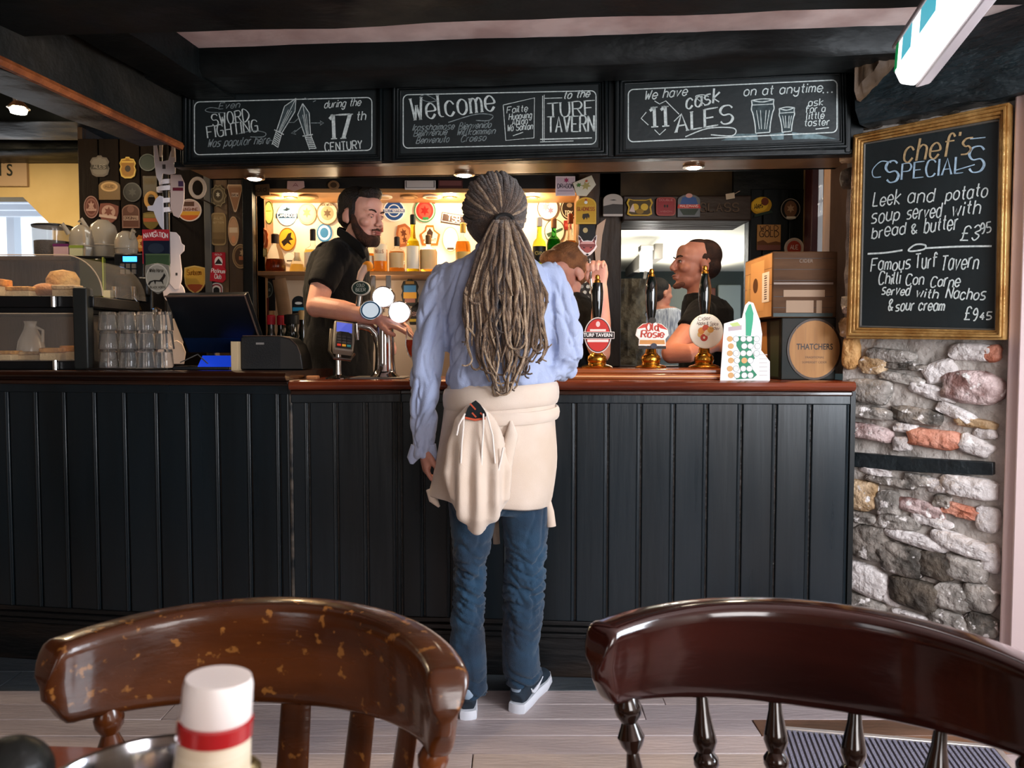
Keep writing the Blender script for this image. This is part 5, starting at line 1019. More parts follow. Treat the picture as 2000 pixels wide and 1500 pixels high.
# ------------------------------------------------------------------ bottles
def bottle(name, label, cx, d, z0, r, h, hn, glass, liquid=None, cap='#1a1512', labelc=None, lab=(.25, .6), lev=.7, group='spirit bottles on the lit shelf', neck=.012, fat=None, txt=None, caph=.05, tcol='#5a4030'):
    """lathe bottle: shoulder at h - hn, neck radius, liquid level as share of the body"""
    x = PX(cx, d); o = thing(name, label, 'bottle', (x, d, z0), group); c = (x, d, z0); hb = h - hn
    if fat: prof = [(r * .86, 0), (r, .008), (r * 1.0, hb * .3), (r * .75, hb * .72), (neck * 1.3, hb), (neck, hb + hn * .3), (neck, h - caph)]
    else: prof = [(r * .92, 0), (r, .008), (r, hb * .78), (r * .86, hb * .9), (neck * 1.3, hb * 1.0), (neck, hb + hn * .25), (neck, h - caph)]
    MB().lathe(prof, c, 20).build('glass', glass, o, ang=60)
    if liquid:
        top = hb * lev; pr = [(r * .8, .006), (r * .9, .012)]
        for (r0, z_), (r1, z1) in zip(prof, prof[1:]):
            if z_ > .008 and z_ < top: pr.append((r0 * .9, z_))
        rr = r
        for (r0, z_), (r1, z1) in zip(prof, prof[1:]):
            if z_ <= top <= z1: rr = r0 + (r1 - r0) * (top - z_) / max(1e-6, z1 - z_)
        pr.append((rr * .9, top)); MB().lathe(pr, c, 20).build('liquid', liquid, o, ang=60)
    MB().lathe([(neck * 1.25, h - caph), (neck * 1.25, h - .004), (neck * .9, h)], c, 16).build('cap', flatm(cap), o, bevel=.001)
    if labelc:
        a0, a1 = R(205), R(335); mb = MB(); vs = []; n = 12
        for zz in (hb * lab[0], hb * lab[1]):
            for i in range(n + 1): a = a0 + (a1 - a0) * i / n; vs.append((x + (r + .0012) * math.cos(a), d + (r + .0012) * math.sin(a), z0 + zz))
        mb.add(vs, [(i, i + 1, n + 2 + i, n + 1 + i) for i in range(n)]); mb.build('label', flatm(labelc), o)
        if txt:
            S_ = Surf((x, d - r - .002, z0 + hb * (lab[0] + lab[1]) / 2), (1, 0, 0)); m2 = MB(); text(m2, txt, (-r * .6, -.004), (r * .6, -.004), .016, .0, S_, w=.0022); m2.build('lettering', flatm(tcol), o)
    return o
def glassm(n, c, rough=.03): return M(n, c, rough, trans=1, ior=1.2, spec=.5)
gclear = glassm('glass_clear', '#f6fbfa'); ggreen = glassm('glass_green', '#3f9a45'); gdark = M('glass_dark', '#0d130d', .1, spec=.8); gyel = glassm('glass_yellow', '#d4d84a')
amber = M('whisky', '#d9862a', .1, trans=.75, ior=1.2); pale = M('pale_spirit', '#ecca66', .1, trans=.8, ior=1.2); brown = M('cognac', '#6a2a12', .1, trans=.5, ior=1.2)
zS = sz
bottle('spirit_bottle', 'bell-shaped clear bottle with brown liquor, leftmost in alcove', 541, 4.05, zS, .052, .205, .06, gclear, brown, '#3a2a20', None, lev=.5, fat=1, neck=.016)
bottle('spirit_bottle', 'squat pale bottle with black pourer next to the barman', 614, 4.08, zS, .045, .235, .09, gclear, pale, '#14110f', '#f0e6cf', (.2, .75), .85, caph=.06)
bottle('spirit_bottle', 'short faceted glass bottle glowing pale behind the barman back', 583, 4.12, zS, .04, .12, .03, gclear, pale, '#d8c9a8', None, lev=.6, fat=1)
bottle('whisky_bottle', 'amber whisky bottle half behind the barman beard', 722, 4.08, zS, .040, .20, .07, gclear, amber, '#7a1f1a', '#e4cfa8', (.2, .7), .8)
bottle('whisky_bottle', 'whisky bottle with tall cream label and dark cap', 745, 4.05, zS, .036, .265, .09, gclear, amber, '#6a2320', '#ecd9b6', (.35, .85), .7, txt='BELLS', tcol='#8a3a2a')
bottle('whisky_bottle', 'short wide whisky bottle with square buff label', 777, 4.05, zS, .042, .19, .06, gclear, amber, '#2a211c', '#e2bd86', (.2, .8), .85)
bottle('white_spirit_bottle', 'tall slim bottle with white label and green neck', 808, 4.02, zS, .034, .30, .12, gyel, pale, '#1f2a22', '#ece3cc', (.1, .75), .9, caph=.05)
bottle('whisky_bottle', 'stout bottle with pale gold label, nearest customer left', 838, 4.05, zS, .046, .20, .06, gclear, amber, '#7c5c34', '#e8c88e', (.12, .85), .85)
bottle('whisky_bottle', 'honey-coloured bottle partly behind the customer shoulder', 905, 4.04, zS, .040, .26, .08, gclear, amber, '#d9ac4a', '#e2bf6a', (.15, .6), .9)
bottle('green_bottle', 'yellow-green bottle with round black label, right of hair', 1053, 4.03, zS, .036, .29, .11, gyel, M('lime_liquor', '#8fae2a', .1, trans=.6, ior=1.2), '#d8d4c6', '#1d1c16', (.3, .75), .6, txt='GIN', tcol='#c9b05c')
bottle('green_bottle', 'bright green bottle with cream label and cork', 1081, 4.05, zS, .037, .285, .09, ggreen, M('green_liquor', '#2f8a3c', .1, trans=.6, ior=1.2), '#7a5434', '#e6dcb8', (.1, .6), .9)
bottle('whisky_bottle', 'orange bottle with long neck above the ducking barman', 1113, 4.0, zS, .038, .30, .13, gclear, amber, '#8a4a30', '#d98a3c', (.1, .6), .95)
zL = .90
for k, (cx, d_, r_, top, c, lb, lbl) in enumerate(((531, 3.93, .019, 615, '#a0182a', '#1a1414', 'wine bottle with red capsule, left one in lower alcove'), (550, 3.99, .019, 616, '#b01c2c', '#1a1414', 'wine bottle with red capsule, right one in lower alcove'),
        (571, 3.93, .026, 614, '#0e0f10', None, 'broad black bottle beside the red-capped wines'), (592, 4.02, .020, 606, '#a88a5c', None, 'green wine bottle with gold foil behind barman'))):
    zt_ = PZ(top, d_); h_ = zt_ - 1.02; bottle('wine_bottle', lbl, cx, d_, 1.02, r_ * 1.2, h_, .11, gdark, None, c, lb, group='bottles in the lower alcove', caph=.05, neck=.017 if k != 2 else .03)
MB().bb(PX(505, 3.95), PX(880, 3.95), 3.88, 4.16, .995, 1.02).build('bottle_ledge', tan, niche, bevel=.002)

# ================================================================== THINGS ON THE BAR
chrome = M('chrome', '#d8d4d0', .08, 1); brass = M('brass', '#d69a45', .14, 1, bump=.05, bscale=30); blackpl = M('black_plastic', '#0c0d0f', .35, bump=.1, bscale=200)
blackgl = M('black_ceramic', '#060d0c', .06, coat=1); steel = M('brushed_steel', '#9b9690', .25, 1)
acr = M('acrylic', '#f2e4d4', .04, alpha=.12, spec=1); tumb = M('tumbler_glass', '#fbfbfa', .03, trans=.965, ior=1.3)
rt = random.Random(3)
# hand pumps
plinthw = M('plinth_wood', '#9a5228', .2, bump=.1, bscale=30, col2='#743618', vscale=12, stretch=(.1, 1, 1), coat=.5)
pl = thing('pump_plinth', 'polished red-brown wooden plinth under the three hand pumps', 'plinth', (.4, 2.95, TOPR))
x0, x1 = PX(1040, 2.86), PX(1425, 2.83)
mb = MB(xf=BARX); a0, a1 = -.13, .81
mb.bb(.07, .80, .07, .32, TOPR, TOPR + .022); mb.build('base_board', plinthw, pl, bevel=.006, seg=3)
mb = MB(xf=BARX); mb.bb(.08, .79, .085, .31, TOPR + .022, TOPR + .040); mb.build('top_board', plinthw, pl, bevel=.005, seg=3)
mb = MB(xf=BARX); mb.tube([(.07, .068, TOPR + .012), (.80, .068, TOPR + .012)], .003, 8); mb.build('brass_line', M('pale_edge', '#d9a271', .3), pl)
ZP = TOPR + .040
def hand_pump(cx, label, clipf, top):
    d = 2.95; x = PX(cx, d); o = thing('hand_pump', label, 'beer pump', (x, d, ZP), 'hand pumps on the plinth'); c = (x, d, ZP)
    MB().lathe([(.058, 0), (.060, .004), (.052, .010), (.036, .014), (.034, .020), (.038, .030), (.036, .044), (.028, .052), (.022, .058), (.020, .075), (.014, .085), (.012, .17)], c, 32).build('base', brass, o)
    zt_ = PZ(top, d) - ZP
    MB().lathe([(.010, .165), (.012, .18), (.018, .215), (.0225, .26), (.0235, .29), (.020, .325), (.0135, zt_ - .034), (.0125, zt_ - .03)], c, 24).build('handle', blackgl, o)
    MB().lathe([(.0135, zt_ - .032), (.0125, zt_ - .024), (.008, zt_ - .020), (.010, zt_ - .013), (.008, zt_ - .003), (.0, zt_)], c, 20).build('finial', brass, o)
    clipf(o, Surf((x, d - .022, ZP), (1, -.04, 0))); return o
def pfield(o, S, name, pts, n, col): MB().sheet(pts, n, S).build(name, flatm(col), o)
def ellp(cx, cy, rx, ry, n=36): return [(cx + rx * math.cos(2 * math.pi * i / n), cy + ry * math.sin(2 * math.pi * i / n)) for i in range(n)]
def turf(o, S):
    cy = .125; MB().prism(ellp(0, cy, .052, .068), 0, .006, S).build('clip', flatm('#d8c8c0'), o, bevel=.001)
    pfield(o, S, 'clip_field', ellp(0, cy, .048, .064), .0066, '#2a1512'); pfield(o, S, 'clip_field', ellp(0, cy, .045, .061), .007, '#c5322a')
    pfield(o, S, 'clip_emblem', ellp(0, cy + .042, .008, .011, 12), .0076, '#f0c8c0')
    MB().prism([(-.062, cy - .014), (.062, cy - .014), (.062, cy + .013), (-.062, cy + .013)], .006, .010, S).build('clip_band', flatm('#e2d2ca'), o, bevel=.001)
    pfield(o, S, 'clip_field', [(-.060, cy - .012), (.060, cy - .012), (.060, cy + .011), (-.060, cy + .011)], .0104, '#271a17')
    pfield(o, S, 'clip_field', [(-.040, cy - .026), (.040, cy - .026), (.040, cy - .016), (-.040, cy - .016)], .0078, '#e8d8cc'); pfield(o, S, 'clip_field', [(-.03, cy + .015), (.03, cy + .015), (.03, cy + .023), (-.03, cy + .023)], .0078, '#e8d8cc')
    bfont('TURF TAVERN', .0185, S, 0, cy, .0112, width=.108, mat=flatm('#f5efe8'), name='clip_lettering', parent=o, bold=.0004)
def rosie(o, S):
    cy = .135; pts = [(-.064, -.01), (-.058, .016), (-.036, .034), (-.012, .036), (0, .046), (.014, .036), (.036, .032), (.058, .012), (.062, -.01), (.050, -.024), (.052, -.050), (-.052, -.050), (-.050, -.024)]
    pts = [(a, b + cy) for a, b in pts]; MB().prism(pts, 0, .006, S).build('clip', flatm('#efe3d6'), o, bevel=.001)
    pfield(o, S, 'clip_field', [(a * .93, cy + (b - cy) * .9) for a, b in pts[:10]], .0066, '#f2e9dd'); pfield(o, S, 'clip_field', [(-.058, cy + .014), (-.034, cy + .032), (-.014, cy + .034), (-.02, cy + .02)], .007, '#c8453a'); pfield(o, S, 'clip_field', [(.058, cy + .010), (.036, cy + .030), (.016, cy + .034), (.03, cy + .016)], .007, '#c8453a')
    m = MB(); text(m, 'Old', (-.022, cy + .008), (.022, cy + .008), .026, .008, S, w=.0036, pen=.8); text(m, 'Rosie', (-.042, cy - .018), (.042, cy - .018), .026, .008, S, w=.0036, pen=.8, slant=.1); m.build('clip_lettering', flatm('#b8402e'), o)
    pfield(o, S, 'clip_field', [(-.048, cy - .044), (.048, cy - .044), (.046, cy - .028), (-.046, cy - .028)], .0072, '#c98a4a')
    MB().prism([(-.052, cy - .062), (.052, cy - .062), (.052, cy - .052), (-.052, cy - .052)], .002, .007, S).build('clip_foot', flatm('#2c211b'), o); pfield(o, S, 'clip_emblem', ellp(.006, cy - .050, .012, .010, 14), .0085, '#3a3c48')
    pfield(o, S, 'clip_emblem', ellp(0, cy + .046, .014, .012, 18), .0075, '#2f2a22')
def apples(o, S):
    cy = .140; MB().prism(ellp(0, cy, .064, .066), 0, .006, S).build('clip', flatm('#e8dfc8'), o, bevel=.0015); pfield(o, S, 'clip_field', ellp(0, cy, .060, .062), .0066, '#f3ecd9')
    for x, y, r_, c in ((-.018, .002, .013, '#d98a3a'), (-.002, .012, .013, '#c8502c'), (.016, .006, .012, '#d9a04a'), (.004, -.006, .012, '#e0c8a0'), (-.008, -.024, .014, '#b83a26'), (-.022, -.012, .011, '#e0b060')): pfield(o, S, 'clip_emblem', ellp(x, cy + y, r_, r_, 18), .0070 + (x + .03) * .01, c)
    pfield(o, S, 'clip_emblem', ellp(-.008, cy - .024, .004, .005, 10), .0082, '#ecdcc0')
    m = MB(); text(m, 'Cider', (-.03, cy + .040), (.016, cy + .044), .013, .0076, S, w=.0016); text(m, 'Apple & Spice', (-.036, cy + .026), (.044, cy + .022), .012, .0076, S, w=.0015); text(m, 'Cider', (.012, cy + .010), (.05, cy + .004), .011, .0076, S, w=.0014); m.build('clip_lettering', flatm('#6a4a3a'), o)
hand_pump(1166, 'left hand pump with red oval clip crossed by a dark band', turf, 536)
hand_pump(1271, 'middle hand pump with cloud-shaped cream and red clip', rosie, 524)
hand_pump(1375, 'right hand pump with round cream clip of painted apples', apples, 518)
# white cut-out promo card
PSf = Surf((0, 2.80, 0), (1, -.05, 0))
o = thing('promo_card', 'white cut-out ale card with green map and rows of circles', 'card', P(1456, 742, 2.76))
pp = [(1406, 744), (1414, 632), (1449, 621), (1455, 596), (1462, 589), (1471, 592), (1484, 627), (1488, 652), (1486, 684), (1494, 694), (1503, 706), (1503, 744)]
q = [PSf.px(*p) for p in pp]; bz = TOPR; q = [(a, max(b, bz)) for a, b in q]
q[0] = (q[0][0], bz); q[-1] = (q[-1][0], bz)
MB().prism(q, 0, .004, PSf).build('card', flatm('#ece6e4'), o)
gq = [(1437, 657), (1472, 657), (1472, 672), (1465, 680), (1474, 700), (1463, 708), (1470, 722), (1478, 732), (1470, 739), (1436, 741), (1446, 725), (1440, 706), (1446, 690), (1438, 676)]
MB().sheet([PSf.px(*p) for p in gq], .0046, PSf).build('map', flatm('#1f7a55'), o)
MB().sheet([PSf.px(*p) for p in [(1462, 595), (1466, 594), (1471, 612), (1470, 628), (1466, 656), (1456, 656), (1456, 626), (1455, 612)]], .0048, PSf).build('bottle_print', flatm('#2f9a72'), o)
for j, y in enumerate((662, 676, 690, 704, 720, 733)):
    for i, x in enumerate((1425, 1437, 1451, 1463, 1477)):
        if (i == 4 and j > 2) or (i == 1 and j in (1,)): continue
        a, b = PSf.px(x + (2 if j % 2 else 0), y); s_ = 5.6 * 2.8 / 1500
        MB().sheet(ellp(a, b, s_, s_, 16), .0052, PSf).build('circle', flatm('#c99a62' if i == 0 or (i == 2 and j == 3) else '#f4f0ec'), o)
        if i and not (i == 2 and j == 3): MB().frame(ellp(a, b, s_ * 1.06, s_ * 1.06, 16), ellp(a, b, s_ * .9, s_ * .9, 16), .005, .0055, PSf).build('circle_rim', flatm('#8a938c'), o)
MB().sheet([PSf.px(*p) for p in [(1422, 639), (1448, 635), (1448, 644), (1422, 647)]], .0046, PSf).build('print', flatm('#b5a2a4'), o)
MB().sheet([PSf.px(*p) for p in [(1424, 632), (1440, 629), (1446, 636), (1430, 638)]], .0048, PSf).build('print', flatm('#b8c878'), o)
for k in range(6): MB().sheet([PSf.px(*p) for p in [(1482, 692 + k * 8), (1498, 692 + k * 8), (1498, 693.5 + k * 8), (1482, 693.5 + k * 8)]], .0046, PSf).build('print', flatm('#b8b0ac'), o)
mb = MB(); mb.prism([(q[0][0] + .02, bz), (q[-1][0] - .05, bz), (q[-1][0] - .08, bz + .12)], -.05, -.048, PSf); mb.add([PSf.w(q[0][0] + .05, bz, 0), PSf.w(q[0][0] + .09, bz, 0), PSf.w(q[0][0] + .07, bz + .12, 0), PSf.w(q[0][0] + .07, bz, -.05)], [(0, 2, 3), (1, 3, 2), (0, 3, 1), (0, 1, 2)]); 
# cartons
def carton(name, label, x0, x1, y0, y1, z0, z1, mface, mside):
    o = thing(name, label, 'carton', ((x0 + x1) / 2, y0, z0), 'drink cartons stacked by the stone wall')
    MB().bb(x0, x1, y0, y1, z0, z1).build('box', mface, o, bevel=.004); return o
planks = M('printed_planks', '#3c2616', .6, spec=.12, col2='#5c3f28', vscale=8, stretch=(.3, 1, 1.5)); plankl = M('printed_pale_planks', '#b07f4e', .6, spec=.2, col2='#c99a68', vscale=6)
bx0, bx1, by = PX(1527, 2.79), 1.165, 2.80
z1_, z2_, z3_ = 1.313, 1.436, 1.552
gk = M('carton_dark_print', '#0f1613', .5, spec=.15, col2='#231c14', vscale=5)
o = carton('carton', 'lower carton printed with a round wooden barrel end', bx0, bx1 + .015, by, by + .27, TOPR, z1_, gk, gk)
S_ = Surf((0, by, 0), (1, 0, 0)); SL = Surf((bx0, by + .27, 0), (0, -1, 0))
cx_, cz_ = S_.px(1590, 682)
MB().prism(ellp(cx_, cz_, .100, .112), .0, .004, S_).build('barrel_rim', flatm('#3a2a1e'), o); MB().sheet(ellp(cx_, cz_, .092, .104), .0048, S_).build('barrel_end', M('barrel_print', '#8f6236', .5, spec=.2, col2='#a97a48', vscale=8, stretch=(3, 1, .3)), o)
for k in range(-2, 3): MB().sheet([(cx_ + k * .034 - .0006, cz_ - .08), (cx_ + k * .034 + .0006, cz_ - .08), (cx_ + k * .034 + .0006, cz_ + .08), (cx_ + k * .034 - .0006, cz_ + .08)], .0051, S_).build('stave_line', flatm('#8a6238'), o)
bfont('THATCHERS', .030, S_, cx_, cz_ + .008, .0056, width=.132, mat=flatm('#221812'), name='lettering', parent=o, bold=.0005)
bfont('TRADITIONAL', .011, S_, cx_, cz_ - .030, .0056, width=.07, mat=flatm('#5a3f28'), name='lettering', parent=o); bfont('SOMERSET CIDER', .011, S_, cx_, cz_ - .048, .0056, width=.09, mat=flatm('#5a3f28'), name='lettering', parent=o)
MB().sheet([(.03, TOPR + .01), (.13, TOPR + .01), (.11, z1_ - .01), (.03, z1_ - .01)], .001, SL).build('side_print', flatm('#b07a42'), o); MB().sheet([(.16, TOPR + .01), (.25, TOPR + .01), (.25, z1_ - .01), (.15, z1_ - .01)], .001, SL).build('side_print', flatm('#2c3a2c'), o)
ux0 = .945
o = carton('carton', 'upper carton printed like wooden planks with barcode sticker', ux0, bx1 + .015, by, by + .33, z1_, z3_, planks, plankl)
SL = Surf((ux0, by + .33, 0), (0, -1, 0)); 
MB().sheet([(.005, z1_ + .005), (.325, z1_ + .005), (.325, z3_ - .005), (.005, z3_ - .005)], .0008, SL).build('side_print', plankl, o)
for k in range(1, 4): MB().sheet([(.005, z1_ + .06 * k), (.325, z1_ + .06 * k), (.325, z1_ + .06 * k + .002), (.005, z1_ + .06 * k + .002)], .0011, SL).build('plank_line', flatm('#7a5230'), o)
MB().sheet([(.08, z1_ + .03), (.24, z1_ + .03), (.24, z3_ - .02), (.08, z3_ - .02)], .0014, SL).build('label', flatm('#cf9c66'), o); MB().sheet(ellp(.14, z1_ + .13, .03, .028), .0018, SL).build('emblem', flatm('#5c3a1c'), o)
MB().sheet([(.22, z1_ + .06), (.30, z1_ + .06), (.30, z1_ + .17), (.22, z1_ + .17)], .0020, SL).build('sticker', flatm('#e6dcd4'), o)
for k in range(11): MB().sheet([(.245, z1_ + .07 + k * .0085), (.275, z1_ + .07 + k * .0085), (.275, z1_ + .0735 + k * .0085 + .002 * (k % 3 == 0)), (.245, z1_ + .0735 + k * .0085)], .0024, SL).build('barcode_line', flatm('#4a3030'), o)
for k in range(5): MB().sheet([(.02 + k * .012, z1_ + .04), (.026 + k * .012, z1_ + .04), (.05 + k * .004, z3_ - .06), (.045 + k * .004, z3_ - .06)], .0018, SL).build('wheat_print', flatm('#d9b070'), o)
for z in (z1_ + .035, z1_ + .075, z2_ + .01, z2_ + .05, z2_ + .09): MB().sheet([(ux0 + .004, z), (bx1, z), (bx1, z + .0018), (ux0 + .004, z + .0018)], .001, S_).build('plank_line', flatm('#2a1c14'), o)
MB().sheet([(ux0 + .004, z2_ - .003), (bx1, z2_ - .003), (bx1, z2_ + .004), (ux0 + .004, z2_ + .004)], .0014, S_).build('flap_seam', flatm('#7d6a5c'), o)
for a, b, c, d in ((.04, .19, .075, .100), (.05, .15, .018, .062), (.16, .18, .016, .062)): MB().sheet([(ux0 + a, z1_ + c), (ux0 + b, z1_ + c), (ux0 + b, z1_ + d), (ux0 + a, z1_ + d)], .0018, S_).build('label', flatm('#8a6c50'), o)
MB().sheet([(ux0 + .004, z1_ + .003), (bx1, z1_ + .003), (bx1, z1_ + .016), (ux0 + .004, z1_ + .016)], .0018, S_).build('band', flatm('#26302c'), o)
bfont('CIDER', .018, S_, ux0 + .12, z3_ - .035, .0018, mat=flatm('#76604e'), name='lettering', parent=o)

# ------------------------------------------------------------------ beer font with lenses
o = thing('beer_font', 'chrome swan-neck beer tap with round white lit badges', 'beer tap', (PX(752, 2.98), 2.98, TOPR)); d = 2.98
def q3(x, y, dd=d): return P(x, y, dd)
xb = PX(752, d); H0 = PZ(640, d) - TOPR
MB().lathe([(.060, 0), (.058, .006), (.046, .016), (.040, .035), (.037, .07), (.036, H0 * .7), (.034, H0), (.02, H0 + .012)], (xb, d, TOPR), 32).build('column', chrome, o)
MB().tube([q3(745, 700), q3(742, 672), q3(736, 652), q3(724, 640), q3(708, 636), q3(700, 637)], [.020, .020, .020, .018, .017, .017], 18).build('spout_arm', chrome, o)
MB().tube([q3(697, 632), q3(697, 652), q3(698, 664)], [.010, .009, .007], 12).build('spout', chrome, o)
MB().tube([q3(752, 642), q3(762, 622), q3(790, 618)], [.014, .014, .012], 12).build('manifold', chrome, o); MB().tube([q3(752, 642), q3(728, 622), q3(708, 610)], [.014, .012, .010], 12).build('manifold', chrome, o)
lens = M('lit_badge', '#f4f6ff', .3, emit=2.2); LSf = flat(2.93)
for k, (x, y, rx, ry, m_) in enumerate(((748, 580, 20, 19, lens), (780, 610, 20, 20, lens), (724, 606, 20, 18, M('blue_badge', '#c9d8e4', .3, emit=.6)))):
    a, b = LSf.px(x, y); s_ = 2.93 / 1500; MB().prism(ellp(a, b, rx * s_ * 1.12, ry * s_ * 1.12), -.03, -.002, LSf).build('badge_housing', chrome, o, bevel=.003); MB().prism(ellp(a, b, rx * s_, ry * s_), -.004, .004, LSf).build('badge_lens', m_, o, bevel=.003)
    if k == 2: m = MB(); m.frame(ellp(a, b, rx * s_ * .95, ry * s_ * .95), ellp(a, b, rx * s_ * .8, ry * s_ * .8), .004, .0046, LSf); m.build('badge_ring', flatm('#2f5f86'), o)
    MB().tube([q3(x, y + 10), q3(x, y + 30)], .008, 10).build('badge_stem', chrome, o)
a, b = LSf.px(705, 563); MB().prism(ellp(a, b, .035, .0275), -.012, .006, LSf).build('oval_badge', flatm('#c9c8bc'), o, bevel=.002); MB().sheet(ellp(a, b, .031, .0235), .0066, LSf).build('oval_field', flatm('#24382f'), o)
m = MB(); text(m, 'COLD', (a - .014, b + .006), (a + .014, b + .006), .010, .0072, LSf, w=.0014); text(m, 'BEER', (a - .018, b - .012), (a + .018, b - .012), .012, .0072, LSf, w=.0016); m.build('oval_lettering', flatm('#c9cfc4'), o)
MB().tube([q3(703, 578), q3(700, 600), q3(706, 614)], [(.012, .008)] * 3, 10).build('badge_stem', steel, o)
MB().tube([q3(702, 548), q3(706, 534), q3(714, 522), q3(722, 514)], [.012, .015, .016, .010], 12).build('ceramic_handle', flatm('#d9b8a8'), o); MB().ell(q3(718, 520), (.022, .014, .020)).build('handle_top', flatm('#e0902a'), o)
for x in (730, 760): MB().bb(PX(x - 5, 3.05), PX(x + 5, 3.05), 3.045, 3.055, PZ(602, 3.05), PZ(538, 3.05)).build('tap_lever', steel, o, bevel=.002)
MB(xf=BARX).bb(-.66, -.36, .05, .30, TOPR, TOPR + .008).build('drip_tray', steel, o, bevel=.003) if False else None
tag(MB().bb(PX(690, 2.95), PX(792, 2.95), 2.88, 3.06, TOPR, TOPR + .006).build('drip_mat', M('grey_rubber', '#77706b', .5), bevel=.002), 'thin grey drip mat under the chrome beer tap', 'mat')
bpy.data.objects['beer_font'].location.z += 0
# card reader
o = thing('card_reader', 'grey card payment terminal on a chrome pole stand', 'card reader', (PX(660, 2.92), 2.92, TOPR)); d = 2.92; x = PX(661, d)
MB().lathe([(.050, 0), (.048, .004), (.030, .010), (.012, .016), (.0105, .03), (.0105, .10)], (x, d, TOPR), 28).build('stand', chrome, o)
TS = Surf(P(672, 656, 2.90), (.93, .30, -.12), V((-.42, .50, .76)))
U2 = TS.R.cross(TS.N) * -1; TS.U = TS.N.cross(TS.R).normalized()
bd = [(-.036, -.07), (.036, -.07), (.040, -.02), (.038, .075), (-.038, .075), (-.040, -.02)]
MB().prism(bd, -.032, 0, TS).build('body', M('reader_grey', '#8d8478', .35), o, bevel=.006, seg=3)
MB().prism([(-.029, .018), (.029, .018), (.029, .064), (-.029, .064)], -.004, .002, TS).build('screen', M('reader_screen', '#4a57b8', .3, emit=.9), o)
MB().prism([(-.030, -.062), (.030, -.062), (.030, .008), (.016, .018), (-.016, .018), (-.030, .008)], -.004, .004, TS).build('keypad', M('keypad_dark', '#2a2a2c', .4), o, bevel=.001)
for j in range(4):
    for i in range(3):
        c_ = '#3c3c40' if j else ['#c83a34', '#d9a838', '#2f8a9a'][i]; a, b = (i - 1) * .018, -.052 + j * .014
        MB().prism([(a - .007, b - .005), (a + .007, b - .005), (a + .007, b + .005), (a - .007, b + .005)], .003, .007, TS).build('key', flatm(c_), o)
MB().tube([TS.w(-.045, .06, -.04), TS.w(-.047, -.05, -.04), TS.w(-.03, -.085, -.035), TS.w(.03, -.085, -.035), TS.w(.045, -.05, -.04)], .006, 8).build('cradle', steel, o)
# wine glass with rose drink
xg = PX(815, 2.80); o = thing('wine_glass', 'stemmed glass of rosé on the bar beside the blue shirt sleeve', 'glass', (xg, 2.80, TOPR)); c = (xg, 2.80, TOPR)
hb_ = PZ(640, 2.80) - TOPR
MB().lathe([(.034, 0), (.032, .003), (.006, .008), (.0045, .03), (.0045, .055), (.014, .066), (.034, .092), (.043, .125), (.043, .14), (.038, hb_), (.0365, hb_), (.0405, .14), (.041, .125), (.032, .094), (.012, .070), (.001, .062)], c, 32).build('glass', M('wine_glass_glass', '#f6f9f8', .02, trans=1, ior=1.3), o, ang=60)
MB().lathe([(.001, .064), (.011, .071), (.030, .095), (.039, .124), (.0395, .138), (.0385, .146), (.0, .146)], c, 32).build('drink', M('rose_wine', '#e0562f', .05, trans=.6, ior=1.1), o)
# receipt and pen on the counter
tag(MB().bb(PX(600, 2.9), PX(622, 2.9), 2.88, 2.92, TOPR, TOPR + .012).build('till_roll', flatm('#c98a5a'), bevel=.004), 'small tan paper roll beside the card reader', 'paper')

# ------------------------------------------------------------------ left part of the bar: till, printer, tumblers, cake stand
def L3(x, y, dd): return P(x, y, dd)
o = thing('till', 'dark touch-screen till seen from behind, blue glow on its base', 'till', (PX(415, 3.05), 3.05, TOPL))
tl_, tr_, br_, bl_ = L3(322, 579, 3.0), L3(478, 577, 2.95), L3(507, 656, 3.06), L3(366, 690, 3.12)
br_ = tr_ + (bl_ - tl_); nrm = (tr_ - tl_).cross(bl_ - tl_).normalized()
if nrm.y > 0: nrm = -nrm
mb = MB(); vs = [tl_, tr_, br_, bl_] + [p - nrm * .035 for p in (tl_, tr_, br_, bl_)]; mb.add(vs, [(3, 2, 1, 0), (4, 5, 6, 7), (0, 1, 5, 4), (1, 2, 6, 5), (2, 3, 7, 6), (3, 0, 4, 7)])
mb.build('screen_back', M('till_plastic', '#0a0f14', .3, spec=.6), o, bevel=.004, fix=True)
rim_ = MB(); rim_.tube([tl_ + nrm * .001, tr_ + nrm * .001, br_ + nrm * .001], .004, 8); rim_.build('screen_edge', M('till_edge', '#4d3d36', .3), o)
mb = MB(); a_ = bl_.lerp(br_, .2) ; b_ = bl_.lerp(br_, .75)
mb.add([bl_ + nrm * .001 + (tl_ - bl_) * t0 + (br_ - bl_) * s0 for t0, s0 in ((.02, .03), (.02, .97), (.28, .97), (.28, .03))], [(0, 1, 2, 3)]); mb.build('screen_band', M('till_blue_band', '#0b1d3a', .25), o)
MB().box((PX(415, 3.12), 3.14, TOPL + .05), (.03, .05, .1), Matrix.Rotation(R(15), 3, 'X')).build('neck', steel, o, bevel=.003)
MB().bb(PX(356, 3.05), PX(462, 3.05), 2.96, 3.14, TOPL, TOPL + .014).build('base', blackpl, o, bevel=.003)
MB().add([(PX(384, 2.95), 2.958, TOPL + .012), (PX(462, 2.95), 2.958, TOPL + .012), (PX(462, 3.0), 3.02, TOPL + .055), (PX(392, 3.0), 3.02, TOPL + .055)], [(0, 1, 2, 3)]).build('display', M('till_blue_reflection', '#1436b0', .3, emit=1.0), o)  # blue screen reflection on the base, put in as a glowing sheet
MB().tube([L3(352, 708, 3.0), L3(386, 692, 3.0), L3(412, 716, 2.97)], .0025, 6).build('cable', flatm('#5a5652'), o)
o = thing('receipt_printer', 'black receipt printer with a rounded side, right of the till', 'printer', (PX(530, 3.0), 3.0, TOPL)); S_ = flat(2.93)
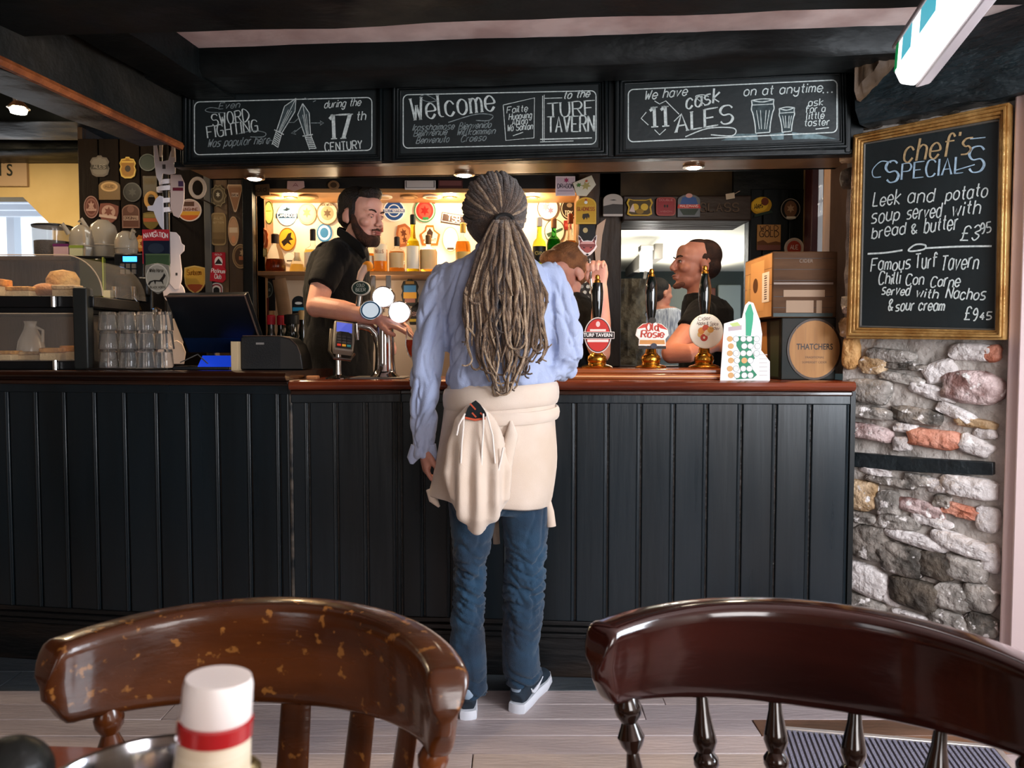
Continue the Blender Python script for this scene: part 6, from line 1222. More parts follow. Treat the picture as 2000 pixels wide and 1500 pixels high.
pr_ = [S_.px(*p) for p in [(470, 722), (470, 659), (475, 656), (545, 656), (566, 661), (580, 674), (588, 694), (592, 722)]]; pr_ = [(a, max(b, TOPL)) for a, b in pr_]
MB().prism(pr_, -.14, 0, S_).build('body', blackpl, o, bevel=.004, seg=3)
a0, b0 = S_.px(547, 658); MB().sheet([(a, b) for a, b in [S_.px(548, 720), S_.px(548, 660), S_.px(566, 664), S_.px(579, 677), S_.px(586, 695), S_.px(590, 720)]], .001, S_).build('side_panel', M('printer_side', '#2a2825', .55), o)
MB().tube([S_.w(*S_.px(x, y), .002) for x, y in [(474, 656), (545, 656), (566, 661), (580, 674), (588, 694)]], .0018, 6).build('edge_line', M('till_edge', '#7d7068', .3), o)
MB().sheet([S_.px(*p) for p in [(500, 669), (516, 669), (516, 673), (500, 673)]], .0012, S_).build('badge', flatm('#8a8580'), o)
tag(MB().bb(PX(455, 2.92), PX(468, 2.92), 2.90, 2.99, TOPL, PZ(667, 2.92)).build('note_pad', flatm('#c9b08a'), bevel=.001), 'cream block of note slips standing left of the printer', 'note pad')
# tumblers upside down on a tray
tray = tag(MB().bb(PX(178, 2.98), PX(336, 2.98), 2.94, 3.16, TOPL, TOPL + .008).build('glass_tray', M('dark_tray', '#191512', .3), bevel=.003), 'flat dark tray under the stacked glass tumblers', 'tray')
tproto = None; hh = .0715; rows = ('bottom', 'middle', 'top'); colsn = ('left', 'second', 'third', 'right')
for dd_, back in ((3.0, 0), (3.085, 1)):
    for i, cx in enumerate((213, 250, 287, 320)):
        for j in range(3):
            if back and i == 3: continue
            z0 = TOPL + .008 + j * (hh + .001); lbl = ('upside-down clear tumbler, %s of its column, %s column of the %s rank' % (rows[j], colsn[i], 'rear' if back else 'front'))
            if tproto is None:
                tproto = thing('glass_tumbler', lbl, 'glass', (0, 0, 0), 'tumblers stacked upside down on the tray')
                ro = [(.0355, 0), (.0362, .003), (.0345, .02), (.031, hh - .004), (.029, hh), (.027, hh), (.001, hh - .003), (.001, hh - .011), (.026, hh - .012), (.031, .02), (.0335, 0)]
                MB().lathe(ro, (0, 0, 0), 24).build('glass', tumb, tproto, ang=60); r_ = tproto
            else: r_ = dup(tproto, label=lbl)
            r_.location = (PX(cx + back * 14, dd_) + rt.uniform(-.002, .002), dd_ + (i % 2) * .006, z0)
# cake display
cd0, cd1 = 2.99, 3.36
o = thing('cake_display', 'two-tier clear cake display with black trays at far left', 'display case', (PX(60, 3.1), 3.1, TOPL))
xr = PX(165, cd0)
MB().bb(PX(-150, cd0), PX(160, cd0), cd0, cd1, TOPL, TOPL + .034).build('lower_tray', blackpl, o, bevel=.004)
MB().bb(PX(150, cd0), PX(178, cd0), cd0 - .02, cd0 + .03, TOPL, PZ(562, cd0)).build('upright', M('upright_dark', '#1a1c1a', .5), o, bevel=.006)
zu = PZ(600, cd0); MB().bb(PX(-150, cd0), PX(186, cd0), cd0, cd1, zu, zu + .044).build('upper_tray', blackpl, o, bevel=.004)
MB().bb(PX(-150, cd0), PX(152, cd0), cd0 + .01, cd1, zu - .022, zu).build('lower_lid', blackpl, o, bevel=.003)
def cover(zb, zt_, xl, xr_, rad, nm):
    pts = [(xl, zt_)]; n = 10
    for k in range(n + 1): a = math.pi / 2 * (1 - k / n); pts.append((xr_ - rad + rad * math.cos(a), zt_ - (zt_ - zb) + (zt_ - zb) * math.sin(a)))
    mb = MB(); m = len(pts); y0, y1 = cd0 + .008, cd1 - .01
    vs = [(x, y, z) for y in (y0, y1) for x, z in pts]; fs = [(i, i + 1, m + i + 1, m + i) for i in range(m - 1)]; mb.add(vs, fs)
    mb.add([(x, y0, z) for x, z in pts] + [(xl, y0, zb)], [tuple(range(m + 1))]); mb.build(nm, acr, o, ang=30)
    MB().tube([(x, y0, z) for x, z in pts], .0025, 6).build(nm + '_rim', M('acrylic_edge', '#e3c9a8', .1, alpha=.55), o)
cover(zu + .044, PZ(497, cd0), PX(-150, cd0), PX(202, cd0), .15, 'upper_cover')
cover(TOPL + .034, PZ(612, cd0), PX(-150, cd0), PX(158, cd0), .02, 'lower_cover')
for z in (zu + .02, TOPL + .018): MB().cyl((PX(112, cd0), cd0 - .012, z - .02), (PX(112, cd0), cd0 - .012, z + .02), .0105, 16).build('knob', chrome, o)
cols = ['#c98a45', '#e2a04a', '#b8753a', '#d9b07a', '#e8953a']
names = ['flat golden pastry slice', 'orange-topped cake slice', 'tall glazed bun', 'pale sandwich half', 'dark fruit slice', 'round scone', 'toasted panini end', 'long flapjack']
def pastry(i, x, y0, w, h, tier, c, kind):
    dd_ = 3.08 + (i % 3) * .04; zb = (zu + .044) if tier else (TOPL + .034); ww = w * dd_ / 1500; hh_ = h * dd_ / 1500
    lb = '%s on the %s tier of the cake display, near x-order %s' % (names[i % 8], 'upper' if tier else 'lower', ['first', 'second', 'third', 'fourth', 'fifth', 'sixth'][i % 6])
    lb = lb.replace(', near x-order first', ', far left').replace(', near x-order second', ', left').replace(', near x-order third', ', middle').replace(', near x-order fourth', ', right of middle').replace(', near x-order fifth', ', right').replace(', near x-order sixth', ', far right')
    o2 = thing('pastry', lb, 'pastry', (PX(x, dd_), dd_, zb), 'cakes and sandwiches in the display'); cc = (PX(x, dd_), dd_, zb + hh_ / 2); m_ = M('crust_' + c[1:], c, .6, bump=.8, bscale=60, col2='#8a5426', vscale=25, lo=.45, hi=.7)
    if kind == 'bun': MB().ell(cc, (ww / 2, ww * .4, hh_ / 2), 20, 12).build('crumb', m_, o2)
    else:
        MB().box((cc[0], cc[1], zb + hh_ * .3), (ww, ww * .6, hh_ * .56)).build('crumb', M('crumb_pale', '#d9b684', .8, bump=.6, bscale=90), o2, bevel=.004)
        MB().box((cc[0], cc[1], zb + hh_ * .78), (ww * 1.03, ww * .64, hh_ * .38)).build('topping', m_, o2, bevel=.005)
for i, a in enumerate([(-20, 0, 70, 36, 1, cols[4], 's'), (42, 0, 62, 22, 1, cols[1], 's'), (92, 0, 50, 30, 1, cols[2], 'bun'), (136, 0, 46, 24, 1, cols[3], 's'), (116, 0, 56, 74, 1, cols[0], 'bun')]): 
    if i == 4: continue
    pastry(i, *a)
for i, a in enumerate([(4, 0, 60, 20, 0, cols[1], 's'), (60, 0, 50, 18, 0, cols[3], 's'), (104, 0, 40, 26, 0, cols[0], 's'), (140, 0, 34, 30, 0, cols[4], 's')]): pastry(i + 4, *a)
o2 = thing('muffin', 'tall golden loaf standing at the back of the upper cake tier', 'cake', (PX(128, 3.3), 3.28, zu + .044))
MB().lathe([(.05, 0), (.06, .04), (.062, .09), (.045, .12), (.0, .13)], (PX(122, 3.25), 3.27, zu + .044), 20, sx=1.1, sy=.8).build('crumb', M('crust_gold', '#d9a860', .6, bump=.8, bscale=40, col2='#b98544', vscale=20), o2)
o2 = thing('milk_jug', 'white ceramic jug standing inside the lower cake tier', 'jug', (PX(62, 3.28), 3.28, TOPL + .034))
hj = PZ(590, 3.28) - TOPL - .06
MB().lathe([(.05, 0), (.056, .03), (.048, .08), (.026, .13), (.022, .15), (.026, .165)], (PX(62, 3.28), 3.28, TOPL + .034), 24).build('body', M('white_ceramic', '#d9c9b4', .2), o2)
MB().tube([(PX(62, 3.28) + .022, 3.28, TOPL + .175), (PX(62, 3.28) + .052, 3.28, TOPL + .16), (PX(62, 3.28) + .05, 3.28, TOPL + .11)], .006, 8).build('handle', M('white_ceramic', '#d9c9b4', .2), o2)
# things on the back shelf at the left
zs_ = PZ(500, 3.6)
o = thing('coffee_machine', 'black coffee machine with a small blue lit display', 'coffee machine', (PX(255, 3.6), 3.6, .9)); d = 3.6
MB().bb(PX(152, d), PX(300, d), 3.6, 3.85, .9, zs_ - .012).build('body', blackpl, o, bevel=.01, seg=3); MB().bb(PX(146, d), PX(306, d), 3.59, 3.86, zs_ - .012, zs_).build('top', blackpl, o, bevel=.003)
MB().bb(PX(162, d), PX(205, d), 3.588, 3.60, PZ(600, d), PZ(506, d)).build('side_window', M('smoked_glass', '#3a3a20', .1, coat=1), o, bevel=.003)
MB().bb(PX(208, d), PX(211, d), 3.582, 3.60, PZ(600, d), PZ(503, d)).build('lime_edge', flatm('#9aa64a'), o)
MB().bb(PX(236, d), PX(292, d), 3.56, 3.60, PZ(590, d), PZ(497, d)).build('panel', M('machine_panel', '#121417', .25), o, bevel=.005)
MB().bb(PX(254, d), PX(280, d), 3.556, 3.56, PZ(513, d), PZ(503, d)).build('display', M('blue_display', '#2f8fe8', .3, emit=5), o)
for k in range(3):
    for j in range(2): MB().bb(PX(249 + k * 11, d), PX(257 + k * 11, d), 3.553, 3.56, PZ(537 - j * 11, d), PZ(528 - j * 11, d)).build('button', flatm('#5a5654'), o)
for x in (225, 262): MB().cyl(P(x, 560, 3.55), P(x, 585, 3.55), .016, 14, .010).build('spout', chrome, o)
MB().tube([P(240, 580, 3.45), P(256, 575, 3.45), P(268, 590, 3.44), P(275, 606, 3.43)], .003, 8).build('steam_wand', chrome, o)
MB().box(P(212, 577, 3.5), (.03, .03, .045)).build('drink_label', flatm('#cfc6a0'), o); MB().box(P(282, 560, 3.55), (.05, .04, .09)).build('grip', blackpl, o, bevel=.01)
o = thing('knock_box', 'dark rounded coffee tamper handle right of the tumblers', 'coffee tool', (PX(300, 3.3), 3.3, TOPL)); MB().lathe([(.03, 0), (.034, .06), (.03, .12), (.045, .18), (.042, .215), (.02, .235)], (PX(308, 3.3), 3.3, TOPL), 20).build('body', M('tamper_black', '#171311', .25), o); MB().lathe([(.02, .235), (.022, .25), (.0, .262)], (PX(308, 3.3), 3.3, TOPL), 16).build('knob', chrome, o)
sh = tag(MB().bb(PX(-60, 3.6), PX(144, 3.6), 3.6, 3.85, zs_ - .02, zs_).build('back_shelf', oldwood, bevel=.003), 'dark shelf behind the cake display holding the coffee hopper', 'shelf')
MB().bb(PX(-60, 3.6), PX(144, 3.6), 3.62, 3.85, .9, zs_ - .02).build('cupboard_front', oldwood, sh)
o = thing('coffee_grinder', 'round glass coffee hopper full of dark beans', 'coffee grinder', (PX(110, 3.68), 3.68, zs_)); c = (PX(110, 3.7), 3.7, zs_); hr_ = PZ(440, 3.7) - zs_
MB().lathe([(.075, 0), (.084, .02), (.086, hr_ - .012), (.084, hr_ - .012)], c, 28).build('hopper', M('hopper_glass', '#8a8078', .08, alpha=.4, spec=1), o); MB().lathe([(.068, .004), (.078, .02), (.079, hr_ * .5), (.0, hr_ * .55)], c, 24).build('beans', M('beans', '#1c0f0a', .5, bump=1, bscale=120), o)
MB().lathe([(.088, hr_ - .012), (.09, hr_ - .004), (.08, hr_), (.0, hr_ + .004)], c, 28).build('lid', blackpl, o)
for k, (x0, x1, y0, c1, c2, lb) in enumerate(((84, 114, 476, '#c9a2a0', '#6a2a5a', 'pink and purple tea box below the coffee hopper'), (116, 143, 479, '#c9c49a', '#8a9a3c', 'pale green tea box below the glass teapots'))):
    o = thing('tea_box', lb, 'box', (PX((x0 + x1) / 2, 3.5), 3.5, zs_)); dd_ = 3.5; zb = zs_ 
    MB().bb(PX(x0, dd_), PX(x1, dd_), 3.602, 3.61 + .0, zb, PZ(y0, 3.6)).build('box', flatm(c1), o, bevel=.002); MB().bb(PX(x0, dd_) - .001, PX(x1, dd_) + .001, 3.601, 3.611, PZ(y0, 3.6) - .012, PZ(y0, 3.6)).build('lid', flatm(c2), o)
tp = M('teapot_glass', '#cdc1ae', .06, trans=.5, ior=1.25, spec=.8)
for k, (cx, cyt, cyb, r_, lb) in enumerate(((166, 440, 500, .054, 'glass teapot with handle, left one on top of the coffee machine'), (208, 430, 500, .068, 'big round upturned teapot in the middle on the coffee machine'), (252, 452, 497, .052, 'smaller upturned glass teapot on right of coffee machine'))):
    d = 3.68 + .07 * (k == 1); x = PX(cx, d); h_ = PZ(cyt, d) - zs_; o = thing('teapot', lb, 'teapot', (x, d, zs_), 'upturned teapots on the coffee machine')
    MB().lathe([(r_ * .80, 0), (r_ * .84, .006), (r_ * .98, h_ * .35), (r_, h_ * .6), (r_ * .8, h_ * .86), (r_ * .35, h_), (.0, h_ + .002)], (x, d, zs_), 28).build('body', tp, o); MB().lathe([(r_ * .99, h_ * .32), (r_ * 1.02, h_ * .34), (r_ * .99, h_ * .37)], (x, d, zs_), 28).build('rim', tp, o)
    sx_ = -1 if k < 2 else 1; MB().tube([(x + sx_ * r_ * .8, d - .03, zs_ + h_ * .7), (x + sx_ * r_ * 1.15, d - .05, zs_ + h_ * 1.0), (x + sx_ * r_ * 1.3, d - .05, zs_ + h_ * .9)], [.012, .009, .007], 10).build('spout', tp, o)
# beer-cap panel on the post
capp = thing('bottle_cap_panel', 'dark panel covered with rows of silver bottle caps', 'panel', (PX(1150, 3.8), 3.84, PZ(590, 3.84)))
MB().bb(PX(1128, 3.84), PX(1168, 3.84), 3.85, 3.88, PZ(625, 3.84), PZ(530, 3.84)).build('panel', oldwood, capp)
cp = None
for j in range(7):
    for i in range(3):
        p = P(1136 + i * 12 + (j % 2) * 6, 538 + j * 11, 3.848)
        o = MB().lathe([(.011, 0), (.012, .003), (.009, .006)], tuple(p), 12, (0, -1, 0)).build('bottle_cap', M('cap_tin_%d' % ((i + j) % 3), ('#8c8478', '#b5a890', '#6a6258')[(i + j) % 3], .35, .6), capp)

# ================================================================== PEOPLE
def frame3(x, z):
    x = V(x).normalized(); z = V(z); z = (z - x * x.dot(z)).normalized(); y = z.cross(x); return x, y, z
def mat4(o, x, y, z): m = Matrix((x, y, z)).transposed().to_4x4(); m.translation = V(o); return m
def hand(mb, wrist, d, palm_n, thumb=1, curl=(.5, .5, .5, .5), spread=.12, s=1.0, tcurl=.4, wr=.024):
    """wrist point, direction of the hand, palm normal (palm faces -z of its frame); thumb = +1/-1 side"""
    x, y, z = frame3(d, palm_n); M4 = mat4(wrist, x, y, z); 
    def W(p): return M4 @ V((p[0] * s, p[1] * s * thumb, p[2] * s))
    mb.tube([W((-.012, 0, 0)), W((.02, 0, 0)), W((.05, 0, 0)), W((.085, 0, -.002)), W((.094, 0, -.003))], [(wr * s, .018 * s), (.029 * s, .017 * s), (.039 * s, .016 * s), (.040 * s, .013 * s), (.034 * s, .009 * s)], 14, flatn=z)
    for k, (yb, L, r) in enumerate(((.030, .072, .0095), (.010, .080, .0098), (-.010, .074, .0092), (-.029, .058, .0082))):
        a = 0; p = V((.086, yb, -.001)); sp = (1.5 - k) * spread; pts = [p - V((.03, 0, 0)), p]; c = curl[k]
        for seg, ln in enumerate((.45, .32, .23)):
            a += c * (.9, 1.1, .8)[seg]; ds = V((math.cos(a) * math.cos(sp), math.sin(sp) * math.cos(a), -math.sin(a))); p = p + ds * L * ln; pts.append(p)
        mb.limb([W(q) for q in pts], [r * s, r * s * 1.05, r * s, r * s * .92, r * s * .78], 10)
    t = [V((.015, .018, -.004)), V((.042, .040, -.012 - tcurl * .01)), V((.066, .048 - tcurl * .01, -.020 - tcurl * .02)), V((.086, .046 - tcurl * .03, -.024 - tcurl * .03))]
    mb.limb([W(q) for q in t], [.015 * s, .013 * s, .011 * s, .0088 * s], 10)
def headm(c, yaw, pitch=0, roll=0): return Matrix.Translation(V(c)) @ Matrix.Rotation(R(yaw), 4, 'Z') @ Matrix.Rotation(R(roll), 4, 'Y') @ Matrix.Rotation(R(pitch), 4, 'X')
def head(mb, m, s=1.0, jaw=1.0, nose=1.0):
    """skull, face and ears; the face looks along -y of matrix m"""
    h = MB(xf=m @ Matrix.Scale(s, 4)); E = h.ell
    E((0, .018, .035), (.076, .096, .086), 24, 16); E((0, -.030, -.012), (.062, .060, .080), 20, 14); E((0, -.034, -.068), (.050 * jaw, .052, .040), 18, 12)
    E((0, -.075, -.096), (.022, .018, .017)); E((0, .0, -.055), (.056, .055, .05)); E((0, -.022, .034), (.070, .070, .066), 22, 14)
    for q in (-1, 1):
        E((q * .034, -.068, .030), (.025, .018, .009)); E((q * .040, -.062, -.022), (.024, .026, .020)); E((q * .031, -.078, .008), (.0145, .012, .0105))
        e = MB(); rot = Matrix.Rotation(R(18), 3, 'X') @ Matrix.Rotation(R(-q * 22), 3, 'Z'); E((q * .078, .012, -.006), (.009, .020, .031), 14, 10, rot); E((q * .076, .006, -.026), (.008, .010, .013))
        E((q * .010, -.104, -.026), (.0085, .011, .0075))
    h.limb([(0, -.086, .022), (0, -.100, .004), (0, -.111 * (1 + .03 * (nose - 1)), -.018)], [.0085, .0095, .0115 * nose])
    E((0, -.094, -.053), (.024, .011, .0062)); E((0, -.091, -.065), (.021, .012, .0072)); E((0, -.064, .055), (.050, .024, .034))
    mb.add(h.v, h.f); return h
def eyes(parent, m, s=1.0, iris='#4a5a5a', brow='#2a1a10', down=False, lashes=True):
    ms = m @ Matrix.Scale(s, 4)
    for q in (-1, 1):
        mb = MB(xf=ms); mb.ell((q * .031, -.083, .0075), (.0095 if down else .0105, .006 if down else .008, .004 if down else .0065), 14, 10); o = mb.build('eye', M('eye_white', '#cfc4bc', .25), parent)
        mb = MB(xf=ms); mb.ell((q * .031, -.0870 if down else -.0895, .003 if down else .0075), (.0048, .003, .0032 if down else .0042), 12, 8); mb.build('iris', M('iris_' + iris[1:], iris, .2), o)
        if down: mb = MB(xf=ms); mb.ell((q * .031, -.0835, .0105), (.0135, .0105, .0080), 14, 10); mb.build('eyelid', skin, parent)
        mb = MB(xf=ms); mb.tube([(q * .019, -.0865, .006), (q * .026, -.0925, .0125), (q * .034, -.0925, .0135), (q * .044, -.082, .008)], [.0012, .0018, .002, .0012], 6); mb.build('eyelash', M('lash', '#1a100b', .8), parent)
        mb = MB(xf=ms); mb.tube([(q * .014, -.0945, .026), (q * .026, -.0955, .032), (q * .038, -.090, .033), (q * .050, -.074, .028)], [(.003, .0022), (.0045, .003), (.004, .003), (.002, .0015)], 6); mb.build('eyebrow', M('brow_' + brow[1:], brow, .9), parent)
    mb = MB(xf=ms); mb.tube([(-.022, -.0945, -.058), (-.008, -.1045, -.0565), (0, -.1055, -.058), (.008, -.1045, -.0565), (.022, -.0945, -.058)], [.001, .0022, .002, .0022, .001], 6); mb.build('mouth', M('lips', '#8a4a42', .5), parent)
def wr(v, sc, seed=0, pw=2.0):
    return abs(noise.noise(V((v.x * sc[0] + seed, v.y * sc[1], v.z * sc[2] + seed)))) ** (1 / pw)
skin = M('skin_fair', '#dda48e', .5, sss=.12, bump=.1, bscale=200, col2='#d09280', vscale=14); skin2 = M('skin_ruddy', '#cf8c72', .5, sss=.12, bump=.1, bscale=200, col2='#c47e66', vscale=14)
skin3 = M('skin_customer', '#b98270', .5, sss=.1, bump=.1, bscale=200)
blackpolo = M('black_polo', '#0a0a0b', .8, spec=.2, bump=.3, bscale=300, col2='#101012', vscale=5, sheen=.05)
shirtm = M('blue_shirt', '#a9b3cf', .85, bump=.25, bscale=350, col2='#9fabcb', vscale=6, sheen=.2)
denim = M('denim', '#0e2033', .85, bump=.4, bscale=400, col2='#1f4763', vscale=5, lo=.35, hi=.72, sheen=.2)
knit = M('cream_knit', '#cdb8a4', .9, bump=.15, bscale=420, col2='#d8c6b6', vscale=5, sheen=.4)

# ------------------------------------------------------------------ the customer seen from behind
DC = 2.5
def c(px, py, dy=0.0): return P(px, py, DC + dy)
K = DC / FPX
pc = thing('person', 'customer seen from behind, dreadlocked ponytail, blue shirt, cream sweater round the waist, jeans', 'person', (PX(975, DC), DC, 0))
body = MB(); HM = headm(c(965, 418, .0), 168, 4); head(body, HM, .93)
body.limb([c(966, 455, .02), c(966, 490, .02), c(968, 515, .02)], [.052, .055, .065]); body.loft([(c(972, y).x, DC + .01, c(972, y).z, w * K, d) for y, w, d in ((505, 70, .07), (530, 82, .08), (620, 85, .09), (700, 80, .09), (760, 82, .10), (830, 86, .10), (930, 86, .10))])
body.limb([c(876, 562), c(840, 680), c(829, 800, .0), c(826, 875, .01)], [.034, .032, .028, .023]); body.limb([c(1070, 562), c(1102, 690), c(1085, 720, .14), c(1062, 716, .29)], [.034, .032, .028, .023])
for a in ([(924, 930), (918, 1100), (920, 1300)], [(1022, 930), (1024, 1100), (1018, 1280)]): body.limb([c(*q, .0) for q in a], [.06, .036, .03])
hand(body, c(827, 872, .01), (.10, -.05, -1), (-1, -.25, 0), thumb=1, curl=(.42, .5, .55, .6), spread=.05, s=.92)
hand(body, c(1062, 716, .29), (-.75, .65, 0), (0, 0, 1), thumb=1, curl=(.2, .25, .3, .3), s=.92)
blob(body, 'body', skin3, pc, .006, 3)
# shirt
sh = MB()
sh.loft([(c(x, y).x, DC, c(x, y).z, w * K, d, .85) for x, y, w, d in ((966, 484, 37, .062), (967, 496, 50, .075), (969, 508, 80, .09), (971, 522, 103, .105), (973, 545, 110, .115), (973, 600, 106, .125), (974, 660, 100, .125), (977, 710, 100, .125), (978, 745, 104, .13), (978, 772, 98, .125))])
sh.limb([c(872, 540), c(852, 590), c(840, 660), c(831, 730), c(827, 800), c(824, 850), c(823, 880)], [.054, .056, .056, .053, .050, .044, .036], 18)
sh.limb([c(1072, 540), c(1092, 590), c(1104, 650), c(1106, 692), c(1098, 718, .05), c(1082, 722, .16), c(1066, 716, .25)], [.054, .056, .056, .055, .050, .042, .034], 18)
sh.ell(c(1088, 725, .0), (.045, .05, .035))
def crease(v, sc, wd, seed=0):
    return max(0, 1 - abs(noise.noise(V((v.x * sc[0] + seed, v.y * sc[1], v.z * sc[2] + seed)))) / wd) ** 1.5
def dshirt(v, n):
    arm = v.x < c(868, 600).x or v.x > c(1082, 600).x
    q = v.copy(); q.x += .35 * (v.z - 1.3) * (1 if v.x > 0 else -1)
    if arm: w = -.013 * crease(q, (13, 10, 5.5), .22, 3) - .007 * crease(q, (26, 18, 13), .2, 8) + .008 * noise.noise(V((v.x * 10, v.y * 8, v.z * 5)))
    else:
        w = -.010 * crease(q, (14, 5, 4.5), .2, 5) - .005 * crease(q, (30, 16, 12), .2, 1) + .006 * noise.noise(V((v.x * 12, v.y * 8, v.z * 5)))
        w += .014 * math.exp(-((v.z - c(0, 735).z) / .035) ** 2) * (.6 + .5 * noise.noise(V((v.x * 30, 0, 2))))
    return w
blob(sh, 'shirt', shirtm, pc, .0055, 3, dshirt)
# cuff tails at the left wrist and collar seam
for pts, r in (([c(812, 870), c(806, 895), c(804, 906)], [(.016, .012), (.019, .010), (.006, .006)]), ([c(842, 868, -.01), c(846, 892, -.01), c(848, 905, -.01)], [(.016, .014), (.015, .010), (.004, .006)])):
    MB().tube(pts, r, 12, flatn=(0, 1, 0)).build('cuff', shirtm, pc)
MB().tube([(c(967, 0).x + 36 * K * math.cos(a), DC + .055 * math.sin(a), c(0, 488).z + .004 * math.sin(a)) for a in [2 * math.pi * i / 24 for i in range(24)]], [(.006, .020)] * 24, 8, closed=True, flatn=(0, 0, 1)).build('collar', shirtm, pc)
# jeans
je = MB()
je.loft([(c(977, y).x, DC, c(977, y).z, w * K, d) for y, w, d in ((780, 94, .12), (860, 98, .125), (930, 100, .12), (985, 98, .11), (1000, 90, .09))])
Lg = [(925, 960, 52, .0), (923, 1010, 46, .0), (920, 1070, 39, -.005), (917, 1130, 34, -.01), (914, 1200, 35, -.01), (914, 1270, 35, -.015), (920, 1325, 32, -.02), (927, 1362, 30, -.03)]
Rg = [(1022, 960, 52, .0), (1026, 1010, 47, .0), (1027, 1070, 43, .0), (1024, 1130, 43, .0), (1020, 1200, 42, .0), (1017, 1260, 38, .0), (1018, 1298, 40, .01), (1023, 1322, 41, .02)]
for g in (Lg, Rg): je.tube([c(x, y, dy) for x, y, w, dy in g], [(w * K, w * K * 1.1) for x, y, w, dy in g], 20, flatn=(0, 1, 0)); 
def djean(v, n):
    y = v.z; kz = math.exp(-((y - c(0, 1140).z) / .13) ** 2); az = math.exp(-((y - c(0, 1330).z) / .05) ** 2)
    q = v.copy(); q.z += .45 * abs(((v.x + .10) % .17) - .085)
    w = -kz * (.015 * crease(q, (7, 5, 24), .25, 4) + .009 * crease(q, (14, 10, 50), .25, 14)) - az * .012 * crease(q, (6, 6, 30), .25, 9) - .004 * crease(q, (14, 14, 7), .2, 2) + .005 * noise.noise(V((v.x * 9, v.y * 9, v.z * 6)))
    return w
blob(je, 'jeans', denim, pc, .0055, 3, djean)
# sweater tied round the waist: wrapped body, roll, hood, cords, sleeve end
sw = MB(); SWR = [(977, 748, 100, .135), (978, 756, 106, .145), (977, 778, 108, .148), (976, 795, 108, .146), (975, 812, 110, .146), (974, 850, 113, .150), (970, 900, 118, .153), (964, 945, 120, .152), (958, 972, 120, .148)]
n = 48; vs = []; fs = []
for j, (x, y, w, d) in enumerate(SWR):
    for i in range(n):
        a = 2 * math.pi * i / n; xx = math.cos(a); low = max(0, (j - 5)) / 3
        dz = -(.020 * xx + .010) * low * (1 if math.sin(a) < 0 else -1) ; k = 1 + .04 * low * math.sin(a * 6 + 1) + .018 * low * math.sin(a * 15 + 3 * math.sin(a * 2)) + .035 * noise.noise(V((math.cos(a) * 3, math.sin(a) * 3, j * .8)))
        vs.append((c(x, y).x + xx * w * K * k, DC + math.sin(a) * d * k, c(x, y).z + dz))
for j in range(len(SWR) - 1):
    for i in range(n): k = (i + 1) % n; fs.append((j * n + i, j * n + k, (j + 1) * n + k, (j + 1) * n + i))
sw.add(vs, fs); o = sw.build('sweater', knit, pc, ang=180, fix=True); so = o.modifiers.new('s', 'SOLIDIFY'); so.thickness = .012; so.offset = -1; sb = o.modifiers.new('b', 'SUBSURF'); sb.levels = sb.render_levels = 1
MB().tube([(c(978, 0).x + math.cos(a) * (104 * K + .006), DC + math.sin(a) * .148, c(0, 773).z + .012 * math.cos(a)) for a in [2 * math.pi * i / 40 for i in range(40)]], [(.011, .036)] * 40, 12, closed=True, flatn=(0, 0, 1)).build('waist_roll', knit, o)
MB().tube([(c(982, 0).x + math.cos(a) * (104 * K + .004), DC + math.sin(a) * .150, c(0, 806).z - .010 * math.cos(a + 2)) for a in [2 * math.pi * i / 40 for i in range(40)]], [(.008, .020)] * 40, 10, closed=True, flatn=(0, 0, 1)).build('waist_roll', knit, o)
hd = MB(); hy = -.168
hd.tube([c(926, 792, hy), c(926, 815, hy), c(930, 860, hy - .01), c(934, 920, hy - .018), c(936, 975, hy - .02), (c(932, 1010, hy - .02)), c(931, 1034, hy - .015)], [(14 * K, .018), (36 * K, .022), (52 * K, .030), (60 * K, .038), (55 * K, .040), (36 * K, .034), (14 * K, .02)], 28, flatn=(0, 1, 0)); hd.ell(c(931, 1030, hy - .015), (.03, .022, .022))
def dhood(v, n):
    u = (v.x - c(934, 0).x) / (55 * K); t = (c(0, 800).z - v.z) / .4
    return .010 * math.sin((u * 2.6 + .4 * t) * 4.2 + .8 * noise.noise(V((v.x * 8, 1, v.z * 5)))) * min(1, max(0, t * 2)) * min(1, max(0, (1.0 - t) * 3)) * (1 if n.y < .2 else 0)
blob(hd, 'hood', knit, o, .005, 2, dhood)
ho = flat(c(0, 0, hy - .030).y); mb = MB(); oq = [(929, 782), (938, 790), (947, 803), (950, 812), (944, 818), (928, 818), (912, 817), (908, 811), (913, 798), (921, 787)]
mb.prism([ho.px(*p) for p in oq], -.006, 0, ho); mb.build('hood_lining', flatm('#14181a', .8), o)
for a, b in (((918, 788), (929, 800)), ((922, 806), (930, 815)), ((938, 806), (946, 814))): mb = MB(); linepx(mb, [a, ((a[0] + b[0]) / 2, (a[1] + b[1]) / 2), b], 3, .0008, ho, sm=False); mb.build('orange_stripe', flatm('#b0492f'), o)
mb = MB(); mb.tube([ho.w(*ho.px(909, 816), .002), ho.w(*ho.px(928, 820), .003), ho.w(*ho.px(948, 817), .002)], .0035, 8); mb.build('lining_edge', flatm('#c4563a'), o)
for pts in ([(906, 812), (905, 835), (902, 865), (900, 905)], [(944, 808), (944, 840), (941, 880), (940, 928)], [(908, 808), (896, 830), (892, 850)], [(950, 806), (962, 850), (967, 905)], [(983, 874), (978, 900), (973, 918)]):
    q = [c(x, y, hy - .052 if y > 815 else hy - .036) for x, y in pts]; MB().tube(q, .0028, 8).build('drawcord', M('cord', '#e3d6cc', .8), o)
